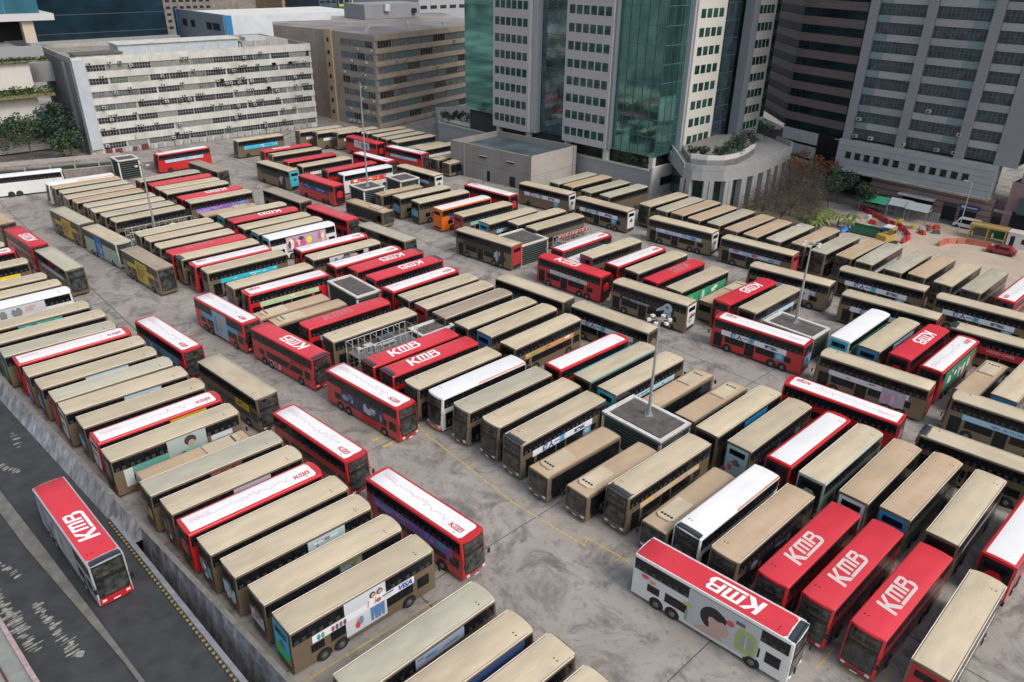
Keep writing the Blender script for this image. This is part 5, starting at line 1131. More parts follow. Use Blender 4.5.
 (105, -32.28, 173.23, -40.3, 12.75, 'redW', '', 'white-roofed red bus, twelfth from camera in the crosswise lines nearest the towers', 176),
 (106, -36.24, 164.33, -136.4, 12.75, 'redK', 'nologo cap', 'all-red bus, twenty-sixth from camera in the fourth row from the road wall', 168),
 (107, -32.38, 161.52, -137.8, 12.75, 'white', 'ad=redad rear=orange', 'white bus, twenty-fifth from camera in the fourth row from the road wall', 165),
 (108, -20.81, 162.2, 138.7, 12.75, 'gold', 'rear=whitered ad=lightblue', 'beige-roofed gold bus, eleventh from camera in the crosswise lines nearest the towers', 164),
 (109, -23.52, 150.46, -136.7, 10.6, 'single', '', 'tan single-deck bus, twenty-fourth from camera in the fourth row from the road wall', 152),
 (110, -18.04, 145.61, 42.4, 12.75, 'gold', 'rear=bluead', 'beige-roofed gold bus, twenty-third from camera in the fourth row from the road wall', 147),
 (111, -14.09, 142.74, 42.3, 12.75, 'gold', 'rear=bluead', 'beige-roofed gold bus, twenty-second from camera in the fourth row from the road wall', 143),
 (112, -9.61, 138.78, 43.9, 12.75, 'white', 'rear=orange ad=bluedark orange', 'orange bus, twenty-first from camera in the fourth row from the road wall', 139),
 (113, -5.45, 135.16, 42.6, 12.75, 'gold', 'rear=red ad=cyanpink', 'beige-roofed gold bus, twentieth from camera in the fourth row from the road wall', 135),
 (114, -0.79, 131.25, 44.7, 12.75, 'gold', 'rear=cyan ad=lightblue', 'beige-roofed gold bus, nineteenth from camera in the fourth row from the road wall', 131),
 (115, 4.24, 131.14, 43.6, 12.75, 'gold', '', 'beige-roofed gold bus, eighteenth from camera in the fourth row from the road wall', 131),
 (116, 7.49, 128.46, 42.7, 12.75, 'gold', '', 'beige-roofed gold bus, seventeenth from camera in the fourth row from the road wall', 129),
 (117, -4.9, 148.09, 139.8, 12.75, 'redW', '', 'white-roofed red bus, tenth from camera in the crosswise lines nearest the towers', 148),
 (118, 6.52, 149.72, 141.4, 12.75, 'gold', 'ad=hk rear=white', 'beige-roofed gold bus, ninth from camera in the crosswise lines nearest the towers', 150),
 (119, 17.04, 139.57, 138.1, 12.75, 'gold', 'ad=hk rear=white', 'beige-roofed gold bus, eighth from camera in the crosswise lines nearest the towers', 141),
 (120, 12.35, 157.45, -135.8, 12.75, 'gold', 'roof=grey', 'grey-roofed gold bus, twenty-first from camera in the rearmost row under the office podium', 158),
 (121, 15.26, 155.32, -136.4, 12.75, 'gold', 'roof=tan', 'tan-roofed gold bus, twentieth from camera in the rearmost row under the office podium', 156),
 (122, 18.52, 151.41, -137.1, 12.75, 'gold', 'roof=grey', 'grey-roofed gold bus, nineteenth from camera in the rearmost row under the office podium', 153),
 (123, 21.87, 148.5, -136.5, 12.75, 'gold', 'roof=grey', 'grey-roofed gold bus, eighteenth from camera in the rearmost row under the office podium', 150),
 (124, 29.8, 127.97, 140.5, 12.75, 'gold', 'ad=bluewhite rear=white', 'beige-roofed gold bus, seventh from camera in the crosswise lines nearest the towers', 131),
 (125, 28.97, 142.84, -137.1, 12.75, 'gold', '', 'beige-roofed gold bus, seventeenth from camera in the rearmost row under the office podium', 146),
 (126, 31.47, 139.76, -135.4, 12.75, 'gold', 'roof=grey', 'grey-roofed gold bus, sixteenth from camera in the rearmost row under the office podium', 143),
 (127, 34.19, 137.8, -136.3, 12.75, 'gold', 'roof=tan', 'tan-roofed gold bus, fifteenth from camera in the rearmost row under the office podium', 142),
 (128, 36.52, 134.77, -136.7, 12.75, 'gold', 'roof=tan', 'tan-roofed gold bus, fourteenth from camera in the rearmost row under the office podium', 140),
 (129, 39.36, 132.33, -135.5, 12.75, 'gold', 'roof=grey', 'grey-roofed gold bus, thirteenth from camera in the rearmost row under the office podium', 138),
 (130, -4.27, 119.81, 140.2, 12.75, 'gold', 'rear=red ad=darkpic', 'beige-roofed gold bus, tenth from camera in the crosswise lines through the yard middle', 120),
 (131, -21.31, 121.27, -41.6, 12.75, 'gold', 'roof=grey', 'grey-roofed gold bus, eleventh from camera in the crosswise lines through the yard middle', 123),
 (132, -27.65, 139.56, -41.1, 11.4, 'single', '', 'tan single-deck bus, thirteenth from camera in the crosswise lines through the yard middle', 142),
 (133, -32.78, 131.46, -40.7, 12.75, 'redK', 'faded', 'all-red bus, twelfth from camera in the crosswise lines through the yard middle', 135),
 (134, 9.11, 107.7, 137.9, 12.75, 'redK', 'ad=greyband', 'all-red bus, ninth from camera in the crosswise lines through the yard middle', 108),
 (135, 11.42, 118.27, 44.4, 12.75, 'redW', '', 'white-roofed red bus, sixteenth from camera in the fourth row from the road wall', 119),
 (136, 12.44, 115.69, 45.6, 10.6, 'singleW', '', 'white single-deck bus, fifteenth from camera in the fourth row from the road wall', 116),
 (137, 15.98, 115.54, 42.7, 12.75, 'gold', 'rear=magenta', 'beige-roofed gold bus, fourteenth from camera in the fourth row from the road wall', 117),
 (138, 19.45, 111.88, 44.0, 12.75, 'redW', '', 'white-roofed red bus, thirteenth from camera in the fourth row from the road wall', 114),
 (139, 22.24, 109.47, 43.3, 12.75, 'gold', '', 'beige-roofed gold bus, twelfth from camera in the fourth row from the road wall', 112),
 (140, 24.4, 105.97, 44.0, 12.75, 'redK', 'faded', 'all-red bus, eleventh from camera in the fourth row from the road wall', 109),
 (141, 27.26, 102.79, 43.7, 12.75, 'gold', 'rear=bluead ad=green', 'beige-roofed gold bus, tenth from camera in the fourth row from the road wall', 106),
 (142, 41.91, 129.17, -136.5, 12.75, 'gold', 'roof=tan', 'tan-roofed gold bus, twelfth from camera in the rearmost row under the office podium', 136),
 (143, 44.25, 126.38, -135.8, 12.75, 'gold', 'roof=tan', 'tan-roofed gold bus, eleventh from camera in the rearmost row under the office podium', 134),
 (144, 47.49, 124.21, -135.8, 12.75, 'gold', 'roof=grey', 'grey-roofed gold bus, tenth from camera in the rearmost row under the office podium', 133),
 (145, 51.28, 122.38, -135.9, 12.75, 'gold', 'roof=tan', 'tan-roofed gold bus, ninth from camera in the rearmost row under the office podium', 133),
 (146, 53.27, 118.87, -136.5, 12.75, 'gold', 'roof=grey', 'grey-roofed gold bus, eighth from camera in the rearmost row under the office podium', 130),
 (147, 56.55, 116.79, -136.6, 12.75, 'gold', 'roof=tan', 'tan-roofed gold bus, seventh from camera in the rearmost row under the office podium', 130),
 (148, 58.81, 114.61, -135.1, 12.75, 'gold', 'roof=grey ad=white', 'grey-roofed gold bus, sixth from camera in the rearmost row under the office podium', 129),
 (149, 61.78, 111.17, -135.9, 12.75, 'gold', 'roof=grey', 'grey-roofed gold bus, fifth from camera in the rearmost row under the office podium', 127),
 (150, 64.63, 109.34, -136.8, 12.75, 'gold', 'roof=tan', 'tan-roofed gold bus, fourth from camera in the rearmost row under the office podium', 127),
 (151, 67.14, 106.44, -136.5, 12.75, 'gold', 'ad=lightblue', 'beige-roofed gold bus, third from camera in the rearmost row under the office podium', 126),
 (152, 69.78, 103.81, -136.5, 12.75, 'gold', 'roof=grey', 'grey-roofed gold bus, second from camera in the rearmost row under the office podium', 125),
 (153, 72.86, 100.66, -136.7, 12.75, 'redW', '', 'white-roofed red bus, nearest to camera in the rearmost row under the office podium', 124),
 (154, 40.37, 117.9, 139.4, 12.75, 'gold', 'rear=red ad=bluered', 'beige-roofed gold bus, sixth from camera in the crosswise lines nearest the towers', 125),
 (155, 41.57, 105.54, 141.2, 12.75, 'gold', 'ad=redwhite', 'beige-roofed gold bus, fifth from camera in the crosswise lines nearest the towers', 113),
 (156, 54.79, 104.35, 139.3, 12.75, 'gold', 'ad=hk rear=redsmall', 'beige-roofed gold bus, fourth from camera in the crosswise lines nearest the towers', 118),
 (157, 51.85, 94.82, 140.2, 12.75, 'gold', 'ad=hk rear=red', 'beige-roofed gold bus, third from camera in the crosswise lines nearest the towers', 108),
 (158, 64.58, 94.33, 139.0, 12.75, 'gold', 'ad=hk', 'beige-roofed gold bus, second from camera in the crosswise lines nearest the towers', 114),
 (159, 61.88, 84.59, 139.0, 12.75, 'gold', 'ad=redtext cap', 'beige-roofed gold bus, nearest to camera in the crosswise lines nearest the towers', 105),
 (160, 30.8, 100.65, 45.3, 10.6, 'single', '', 'tan single-deck bus, ninth from camera in the fourth row from the road wall', 105),
 (161, 33.16, 98.75, 42.5, 12.75, 'redK', '', 'all-red bus, eighth from camera in the fourth row from the road wall', 104),
 (162, 35.86, 96.2, 43.8, 12.75, 'gold', 'rear=bluead ad=lightblue', 'beige-roofed gold bus, seventh from camera in the fourth row from the road wall', 103),
 (163, 31.81, 86.66, 138.9, 12.75, 'redW', 'ad=hk rear=bluead', 'white-roofed red bus, fifth from camera in the crosswise lines through the yard middle', 92),
 (164, 45.2, 88.18, 44.3, 12.75, 'white', 'rear=cyan ad=green cyan', 'white bus, sixth from camera in the fourth row from the road wall', 99),
 (165, 47.83, 85.61, 43.4, 12.75, 'gold', 'rear=blue ad=greyblue', 'beige-roofed gold bus, fifth from camera in the fourth row from the road wall', 98),
 (166, 50.7, 83.69, 43.4, 12.75, 'redK', '', 'all-red bus, fourth from camera in the fourth row from the road wall', 98),
 (167, 52.97, 80.67, 43.7, 12.75, 'redW', 'ad=greenred', 'white-roofed red bus, third from camera in the fourth row from the road wall', 97),
 (168, 42.02, 76.56, 139.0, 12.75, 'gold', 'rear=red ad=greypink', 'beige-roofed gold bus, fourth from camera in the crosswise lines through the yard middle', 87),
 (169, 54.91, 76.77, 43.3, 10.6, 'single', '', 'tan single-deck bus, second from camera in the fourth row from the road wall', 94),
 (170, 57.85, 74.48, 43.3, 12.75, 'gold', 'rear=blue', 'beige-roofed gold bus, nearest to camera in the fourth row from the road wall', 94),
 (171, -5.12, 93.04, 44.6, 12.75, 'gold', 'roof=brown', 'brown-roofed gold bus, seventeenth from camera in the third row from the road wall', 93),
 (172, -2.01, 90.13, 44.2, 12.75, 'gold', '', 'beige-roofed gold bus, sixteenth from camera in the third row from the road wall', 90),
 (173, 0.91, 88.05, 45.2, 12.75, 'gold', 'rear=blue', 'beige-roofed gold bus, fifteenth from camera in the third row from the road wall', 88),
 (174, 3.86, 84.95, 45.5, 12.75, 'gold', 'ad=orange', 'beige-roofed gold bus, fourteenth from camera in the third row from the road wall', 85),
 (175, 3.01, 98.45, -40.9, 12.75, 'gold', 'ad=tealdark', 'beige-roofed gold bus, eighth from camera in the crosswise lines through the yard middle', 98),
 (176, 13.13, 89.5, 139.0, 12.75, 'gold', 'ad=hk', 'beige-roofed gold bus, sixth from camera in the crosswise lines through the yard middle', 90),
 (177, 19.68, 97.98, 139.5, 12.75, 'gold', 'ad=hero rear=white', 'beige-roofed gold bus, seventh from camera in the crosswise lines through the yard middle', 100),
 (178, -12.03, 79.9, -136.7, 12.75, 'redK', 'cap', 'all-red bus, seventeenth from camera in the second row from the road wall', 81),
 (179, -9.49, 77.76, -137.1, 12.75, 'redK', 'cap', 'all-red bus, sixteenth from camera in the second row from the road wall', 78),
 (180, -6.61, 74.96, -136.5, 12.75, 'gold', '', 'beige-roofed gold bus, fifteenth from camera in the second row from the road wall', 75),
 (181, -3.8, 73.05, -136.7, 12.75, 'white', 'orange', 'white bus, fourteenth from camera in the second row from the road wall', 73),
 (182, -0.87, 70.39, -136.9, 12.75, 'gold', 'roof=grey', 'grey-roofed gold bus, thirteenth from camera in the second row from the road wall', 70),
 (183, 2.2, 67.82, -136.0, 12.75, 'gold', 'roof=beige', 'beige-roofed gold bus, twelfth from camera in the second row from the road wall', 68),
 (184, 4.66, 65.05, -135.9, 12.75, 'gold', 'cap ad=hk', 'beige-roofed gold bus, eleventh from camera in the second row from the road wall', 65),
 (185, 9.23, 79.72, 43.0, 12.75, 'redW', 'plain', 'white-roofed red bus, thirteenth from camera in the third row from the road wall', 80),
 (186, 12.38, 77.28, 43.8, 12.75, 'gold', 'ad=cyan', 'beige-roofed gold bus, twelfth from camera in the third row from the road wall', 78),
 (187, 14.87, 74.63, 43.5, 12.75, 'gold', 'ad=cyanlight rear=cyan', 'beige-roofed gold bus, eleventh from camera in the third row from the road wall', 76),
 (188, 18.84, 73.46, 43.9, 10.6, 'single', '', 'tan single-deck bus, tenth from camera in the third row from the road wall', 76),
 (189, 22.0, 70.72, 43.7, 10.6, 'single', '', 'tan single-deck bus, ninth from camera in the third row from the road wall', 74),
 (190, 24.01, 67.04, 43.7, 12.75, 'gold', 'ad=blue', 'beige-roofed gold bus, eighth from camera in the third row from the road wall', 71),
 (191, 26.57, 64.61, 43.9, 12.75, 'gold', 'rear=pastel ad=dark', 'beige-roofed gold bus, seventh from camera in the third row from the road wall', 70),
 (192, 29.7, 62.22, 43.4, 12.75, 'redW', 'plain ad=dark', 'white-roofed red bus, sixth from camera in the third row from the road wall', 69),
 (193, 31.98, 59.79, 43.5, 12.75, 'palegreen', '', 'pale green bus, fifth from camera in the third row from the road wall', 68),
 (194, 34.62, 57.16, 44.2, 12.75, 'gold', 'roof=tan rear=white', 'tan-roofed gold bus, fourth from camera in the third row from the road wall', 67),
 (195, 37.42, 55.04, 43.4, 12.75, 'gold', 'roof=tan rear=blue ad=greenline', 'tan-roofed gold bus, third from camera in the third row from the road wall', 67),
 (196, 39.89, 52.11, 44.4, 12.75, 'gold', 'ad=lightgrey', 'beige-roofed gold bus, second from camera in the third row from the road wall', 66),
 (197, 43.25, 49.63, 43.3, 12.75, 'redW', 'plain', 'white-roofed red bus, nearest to camera in the third row from the road wall', 66),
 (198, 35.6, 69.71, 138.8, 12.75, 'redW', '', 'white-roofed red bus, third from camera in the crosswise lines through the yard middle', 78),
 (199, 46.16, 59.8, 139.0, 12.75, 'gold', 'cap', 'beige-roofed gold bus, nearest to camera in the crosswise lines through the yard middle', 76),
 (200, 52.9, 67.06, 139.0, 12.75, 'gold', 'ad=bluetext', 'beige-roofed gold bus, second from camera in the crosswise lines through the yard middle', 85),
 (201, 6.46, 60.8, -137.2, 10.6, 'single', '', 'tan single-deck bus, tenth from camera in the second row from the road wall', 61),
 (202, 9.86, 58.13, -136.8, 10.6, 'single', '', 'tan single-deck bus, ninth from camera in the second row from the road wall', 59),
 (203, 14.03, 57.29, -136.8, 12.75, 'gold', 'cap ad=yelloworange', 'beige-roofed gold bus, eighth from camera in the second row from the road wall', 59),
 (204, 16.3, 53.83, -135.6, 11.4, 'single', '', 'tan single-deck bus, seventh from camera in the second row from the road wall', 56),
 (205, 19.16, 52.31, -136.4, 12.75, 'white', 'orange cap', 'white bus, sixth from camera in the second row from the road wall', 56),
 (206, 21.36, 49.48, -136.6, 12.75, 'gold', 'roof=tan ad=lines', 'tan-roofed gold bus, fifth from camera in the second row from the road wall', 54),
 (207, 24.41, 47.05, -136.3, 12.75, 'redK', 'clearpale', 'all-red bus, fourth from camera in the second row from the road wall', 53),
 (208, 27.08, 44.87, -136.4, 12.75, 'redK', 'clearpale', 'all-red bus, third from camera in the second row from the road wall', 52),
 (209, 29.7, 42.16, -136.9, 12.75, 'redK', 'clearpale', 'all-red bus, second from camera in the second row from the road wall', 52),
 (210, 32.67, 39.29, 45.0, 12.75, 'gold', 'rear=red ad=white', 'beige-roofed gold bus, nearest to camera in the second row from the road wall', 51),
 (211, 15.78, 42.03, -41.5, 13.3, 'redK', 'fg ad=pod', 'red-roofed white double-decker with a face advert, front right of the yard', 45),
 (212, -26.95, 81.01, -39.9, 12.75, 'redK', 'cap star', 'all-red bus, fifth from camera in the crosswise line beside the wall row', 85),
 (213, -37.57, 89.91, -41.1, 12.75, 'redW', 'ad=bluebear', 'white-roofed red bus, seventh from camera in the crosswise line beside the wall row', 97),
 (214, -15.35, 70.69, -41.0, 12.75, 'redW', 'ad=darkperson sidekmb', 'white-roofed red bus, third from camera in the crosswise line beside the wall row', 72),
 (215, -100.91, 154.55, 31.5, 12.75, 'white', 'plainroof', 'white double-decker alone at the far left edge by the boundary wall', 185),
]
SUNROT, SUNAZ, SUN, SKY, EXPO = 128, 128, 1.1, .145, 0.36
# ---------------------------------------------------------------- the green glass office towers and their podium
GG = mat('green_curtain_wall', (.15, .32, .30), .04, metal=.85, var=.3, scale=.5, bump=.12, stretch=(1, 1, .6))
GGD = mat('dark_curtain_wall', (.15, .22, .25), .05, metal=.8, var=.4, scale=.5, bump=.12)
SL = mat('slab_shaded_grey', (.43, .42, .43), .75, var=.03, scale=.3, dirt=.1)  # left facade slabs: shade away from the sun put into the colour
SLW = mat('slab_sunlit_cream', (.60, .58, .54), .75, var=.03, scale=.3, dirt=.1)  # right facade slabs: sunlit brightness put into the colour; reused on plain walls
WGR = mat('window_green', (.02, .07, .055), .1, var=.7, scale=.35)
MUL = mat('mullion_green', (.05, .16, .15), .4)
K = Vector((29.5, 161.1)); dl = Vector((-4.5 - 29.5, 193.1 - 161.1)).normalized(); dr = Vector((52.2 - 29.5, 184.1 - 161.1)).normalized()
ZB, ZT, PIT = 8.0, 96.0, 3.64
def office(label, poly, parts):
    t = thing('office_tower', label, 'tower')
    link('glass_wall', MB().prism(poly, ZB, ZT, GG).mesh('glass_wall'), t)
    for (nm, A, B, x0, x1, o0, o1, z0, z1, m) in parts: wpart(t, nm, A, B, [(x0, x1, o0, o1, z0, z1, m)])
    return t
def pt(a, b=0.0): return tuple(K + dl * a + (Vector((dl.y, -dl.x)) if False else dr) * b)
LA = K + dl * 48; RB = K + dr * 46.7
# left hand tower: along the left facade (distance from the corner K), right hand: along the right facade
t = thing('office_tower', 'green glass office tower with pale slab walls of small square windows at picture centre', 'tower')
core = [pt(1.2, 1.2), pt(58, 1.2), pt(58, 34), pt(34, 34), pt(34, 44.5), pt(1.2, 44.5)]
link('core', MB().prism(core, 5.02, ZT, mat('core_dark', (.03, .035, .035), .6)).mesh('core'), t)
def glass(name, A, B, x0, x1, o0, o1, m, zb=ZB):
    wpart(t, name, A, B, [(x0, x1, o0, o1, zb, ZT, m)])
LW = 48.0
def XL(a): return LW - a      # distance from K -> wall frame x on the left facade (A = far end, B = K)
glass('glass_wall', LA, K, XL(12), XL(-1.2) - 1.2, -1.1, .0, GG); glass('glass_wall', K, RB, 0.02, 8.5, -1.1, .0, GG, ZB + .003)
glass('recess_glass', LA, K, XL(36), XL(24.2), -1.15, -1.0 + .0, GGD); glass('recess_glass', K, RB, 19.2, 33, -1.15, -1.0, GGD)
glass('glass_wall', K, RB, 41, 46.7, -1.1, -.4, GG)
wpart(t, 'glass_wall', K + dl * 58, LA, [(0, 11.3, -1.1, .3, 10.5, ZT, mat('green_curtain_wall_reflect_bands', (.13, .33, .30), .08, metal=.7, var=.5, scale=.25, stretch=(.2, .2, 2.2), bump=.1))])  # brightness bands in the glass colour imitate reflections
wpart(t, 'slab_wall', LA, K, [(XL(24.4), XL(11.8), .02, 1.5, ZB, ZT, SL)])
wpart(t, 'slab_wall', LA, K, [(XL(46.9), XL(35.2), .02, 1.5, ZB, ZT, SL)])
wpart(t, 'slab_wall', K, RB, [(8.5, 19.4, .02, 1.5, ZB, ZT, SLW)])
wpart(t, 'slab_wall', K, RB, [(32.3, 41.0, .02, 1.5, ZB, ZT, SLW)])
wpart(t, 'grey_fin', K, RB, [(29.6, 32.2, .02, 2.2, ZB - .5, ZT, mat('fin_grey', (.22, .25, .28), .5))])
wpart(t, 'grey_fin', LA, K, [(XL(35.1), XL(33.4), -.9, .6, ZB, ZT, mat('fin_pale', (.33, .36, .38), .5))])
wpart(t, 'grey_fin', LA, K, [(XL(11.7), XL(11.2), .02, 1.2, ZB, ZT, mat('fin_grey', (.22, .25, .28), .5))]); wpart(t, 'grey_fin', K, RB, [(7.7, 8.4, .02, 1.2, ZB, ZT, mat('fin_pale', (.33, .36, .38), .5))])
cnt = 0; stuff = MB()
for (A, B, x0, x1, n, w) in ((LA, K, XL(24.4), XL(11.8), 6, 1.52), (LA, K, XL(46.9), XL(35.2), 6, 1.40), (K, RB, 8.5, 19.4, 4, 1.75), (K, RB, 32.3, 41.0, 4, 1.45)):
    M, _ = wallframe(A, B); edge = .5 if n == 6 else .9; st = (x1 - x0 - 2 * edge) / n
    for fl in range(12):
        z = ZB + 1.55 + fl * PIT
        for k in range(n):
            xa = x0 + edge + k * st + (st - w) / 2 + (0.3 if False else 0)
            b = MB() if cnt < 100 else stuff
            b.box(xa, xa + w, -1.515, -1.45, z, z + 1.75, WGR, M); b.box(xa, xa + w, -1.535, -1.516, z + .82, z + .90, DARK, M)
            if cnt < 100: link('window', b.mesh('window'), t)
            cnt += 1
link('window', stuff.mesh('window'), t, kind='stuff')
for fl in range(26):
    z = ZB + .3 + fl * PIT
    for (A, B, x0, x1, o) in ((LA, K, XL(11.1), 48.0, .0), (K, RB, 0, 7.7, .0), (LA, K, XL(33.4), XL(24.5), -1.0), (K, RB, 19.5, 29.5, -1.0), (K, RB, 41.1, 46.7, -.4)):
        if fl < 14: wpart(t, 'floor_line', A, B, [(x0, x1, o + .005, o + .07, z, z + .14, MUL)])
for k in range(5): wpart(t, 'mullion', LA, K, [(XL(11) + k * 2.2, XL(11) + k * 2.2 + .10, .075, .13, ZB, ZT, MUL)])
for k in range(4): wpart(t, 'mullion', K, RB, [(.1 + k * 2.3, .2 + k * 2.3, .075, .13, ZB, ZT, MUL)])
for (a, bb) in ((12.5, 0), (23.8, 0), (36, 0), (46, 0), (.8, .8), (0, 9.5), (0, 18.5), (0, 33), (0, 40)):
    c = K + dl * a + dr * bb; b = MB(); b.box(-.55, .55, -.55, .55, 5.02, ZB - .002, WHT); link('column', b.mesh('column'), t, (c.x, c.y, 0), R(45))
# podium
PW_ = mat('podium_wall', (.30, .30, .32), .8, var=.06, scale=.4, dirt=.3, dirtc=(.19, .19, .19)); PD = mat('podium_deck', (.30, .28, .25), .85, var=.15, scale=.4)
PC = Vector((29.4, 162.6)); pl = Vector((-21, 209)); drum = [(33.8, 150.2), (35.2, 148.8), (37, 148.2), (41.3, 147.9), (45.9, 150.4), (51.5, 155.8), (56.6, 162.2), (60.8, 167.3), (62.2, 171.5), (60.5, 178)]
kk = PC + Vector((-.69, -.0)) * 0
t = thing('podium', 'grey podium wall with a planted ledge beneath the green glass tower', 'podium')
link('wall', MB().prism([tuple(pl), (29.2, 160.6), (38, 169), (60, 192), (45, 225), (-5, 240), (-24, 232)], 0, 5.0, PW_, PD).mesh('wall'), t)
wpart(t, 'corner_wall', (29.2, 160.6), (38, 169), [(0, 12, .02, .4, 0, 6.0, SLW), (3, 10, .41, .46, 1.6, 3.4, WD)])
wpart(t, 'planter', pl, (29.2, 160.6), [(0, 69, -.3, .2, 5.0, 5.35, mat('planter_edge', (.42, .41, .36), .8)), (0, 69, -2.4, -2.1, 5.0, 6.0, SLW), (0, 69, -2.09, -.31, 5.005, 5.2, mat('planter_soil', (.16, .15, .07), .9, var=.4, scale=2))])
wpart(t, 'ramp_wall', (-13, 214), (4, 199), [(0, 18, -.3, .1, 5.0, 7.0, SLW)])
t = thing('drum_podium', 'curved pale grey podium with tall dark windows between paired columns', 'podium')
DG = mat('drum_grey', (.30, .305, .31), .75, var=.06, scale=.5, dirt=.25, dirtc=(.20, .2, .2))
full = drum + [(58, 186), (40, 178), (33.5, 166)]
link('deck', MB().prism(full, 6.6, 8.6, DG, mat('deck_grey_pale', (.30, .30, .30), .8, var=.15, scale=.4)).mesh('deck'), t)
link('core', MB().prism([(x + (44 - x) * .07 + .3, y + (170 - y) * .07) for x, y in full], 0, 6.6, mat('drum_glass', (.03, .06, .05), .12, var=.5, scale=.3)).mesh('core'), t)
per = []
for p, q_ in zip(drum, drum[1:]):
    p, q_ = Vector(p), Vector(q_); n = max(1, int((q_ - p).length / .5)); per += [p + (q_ - p) * i / n for i in range(n)]
for i in range(0, len(per) - 1, 1):
    p, q_ = per[i], per[i + 1]
    if i % 2 == 0 and i + 2 < len(per): wpart(t, 'parapet', p, per[i + 2], [(-.02, (per[i + 2] - p).length + .02, -.3, .05, 8.6, 9.6, DG)])
acc = 0
for i in range(0, len(per) - 4, 8):
    for j in (0, 2):
        p = per[min(i + j, len(per) - 2)]; q_ = per[min(i + j + 1, len(per) - 1)]; a = math.atan2((q_ - p).y, (q_ - p).x)
        b = MB(); b.box(-.47, .47, -.15, 1.1, 0, 6.58, DG); link('column', b.mesh('column'), t, (p.x, p.y, 0), a)
wpart(t, 'roof_rail', (34.2, 166), (33.8, 150.2), [(0, 16, -.2, .1, 8.6, 9.6, DG)])
inner = [(35.5, 153.0), (38.5, 151.5), (42, 151.6), (45.2, 154), (48.5, 158.5), (51.5, 163.5)]
for p, q_ in zip(inner, inner[1:]): wpart(t, 'inner_parapet', p, q_, [(0, (Vector(q_) - Vector(p)).length, -.4, 0, 8.62, 10.8, mat('parapet_white', (.55, .54, .52), .8))])
link('terrace', MB().prism(inner + [(56, 178), (46, 176), (36, 164)], 8.61, 9.9, mat('terrace_paving', (.21, .20, .18), .9, var=.3)).mesh('terrace'), t)
# pump house
t = thing('pump_house', 'windowless grey concrete plant building with an open roof behind the buses', 'building')
a0, a1, a2 = Vector((-15.0, 176.5)), Vector((3.5, 161.6)), Vector((14.0, 173.0)); a3 = a0 + (a2 - a1)
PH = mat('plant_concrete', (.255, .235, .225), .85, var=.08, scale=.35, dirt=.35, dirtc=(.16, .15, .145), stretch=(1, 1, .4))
for p, q_, mm in ((a0, a1, PH), (a1, a2, mat('plant_concrete_sunlit', (.36, .335, .31), .85, var=.08, scale=.35, dirt=.2)), (a2, a3, PH), (a3, a0, PH)):  # sun-facing wall gets a paler copy, its light put into the colour
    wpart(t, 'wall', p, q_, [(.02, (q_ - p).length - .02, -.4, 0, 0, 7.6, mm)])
link('roof', MB().prism([tuple(a0 + (a2 - a0) * .02), tuple(a1 + (a3 - a1) * .02), tuple(a2 + (a0 - a2) * .02), tuple(a3 + (a1 - a3) * .02)], 5.9, 6.3, mat('roof_water_grey', (.07, .095, .11), .5, var=.4, scale=.2, dirt=.4, dirtc=(.16, .17, .10))).mesh('roof'), t)
Lf = (a1 - a0).length
wpart(t, 'doorway', a0, a1, [(3.0, 3.8, .01, .04, 0, 2.4, mat('door_blue', (.05, .07, .13), .6))]); wpart(t, 'doorway', a0, a1, [(11.2, 12.1, .01, .04, 0, 2.4, DARK)]); wpart(t, 'doorway', a0, a1, [(17.8, 19.4, .01, .05, 0, 2.3, DARK)])
wpart(t, 'door', a0, a1, [(10.0, 11.1, .01, .06, 0, 2.4, mat('door_grey_green', (.25, .28, .26), .6))])
for x in (9.2, 17.2): wpart(t, 'vent', a0, a1, [(x, x + 1.8, .01, .35, 5.2, 5.55, DARK), (x - .1, x + 1.9, .01, .4, 5.55, 5.65, CONC)])
wpart(t, 'joint', a0, a1, [(0, Lf, .005, .02, 3.5, 3.56, BITU), (7, 7.06, .005, .02, 0, 7.6, BITU)]); wpart(t, 'joint', a1, a2, [(0, 15.3, .005, .02, 3.2, 3.26, BITU)])
wpart(t, 'drain_pipe', a1, a2, [(14.2, 14.45, .02, .2, 0, 7.4, mat('pipe_grey', (.30, .29, .28), .7))]); wpart(t, 'drain_pipe', a0, a1, [(4.2, 4.32, .02, .14, 0, 7.2, mat('pipe_pale', (.5, .48, .44), .7))])

# -- brown banded tower
BB = mat('brown_granite', (.20, .16, .158), .6, var=.06, scale=.3); BW = mat('banded_glass', (.016, .032, .038), .45, var=.6, scale=.25, spec=.15)
t = thing('banded_tower', 'folded brown office tower with horizontal dark window bands', 'tower')
f0, f1, f2 = Vector((66, 216)), Vector((66, 189.5)), Vector((74.6, 175.2))
link('glass_wall', MB().prism([tuple(f0), tuple(f1), tuple(f2), (92, 182), (100, 216)], 10, 96, BW).mesh('glass_wall'), t)
for k in range(19):
    z = 11.5 + k * 3.55
    wpart(t, 'band', f0, f1, [(0, 26.52, .02, .30, z, z + 1.75, BB)]); wpart(t, 'band', f1, f2, [(-.02, 16.7, .02, .30, z + .002, z + 1.752, BB)])
    for x in (1.5, 3.3):
        if k < 12: wpart(t, 'mullion', f1, f2, [(x, x + .1, .02, .08, z + 1.76, z + 3.54, mat('mullion_dark', (.05, .07, .08), .4))])
BP = mat('panel_white', (.62, .63, .64), .6, var=.04)
wpart(t, 'lower_block', f1, f2, [(0, 16.5, -8, .25, 0, 9.9, DARK)])
for k in range(3):
    for j in range(4): wpart(t, 'panel', f1, f2, [(.2 + j * 2.1 * 1.25, .1 + (j + 1) * 2.1 * 1.25, .26, .5, 6.9 - k * 3.3, 9.6 - k * 3.3, BP)])
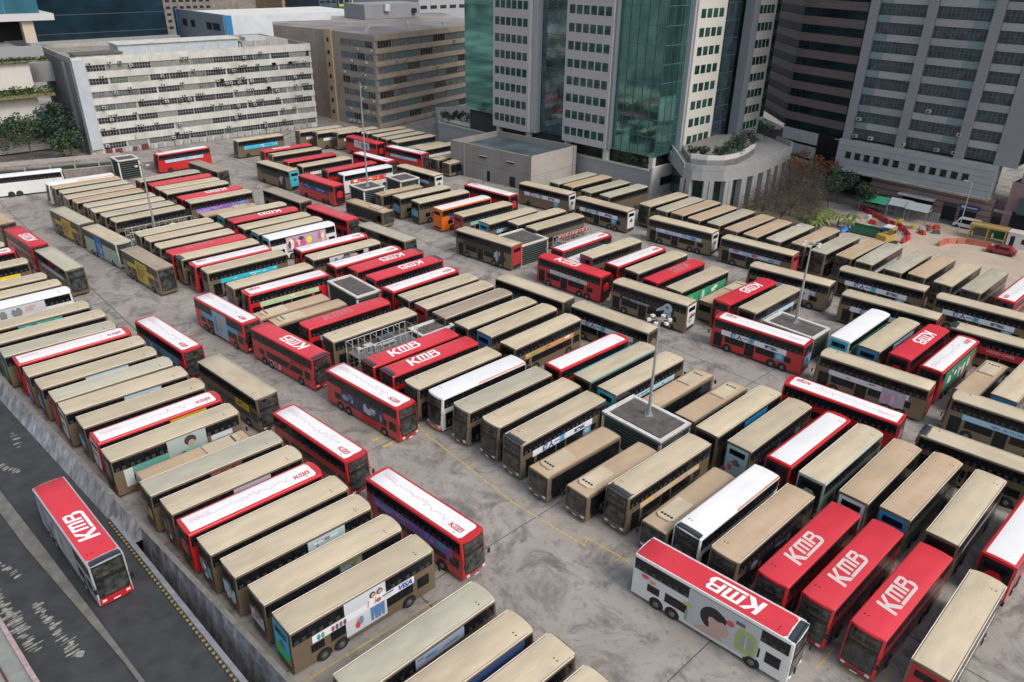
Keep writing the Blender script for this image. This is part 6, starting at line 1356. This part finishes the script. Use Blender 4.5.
wpart(t, 'entrance_canopy', (63.5, 205), (65.6, 190), [(0, 15, .0, 3.5, 8.6, 9.4, FW)]); wpart(t, 'side_wall', (60.5, 200), (65.4, 189.8), [(0, 11.3, -3, .3, 3, 8.4, BB)])

# -- grey ribbed tower
GR = mat('ribbed_grey', (.235, .25, .275), .7, var=.05, scale=.3); GP = mat('spandrel_grey', (.31, .325, .34), .7, var=.05, rand=.12); GT = mat('spandrel_teal', (.18, .26, .28), .5, var=.05)
GWN = mat('ribbed_tower_window', (.045, .07, .08), .3, var=.5, scale=.8)
t = thing('ribbed_tower', 'tall grey industrial tower with vertical ribs and strip windows at the right edge', 'tower')
g0 = Vector((70.6, 164.6)); gd = Vector((math.cos(R(-47)), math.sin(R(-47)))); gi = Vector((-gd.y, gd.x)); g1 = g0 + gd * 70
link('wall', MB().prism([tuple(g0 + gd * .3), tuple(g0 + gd * 33.4), tuple(g0 + gd * 33.4 + gi * 35), tuple(g0 + gd * .3 + gi * 35)], 12.4, 96, GWN).mesh('wall'), t)
cn = 0
bays = ((1.7, 10.9), (12.7, 22.3), (24.1, 29.3))
for fl in range(14):
    z = 12.6 + fl * 3.45
    for bi, (x0, x1) in enumerate(bays):
        cut = (2.6, 6.6, 0)[bi]
        if bi == 0: its = [(x0, x0 + cut, .02, .22, z + 1.9, z + 3.2, GT), (x0 + cut, x1, .02, .24, z + 1.9, z + 3.2, GP)]
        elif bi == 1: its = [(x0, x0 + cut, .02, .24, z + 1.9, z + 3.2, GP), (x0 + cut, x1, .02, .22, z + 1.9, z + 3.2, GT)]
        else: its = [(x0, x1, .02, .24, z + 1.9, z + 3.2, GP)]
        wpart(t, 'spandrel', g0, g1, its)
        n = int((x1 - x0) / .75)
        wpart(t, 'window_grid', g0, g1, [(x0 + (x1 - x0) * k / n - .05, x0 + (x1 - x0) * k / n + .05, .02, .08, z + .1, z + 1.88, mat('frame_grey', (.12, .14, .15), .6)) for k in range(n + 1)] + [(x0, x1, .081, .11, z + .95, z + 1.03, mat('frame_grey', (.12, .14, .15), .6))])
for x0, x1 in ((0, 1.6), (11.0, 12.6), (22.4, 24.0), (29.4, 33.4)): wpart(t, 'rib', g0, g1, [(x0, x1, -.2, 1.0 if x1 < 30 else .5, 12.0, 96, GR)])
for fl in range(3):
    for k in range(7):
        if rnd.random() < (.3 if fl == 0 else .9): continue
        M, _ = wallframe(g0, g1); p = M @ Vector((2.5 + k * 3.3, -.25, 12.7 + fl * 3.45 * 1)); link('air_conditioner', aircon_mesh(), t, p, R(-47))
PG = mat('podium_tiles', (.32, .355, .38), .7, var=.05, scale=.4, dirt=.2, dirtc=(.2, .2, .21))
wpart(t, 'podium_wall', g0, g1, [(-.4, 30.5, -2, 1.3, 6.0, 12.0, PG)])
for k in range(4): wpart(t, 'tile_course', g0, g1, [(-.4, 30.5, 1.305, 1.33, 7.1 + k * 1.25, 7.16 + k * 1.25, mat('joint_grey', (.16, .18, .19), .8))])
for k in range(12):
    x = 1.6 + k * 2.02 + (1.2 if k > 5 else 0); wpart(t, 'square_window', g0, g1, [(x, x + 1.15, 1.31, 1.40, 8.3, 9.7, WD), (x, x + 1.15, 1.401, 1.43, 8.95, 9.03, DARK), (x + .53, x + .6, 1.431, 1.45, 8.3, 9.7, DARK)])
wpart(t, 'ledge', g0, g1, [(-.6, 30.8, -1, 2.2, 5.6, 5.98, CONC)])
PKG = mat('granite_pink', (.27, .185, .175), .7, var=.08, scale=.5); 
wpart(t, 'street_wall', g0, g1, [(8, 31.5, -1.5, .6, 0, 5.58, PKG)]); wpart(t, 'street_wall', g0, g1, [(-.4, 8, -4, -2, 0, 5.58, DARK)])
for k in range(4): wpart(t, 'stone_course', g0, g1, [(8, 31.5, .605, .63, .9 + k * 1.2, 1.15 + k * 1.2, mat('granite_dark', (.13, .09, .09), .7))])
wpart(t, 'canopy', g0, g1, [(14.5, 21.5, .64, 2.6, 3.4, 3.7, mat('canopy_white', (.45, .46, .47), .6))]); wpart(t, 'shop_bay', g0, g1, [(15, 21, .64, .70, .1, 3.3, DARK)])
wpart(t, 'shop_bay', g0, g1, [(23.0, 25.6, .64, .70, .1, 2.8, DARK)]); wpart(t, 'shop_bay', g0, g1, [(26.2, 29.2, .64, .70, .1, 2.6, DARK)])
sb = wpart(t, 'shop_sign', g0, g1, [(26.0, 29.6, .71, .85, 2.9, 3.8, mat('sign_blue', (.03, .05, .22), .5))]); wpart(sb, 'sign_emblem', g0, g1, [(26.3, 26.9, .855, .87, 3.1, 3.6, WHT), (27.2, 29.2, .855, .87, 3.25, 3.45, WHT)])
wpart(t, 'shop_sign', g0, g1, [(23.0, 25.6, .71, .85, 2.95, 3.5, mat('sign_navy', (.04, .06, .12), .5))])
wpart(t, 'side_building', g0, g1, [(33.5, 66, -6, .2, 0, 9.5, PKG), (31.8, 66, .21, .24, 3.5, 4.0, CONC)]); wpart(t, 'side_arch', g0, g1, [(36, 60, .21, 2.4, 4.4, 7.4, mat('arch_teal', (.05, .08, .09), .5)), (35, 52, .25, .4, 0.1, 4.2, DARK)])
wpart(t, 'side_block', g0, g1, [(34.6, 64, -30, -.2, 9.6, 96, mat('side_block_grey', (.19, .20, .215), .7, var=.05))] + [(38 + j * 0, 62, -.19, -.1, 11 + k * 3.6, 13.6 + k * 3.6, mat('teal_window', (.03, .09, .10), .2)) for k in range(14) for j in (0,)])
link('ground_court', MB().prism([(63.5, 177), (70, 166), (72, 168), (66, 178)], .004, .3, CONC).mesh('ground_court'), t)

# street, kerb and building site ground beyond the yard
st = [(58, 176), (66, 163), (84, 147), (104, 130), (140, 98), (140, 112), (106, 143), (88, 156), (74, 168), (66, 184)]
b = MB(); b.prism([(57, 172), (64, 160.5), (84, 144.8), (104, 128), (150, 84), (160, 96), (107, 142.5), (86, 158), (72, 167), (60, 188)], -.5, .006, ASPH2); link('street', b.mesh('street'), kind='structure')
SITE = mat('site_ground', (.45, .37, .29), .9, var=.12, scale=.25, dirt=.45, dirtc=(.27, .265, .255), bump=.2)
b = MB(); b.prism([(58.5, 139), (65, 147), (75, 151), (84, 144.2), (104, 127.2), (108, 112), (92, 96), (78, 108), (67, 121)], -.5, .012, SITE); link('site_ground', b.mesh('site_ground'), kind='structure')
b = MB(); b.prism([(28, 160), (34, 149), (44, 134), (58, 140), (66, 149), (64, 160), (60, 168), (45, 150), (34, 149)], -.5, .02, mat('rough_ground', (.15, .125, .095), .95, var=.3, scale=.4, dirt=.5, dirtc=(.08, .085, .05))); link('planting_ground', b.mesh('planting_ground'), kind='structure')
b = MB(); b.prism([(68, 140.5), (73, 145.5), (77.5, 141.5), (72.5, 137.5)], .0, .03, mat('patch_grey', (.19, .19, .18), .9, var=.2)); link('paved_patch', b.mesh('paved_patch'), kind='structure')

# ---------------------------------------------------------------- vegetation
LEAF = {k: mat('leaf_' + k, c, .6, var=.35, scale=1.4, rand=.12) for k, c in {'deep': (.022, .045, .020), 'mid': (.045, .085, .028), 'olive': (.085, .115, .025), 'rust': (.15, .052, .025), 'dry': (.095, .07, .05), 'blue': (.018, .045, .032), 'banana': (.12, .16, .035)}.items()}
BARK = mat('bark', (.085, .066, .052), .9, var=.3, scale=3)
def crown_mesh(seed, rx, rz, kinds, n, leaf, clumps):
    def f():
        r = random.Random(seed); b = MB()
        cl = []
        for _ in range(clumps):
            a = r.uniform(0, 6.283); e = r.uniform(-.5, 1); q = r.uniform(.35, .85)
            cl.append((Vector((math.cos(a) * rx * q, math.sin(a) * rx * q, rz * e * .75)), r.uniform(.28, .5) * rx, LEAF[r.choice(kinds)]))
        for _ in range(n):
            c, cr, m = r.choice(cl); v = Vector((r.gauss(0, 1), r.gauss(0, 1), r.gauss(0, .8))).normalized() * cr * r.uniform(.5, 1.08)
            p = c + v; a = Vector((r.gauss(0, 1), r.gauss(0, 1), r.gauss(0, 1))).normalized(); u = a.cross(Vector((.3, .5, .8))).normalized(); s = leaf * r.uniform(.6, 1.4)
            w = a.cross(u); b.face([p - u * s, p - w * s * .6, p + u * s, p + w * s * .6], m)
        return b.mesh('crown')
    return cached(('crown', seed, rx, rz, kinds, n, leaf, clumps), f)
def tree(x, y, z, h, rx, kinds, seed, label, group, n=900, leaf=.22, name='tree', clumps=12, bare=False):
    t = thing(name, label, 'tree' if name != 'shrub' else 'shrub', (x, y, z), rnd.uniform(0, 6), group)
    r = random.Random(seed); b = MB(); th = h * (.45 if not bare else .3)
    b.tube((0, 0, 0), (.1, 0, th), .045 * h * .5, .03 * h * .5, BARK, 7)
    nb = 5 if not bare else 16
    for k in range(nb):
        a = 6.283 * k / nb + r.random(); e = r.uniform(.5, .95); z0 = th * r.uniform(.6, 1)
        p1 = Vector((math.cos(a) * rx * .5 * e, math.sin(a) * rx * .5 * e, z0 + (h - z0) * r.uniform(.4, .7))); b.tube((.06, 0, z0), p1, .02 * h * .4, .010 * h * .4, BARK, 5)
        if bare:
            for _ in range(5):
                p2 = p1 + Vector((r.uniform(-1, 1) * rx * .5, r.uniform(-1, 1) * rx * .5, r.uniform(0, .4) * h)); b.tube(p1, p2, .012 * h * .3, .012, BARK, 4)
                for _ in range(3):
                    p3 = p2 + Vector((r.uniform(-1, 1) * rx * .3, r.uniform(-1, 1) * rx * .3, r.uniform(-.1, .25) * h)); b.tube(p2, p3, .022, .008, BARK, 3)
    link('trunk', b.mesh('trunk'), t)
    rz = (h - th * .8) / 1.7
    cm = link('crown', crown_mesh(seed, rx, rz, kinds, n, leaf, clumps), t, (0, 0, h - rz * .95))
    return t
for v in TREES: tree(*v[:9], **v[9])
def plantain(x, y, z, s, seed, label):
    t = thing('banana_plant', label, 'plant', (x, y, z), 0, 'banana plants behind the parked buses'); r = random.Random(seed)
    b = MB(); b.tube((0, 0, 0), (0, 0, 1.3 * s), .14 * s, .09 * s, mat('plant_stem', (.16, .15, .06), .8), 7); link('stem', b.mesh('stem'), t)
    for k in range(9):
        a = 6.283 * k / 9 + r.random() * .4; l = r.uniform(1.3, 2.1) * s; w = .26 * s; d = Vector((math.cos(a), math.sin(a), 0)); n = Vector((-d.y, d.x, 0)); b = MB(); pr = None
        for j in range(5):
            q = j / 4; c = d * l * q * .85 + Vector((0, 0, 1.3 * s + l * (.75 * q - .95 * q * q))); ww = w * math.sin(math.pi * min(1, q * .85 + .12)); cur = (c - n * ww - Vector((0, 0, ww * .3)), c, c + n * ww - Vector((0, 0, ww * .3)))
            if pr: b.face([pr[0], cur[0], cur[1], pr[1]], LEAF['banana' if k % 3 else 'olive']); b.face([pr[1], cur[1], cur[2], pr[2]], LEAF['banana'])
            pr = cur
        link('leaf', b.mesh('leaf'), t)
for v in BANANAS: plantain(*v)
def bush(x, y, z, r_, seed, label, kinds=('deep', 'mid'), group='round bushes on the podium ledge'):
    t = thing('bush', label, 'bush', (x, y, z), seed, group)
    b = MB(); 
    for k in range(5): a = k * 1.25; b.tube((0, 0, 0), (math.cos(a) * r_ * .5, math.sin(a) * r_ * .5, r_ * .9), .04, .02, BARK, 5)
    link('stems', b.mesh('stems'), t); link('crown', crown_mesh(seed % 5, r_, r_ * .8, kinds, 420, .13 + r_ * .04, 9), t, (0, 0, r_ * .8))
for v in BUSHES: bush(*v)
def hedge(name, label, A, B, z, h, w, kinds, n, group=None):
    A, B = Vector(A), Vector(B); L = (B - A).length; t = thing(name, label, 'hedge', (A.x, A.y, z), math.atan2((B - A).y, (B - A).x), group); r = random.Random(int(L * 10)); b = MB()
    for _ in range(n):
        p = Vector((r.uniform(0, L), -r.uniform(-.2, w), r.uniform(0, h) * (1 + .3 * math.sin(r.random() * 9)))); a = Vector((r.gauss(0, 1), r.gauss(0, 1), r.gauss(0, 1))).normalized(); u = a.cross(Vector((.3, .5, .8))).normalized(); s = .3 * r.uniform(.6, 1.4); ww = a.cross(u)
        b.face([p - u * s, p - ww * s * .6, p + u * s, p + ww * s * .6], LEAF[r.choice(kinds)])
    link('foliage', b.mesh('foliage'), t); b = MB(); b.box(0, L, -w + .1, .1, 0, h * .35, mat('planter_soil', (.16, .15, .07), .9)); link('planter_box', b.mesh('planter_box'), t)
hedge('planter_hedge', 'upper green planter hedge on the white terraced building', (-176, 138.3), (-115.5, 194.5), 4.4, 3.0, 2.8, ('olive', 'mid', 'olive'), 6000, 'planter hedges on the terraces')
hedge('planter_hedge', 'roof level planter hedge on the white terraced building', (-176, 138.5), (-115.5, 194.7), 13.3, 2.0, 2.6, ('olive', 'mid'), 4500, 'planter hedges on the terraces')
hedge('planter_hedge', 'narrow planter hedge under the glass tower slab, top left', (-176, 139), (-115.5, 195.5), 21.2, .9, 1.8, ('mid', 'deep'), 3000, 'planter hedges on the terraces')

# ---------------------------------------------------------------- edges of the yard, street furniture, site clutter
t = thing('boundary_wall', 'low stained boundary wall behind the far left buses', 'wall')
wpart(t, 'wall', (-126, 150.5), (-82.5, 177), [(0, 51, -.3, 0, 0, 1.7, mat('wall_brown', (.20, .175, .155), .85, var=.25, scale=1, dirt=.5))]); wpart(t, 'coping', (-126, 150.5), (-82.5, 177), [(0, 51, -.35, .05, 1.703, 1.85, CONC)])
t = thing('roof_canopy', 'flat pinkish roof strip between the trees and the white bus at left', 'roof'); wpart(t, 'sheet', (-146, 149.5), (-91, 178.5), [(0, 60, -4, 0, 2.2, 2.4, mat('roof_pinkish', (.33, .28, .26), .8, var=.15, scale=.6))]); wpart(t, 'post', (-146, 149.5), (-91, 178.5), [(k * 5, k * 5 + .25, -.5, -.25, .0, 2.19, CONC) for k in range(12)])
def streetlamp(x, y, h, head, label):
    t = thing('street_lamp', label, 'lamp', (x, y, 0), R(head), 'slim street lamps beyond the yard'); b = MB(); b.tube((0, 0, 0), (0, 0, h), .10, .06, mat('pole_pale', (.45, .47, .48), .5, .2), 8); b.tube((0, 0, h - .05), (1.0, 0, h + .1), .045, .035, mat('pole_pale', (.45, .47, .48), .5, .2), 6); link('pole', b.mesh('pole', 40), t)
    b = MB(); b.prism([(.8, -.16), (1.5, -.12), (1.6, 0), (1.5, .12), (.8, .16)], h + .04, h + .2, mat('lamp_housing', (.62, .62, .62), .4)); link('lamp_head', b.mesh('lamp_head'), t)
for v in SLAMPS: streetlamp(*v)
def gable(x, y, head, lx, ly, h, m, label):
    t = thing('gable_canopy', label, 'canopy', (x, y, 0), R(head), 'gable canopies on the building site')
    b = MB(); b.face([(-lx / 2, -ly / 2, h), (lx / 2, -ly / 2, h), (lx / 2, 0, h + 1.15), (-lx / 2, 0, h + 1.15)], m); b.face([(-lx / 2, ly / 2, h), (lx / 2, ly / 2, h), (lx / 2, 0, h + 1.15), (-lx / 2, 0, h + 1.15)], m)
    b.face([(-lx / 2, -ly / 2, h - .06), (lx / 2, -ly / 2, h - .06), (lx / 2, ly / 2, h - .06), (-lx / 2, ly / 2, h - .06)], m); link('roof_sheet', b.mesh('roof_sheet'), t)
    for sx in (-1, 1):
        for sy in (-1, 1): link('post', box_mesh('post', -.06, .06, -.06, .06, 0, 2.6, GREYM), t, (sx * (lx / 2 - .1), sy * (ly / 2 - .1), 0)).scale = (1, 1, (h - .07) / 2.6)
for v in GABLES: gable(*v)
def barrier(x, y, head, label, m):
    t = thing('water_barrier', label, 'barrier', (x, y, .01), R(head), 'red plastic barriers round the building site')
    def f():
        b = MB(); b.box(-.75, .75, -.28, .28, 0, .25, m); b.box(-.72, .72, -.16, .16, .25, .62, m); b.box(-.70, .70, -.11, .11, .62, 1.0, m); return b.mesh('barrier_body')
    link('barrier_body', cached(('barrier', m.name), f), t)
BRED = mat('barrier_red', (.42, .035, .05), .5, rand=.2); BORG = mat('barrier_orange', (.44, .15, .10), .5, rand=.2)
OR_ = 'first second third fourth fifth sixth seventh eighth ninth tenth eleventh twelfth thirteenth fourteenth fifteenth sixteenth'.split()
def chain(pts, label, m, step=1.7):
    k = 0; pts = [Vector(p) for p in pts]
    for p, q_ in zip(pts, pts[1:]):
        d = q_ - p; n = max(1, round(d.length / step))
        for i in range(n):
            c = p + d * (i + .5) / n; barrier(c.x, c.y, math.degrees(math.atan2(d.y, d.x)), OR_[k] + ' ' + label, m); k += 1
chain([(72.0, 153.0), (72.6, 148), (73.5, 143.0), (74.8, 139.5), (73.6, 134.2), (70.8, 131.5)], 'barrier from the street in the winding red plastic line', BRED)
chain([(77.2, 130.6), (79.5, 132.2), (83, 132.4), (86.5, 130.2), (88.2, 128.8)], 'barrier from the left in the curved orange line on pale ground', BORG, 1.5)
def car(x, y, head, name, label, body, L=4.4, H=1.5, kind='car'):
    t = thing(name, label, kind, (x, y, .01), R(head)); w = .88; van = H > 1.8
    prof = [(-L / 2, .35), (-L / 2, .95), (-L / 2 + .35, 1.0), (-L / 2 + (.5 if van else .9), H), (L / 2 - (.9 if van else 1.9), H), (L / 2 - (.5 if van else 1.15), .98), (L / 2 - .1, .85), (L / 2, .6), (L / 2, .35)]
    b = MB(); n = len(prof)
    for s in (-1, 1): b.face([(u, s * (w - (.12 if z > 1.1 else 0)), z) for u, z in (prof if s < 0 else prof[::-1])], body)
    for i in range(n):
        j = (i + 1) % n; (u0, z0), (u1, z1) = prof[i], prof[j]; w0 = w - (.12 if z0 > 1.1 else 0); w1 = w - (.12 if z1 > 1.1 else 0)
        b.face([(u0, -w0, z0), (u0, w0, z0), (u1, w1, z1), (u1, -w1, z1)], body)
    link('body', b.mesh('body'), t)
    for s in (-1, 1):
        b = MB(); a0_, a1_ = (-L / 2 + .7, L / 2 - .95) if van else (-L / 2 + 1.0, L / 2 - 1.5)
        b.face([(a0_, s * (w + .012), 1.02), (a1_ + .3, s * (w + .012), 1.02), (a1_ - .3, s * (w - .095), H - .1), (a0_ + .2, s * (w - .095), H - .1)], GLASS); link('side_window', b.mesh('side_window'), t)
    b = MB(); i = 4; (u0, z0), (u1, z1) = prof[4], prof[5]; b.face([(u0 + .03, -.7, z0), (u0 + .03, .7, z0), (u1 + .03, .78, z1 + .03), (u1 + .03, -.78, z1 + .03)], GLASS); link('windscreen', b.mesh('windscreen'), t)
    for u in (-L / 2 + .8, L / 2 - .8):
        for s in (-1, 1): o = link('wheel', wheel_mesh(), t, (u, s * .8, .32)); o.scale = (.64, .8, .64)
    return t
car(86.6, 127.2, 140, 'parked_car', 'red car with grey roof parked inside the barriers on pale ground', mat('car_red', (.28, .02, .025), .35, coat=.4), 4.6, 1.55)
car(88.0, 141.2, 135, 'white_van', 'white van standing behind the yellow frame shelter', mat('car_white', (.6, .6, .6), .4), 4.9, 1.9, 'van')
car(83.2, 152.6, -45, 'pickup', 'white pickup parked under the pale canopy across the street', mat('car_white', (.6, .6, .6), .4), 4.8, 1.6, 'pickup')
t = thing('frame_shelter', 'yellow steel frame shelter with a green sheet at the right edge of the site', 'shelter', (88.0, 134.4, .01), R(-40))
YF = mat('frame_yellow', (.40, .27, .07), .5)
for sx in (-2.9, 0, 2.9):
    for sy in (-1.1, 1.1): b = MB(); b.box(-.12, .12, -.12, .12, 0, 2.5, YF); link('post', b.mesh('post'), t, (sx, sy, 0))
b = MB(); b.box(-3.1, 3.1, -1.3, -1.0, 2.503, 2.85, YF); b.box(-3.1, 3.1, 1.0, 1.3, 2.503, 2.85, YF); b.box(-3.1, 3.1, -.99, .99, 2.6, 2.7, mat('sheet_yellow_grey', (.40, .28, .10), .7)); link('roof_frame', b.mesh('roof_frame'), t)
b = MB(); b.box(.8, 2.7, 1.02, 1.06, .3, 2.2, mat('sheet_green', (.02, .16, .07), .6)); link('green_sheet', b.mesh('green_sheet'), t); b = MB(); b.box(-2.6, .5, 1.02, 1.06, .2, 1.9, mat('mesh_grey', (.16, .16, .15), .8)); link('back_panel', b.mesh('back_panel'), t)
t = thing('site_cabin', 'white site cabin with a dark doorway at the right edge', 'cabin', (92.3, 130.6, .01), R(-42))
b = MB(); b.box(-2.4, 2.4, -1.2, 1.2, 0, 2.6, mat('cabin_white', (.60, .60, .61), .6, var=.04)); link('body', b.mesh('body'), t); b = MB(); b.box(-2.5, 2.5, -1.3, 1.3, 2.603, 2.75, WHT); link('roof', b.mesh('roof'), t)
b = MB(); b.box(-1.9, -1.2, -1.23, -1.19, .1, 2.1, DARK); link('door', b.mesh('door'), t); b = MB(); b.box(-.1, .9, -1.23, -1.19, .9, 1.8, WD); link('window', b.mesh('window'), t)
for i, (x, y, hd, lab) in enumerate([(69.6, 134.6, 45, 'blue portable toilet box beside the red barriers'), ]):
    t = thing('blue_cabin', lab, 'cabin', (x, y, .01), R(hd)); b = MB(); b.box(-1.1, 1.1, -.7, .7, 0, 2.2, mat('cabin_blue', (.02, .14, .32), .5)); link('body', b.mesh('body'), t)
    b = MB(); b.box(-1.15, 1.15, -.75, .75, 2.203, 2.32, mat('cabin_white', (.6, .6, .61), .6)); link('roof', b.mesh('roof'), t)
    for k in (-.5, .5): b = MB(); b.box(k - .16, k + .16, -.73, -.705, .9, 1.7, WHT); link('door_notice', b.mesh('door_notice'), t)
t = thing('blue_tarpaulin', 'crumpled blue tarpaulin heap behind the tan roofed bus', 'tarpaulin', (62.9, 138.0, .01), R(20)); b = MB(); rr = random.Random(4); 
pts = [[(i * .45 - 1.35, j * .4 - .8, max(0, 1.1 - (i - 3) ** 2 * .1 - (j - 2) ** 2 * .2 + rr.uniform(-.2, .2))) for j in range(5)] for i in range(7)]
for i in range(6):
    for j in range(4): b.face([pts[i][j], pts[i + 1][j], pts[i + 1][j + 1], pts[i][j + 1]], mat('tarp_blue', (.02, .13, .36), .5))
link('sheet', b.mesh('sheet'), t)
t = thing('green_skip', 'long dark green skip between the blue tarpaulin and the blue cabin', 'skip', (66.4, 136.6, .01), R(-42)); b = MB()
for s in (-1, 1): b.box(-2.6, 2.6, s * 1.0 - .05, s * 1.0 + .05, .2, 1.5, mat('skip_green', (.03, .14, .08), .6, var=.2))
b.box(-2.6, -2.5, -.95, .95, .2, 1.5, mat('skip_green', (.03, .14, .08), .6)); b.box(2.5, 2.6, -.95, .95, .2, 1.5, mat('skip_green', (.03, .14, .08), .6)); b.box(-2.49, 2.49, -.94, .94, .21, .35, mat('skip_inside', (.10, .09, .08), .9)); link('body', b.mesh('body'), t)
t = thing('yellow_machine', 'yellow excavator cab beside the red barriers near the buses', 'machine', (67.6, 131.0, .01), R(30)); b = MB(); b.box(-1.6, 1.2, -1.0, 1.0, .9, 2.0, mat('machine_yellow', (.42, .27, .06), .5)); link('body', b.mesh('body'), t); b = MB(); b.box(-1.7, 1.7, -1.3, -.8, 0, .8, RUBBER); b.box(-1.7, 1.7, .8, 1.3, 0, .8, RUBBER); link('track', b.mesh('track'), t); b = MB(); b.box(.1, 1.1, -.9, -.1, 2.003, 3.1, mat('machine_yellow', (.42, .27, .06), .5)); b.box(.15, 1.12, -.92, -.6, 2.2, 2.9, WD); link('cab', b.mesh('cab'), t)
b = MB(); b.tube((1.2, 0, 1.6), (2.6, .1, 3.0), .16, .14, mat('machine_yellow', (.42, .27, .06), .5), 6); b.tube((2.6, .1, 3.0), (3.6, .1, 1.2), .12, .10, mat('machine_yellow', (.42, .27, .06), .5), 6); link('arm', b.mesh('arm'), t)
t = thing('site_hoarding', 'grey ribbed hoarding along the street beside the site', 'hoarding'); wpart(t, 'panel', (77.2, 149.2), (84.0, 143.8), [(k * .5, k * .5 + .42, 0, .06, 0, 2.1, mat('hoarding_grey', (.22, .25, .255), .7, rand=.1)) for k in range(17)]); wpart(t, 'rail', (77.2, 149.2), (84, 143.8), [(0, 8.5, -.1, -.01, 1.8, 1.9, GREYM)])
rr = random.Random(11)
for k in range(16):
    x, y = rr.uniform(70, 82), rr.uniform(135, 149)
    if x + y > 226: continue
    c = rr.choice([(.5, .05, .06), (.4, .4, .4), (.03, .2, .35), (.5, .35, .08), (.12, .11, .1), (.55, .55, .53)])
    t = thing('material_stack', 'small stack of building materials, number%s from the street on the site' % '' if False else OR_[k] + ' small stack of materials scattered near the gable canopies', 'stack', (x, y, .03), rr.uniform(0, 6), 'stacks of building materials'); b = MB()
    for j in range(3): b.box(-.7 + j * .1, .7 - j * .07, -.35, .35 - j * .08, j * .25, j * .25 + .22, colm(c)); 
    link('layers', b.mesh('layers'), t)
for k in range(14):
    t = thing('pipe_trestle', OR_[k] + ' low pipe trestle from the left behind the right hand buses', 'trestle', (71.5 + k * 1.55, 113.5 - k * 1.25 + (k % 3) * .6, .02), R(-42 + k % 4 * 9), 'pipe trestles behind the buses'); b = MB()
    for s in (-.8, .8):
        b.tube((s, -.4, 0), (s, 0, 1.1), .035, .035, GREYM, 5); b.tube((s, .4, 0), (s, 0, 1.1), .035, .035, GREYM, 5)
    link('legs', b.mesh('legs'), t); b = MB(); b.tube((-1.1, 0, 1.15), (1.1, 0, 1.15), .05, .05, mat('pipe_pale', (.5, .48, .44), .7), 6); b.tube((-1, 0, .6), (1, 0, .6), .03, .03, mat('pipe_red', (.4, .05, .05), .7), 6); link('bar', b.mesh('bar'), t)

# ---------------------------------------------------------------- buses
for v in BUSES: make_bus(*v)

# ---------------------------------------------------------------- light and camera
w = bpy.data.worlds.new('World'); sc.world = w; w.use_nodes = True; N = w.node_tree.nodes; L = w.node_tree.links
sk = N.new('ShaderNodeTexSky'); sk.sky_type = 'NISHITA'; sk.sun_disc = False; sk.sun_elevation = R(48); sk.sun_rotation = R(SUNROT); sk.air_density = 1.2; sk.dust_density = 4; sk.ozone_density = 1
hs = N.new('ShaderNodeHueSaturation'); hs.inputs['Saturation'].default_value = .6; L.new(sk.outputs[0], hs.inputs['Color']); L.new(hs.outputs[0], N['Background'].inputs[0]); N['Background'].inputs[1].default_value = SKY
sun = bpy.data.lights.new('sun', 'SUN'); sun.energy = SUN; sun.angle = R(18); sun.color = (1.0, .96, .91); so = bpy.data.objects.new('sun', sun); COL.objects.link(so)
az = R(SUNAZ); el = R(48); dv = Vector((math.sin(az) * math.cos(el), math.cos(az) * math.cos(el), math.sin(el)))
so.rotation_euler = dv.to_track_quat('Z', 'Y').to_euler()
cam = bpy.data.cameras.new('camera'); co = bpy.data.objects.new('camera', cam); COL.objects.link(co); sc.camera = co
cam.sensor_width = 36; cam.lens = 755 * 36 / 1024; cam.clip_start = .5; cam.clip_end = 4000
p_, r_ = R(27.2), R(.95)
fw = Vector((0, math.cos(p_), -math.sin(p_))); rt = Vector((1, 0, 0)); up = Vector((0, math.sin(p_), math.cos(p_)))
rt2 = rt * math.cos(r_) + up * math.sin(r_); up2 = -rt * math.sin(r_) + up * math.cos(r_)
m = Matrix((rt2, up2, -fw)).transposed().to_4x4(); m.translation = (0, 0, 46.3); co.matrix_world = m
sc.view_settings.view_transform = 'Standard'; sc.view_settings.look = 'None'; sc.view_settings.exposure = EXPO; sc.view_settings.gamma = 1
sc.render.engine = 'CYCLES'; sc.render.resolution_x = 1024; sc.render.resolution_y = 682
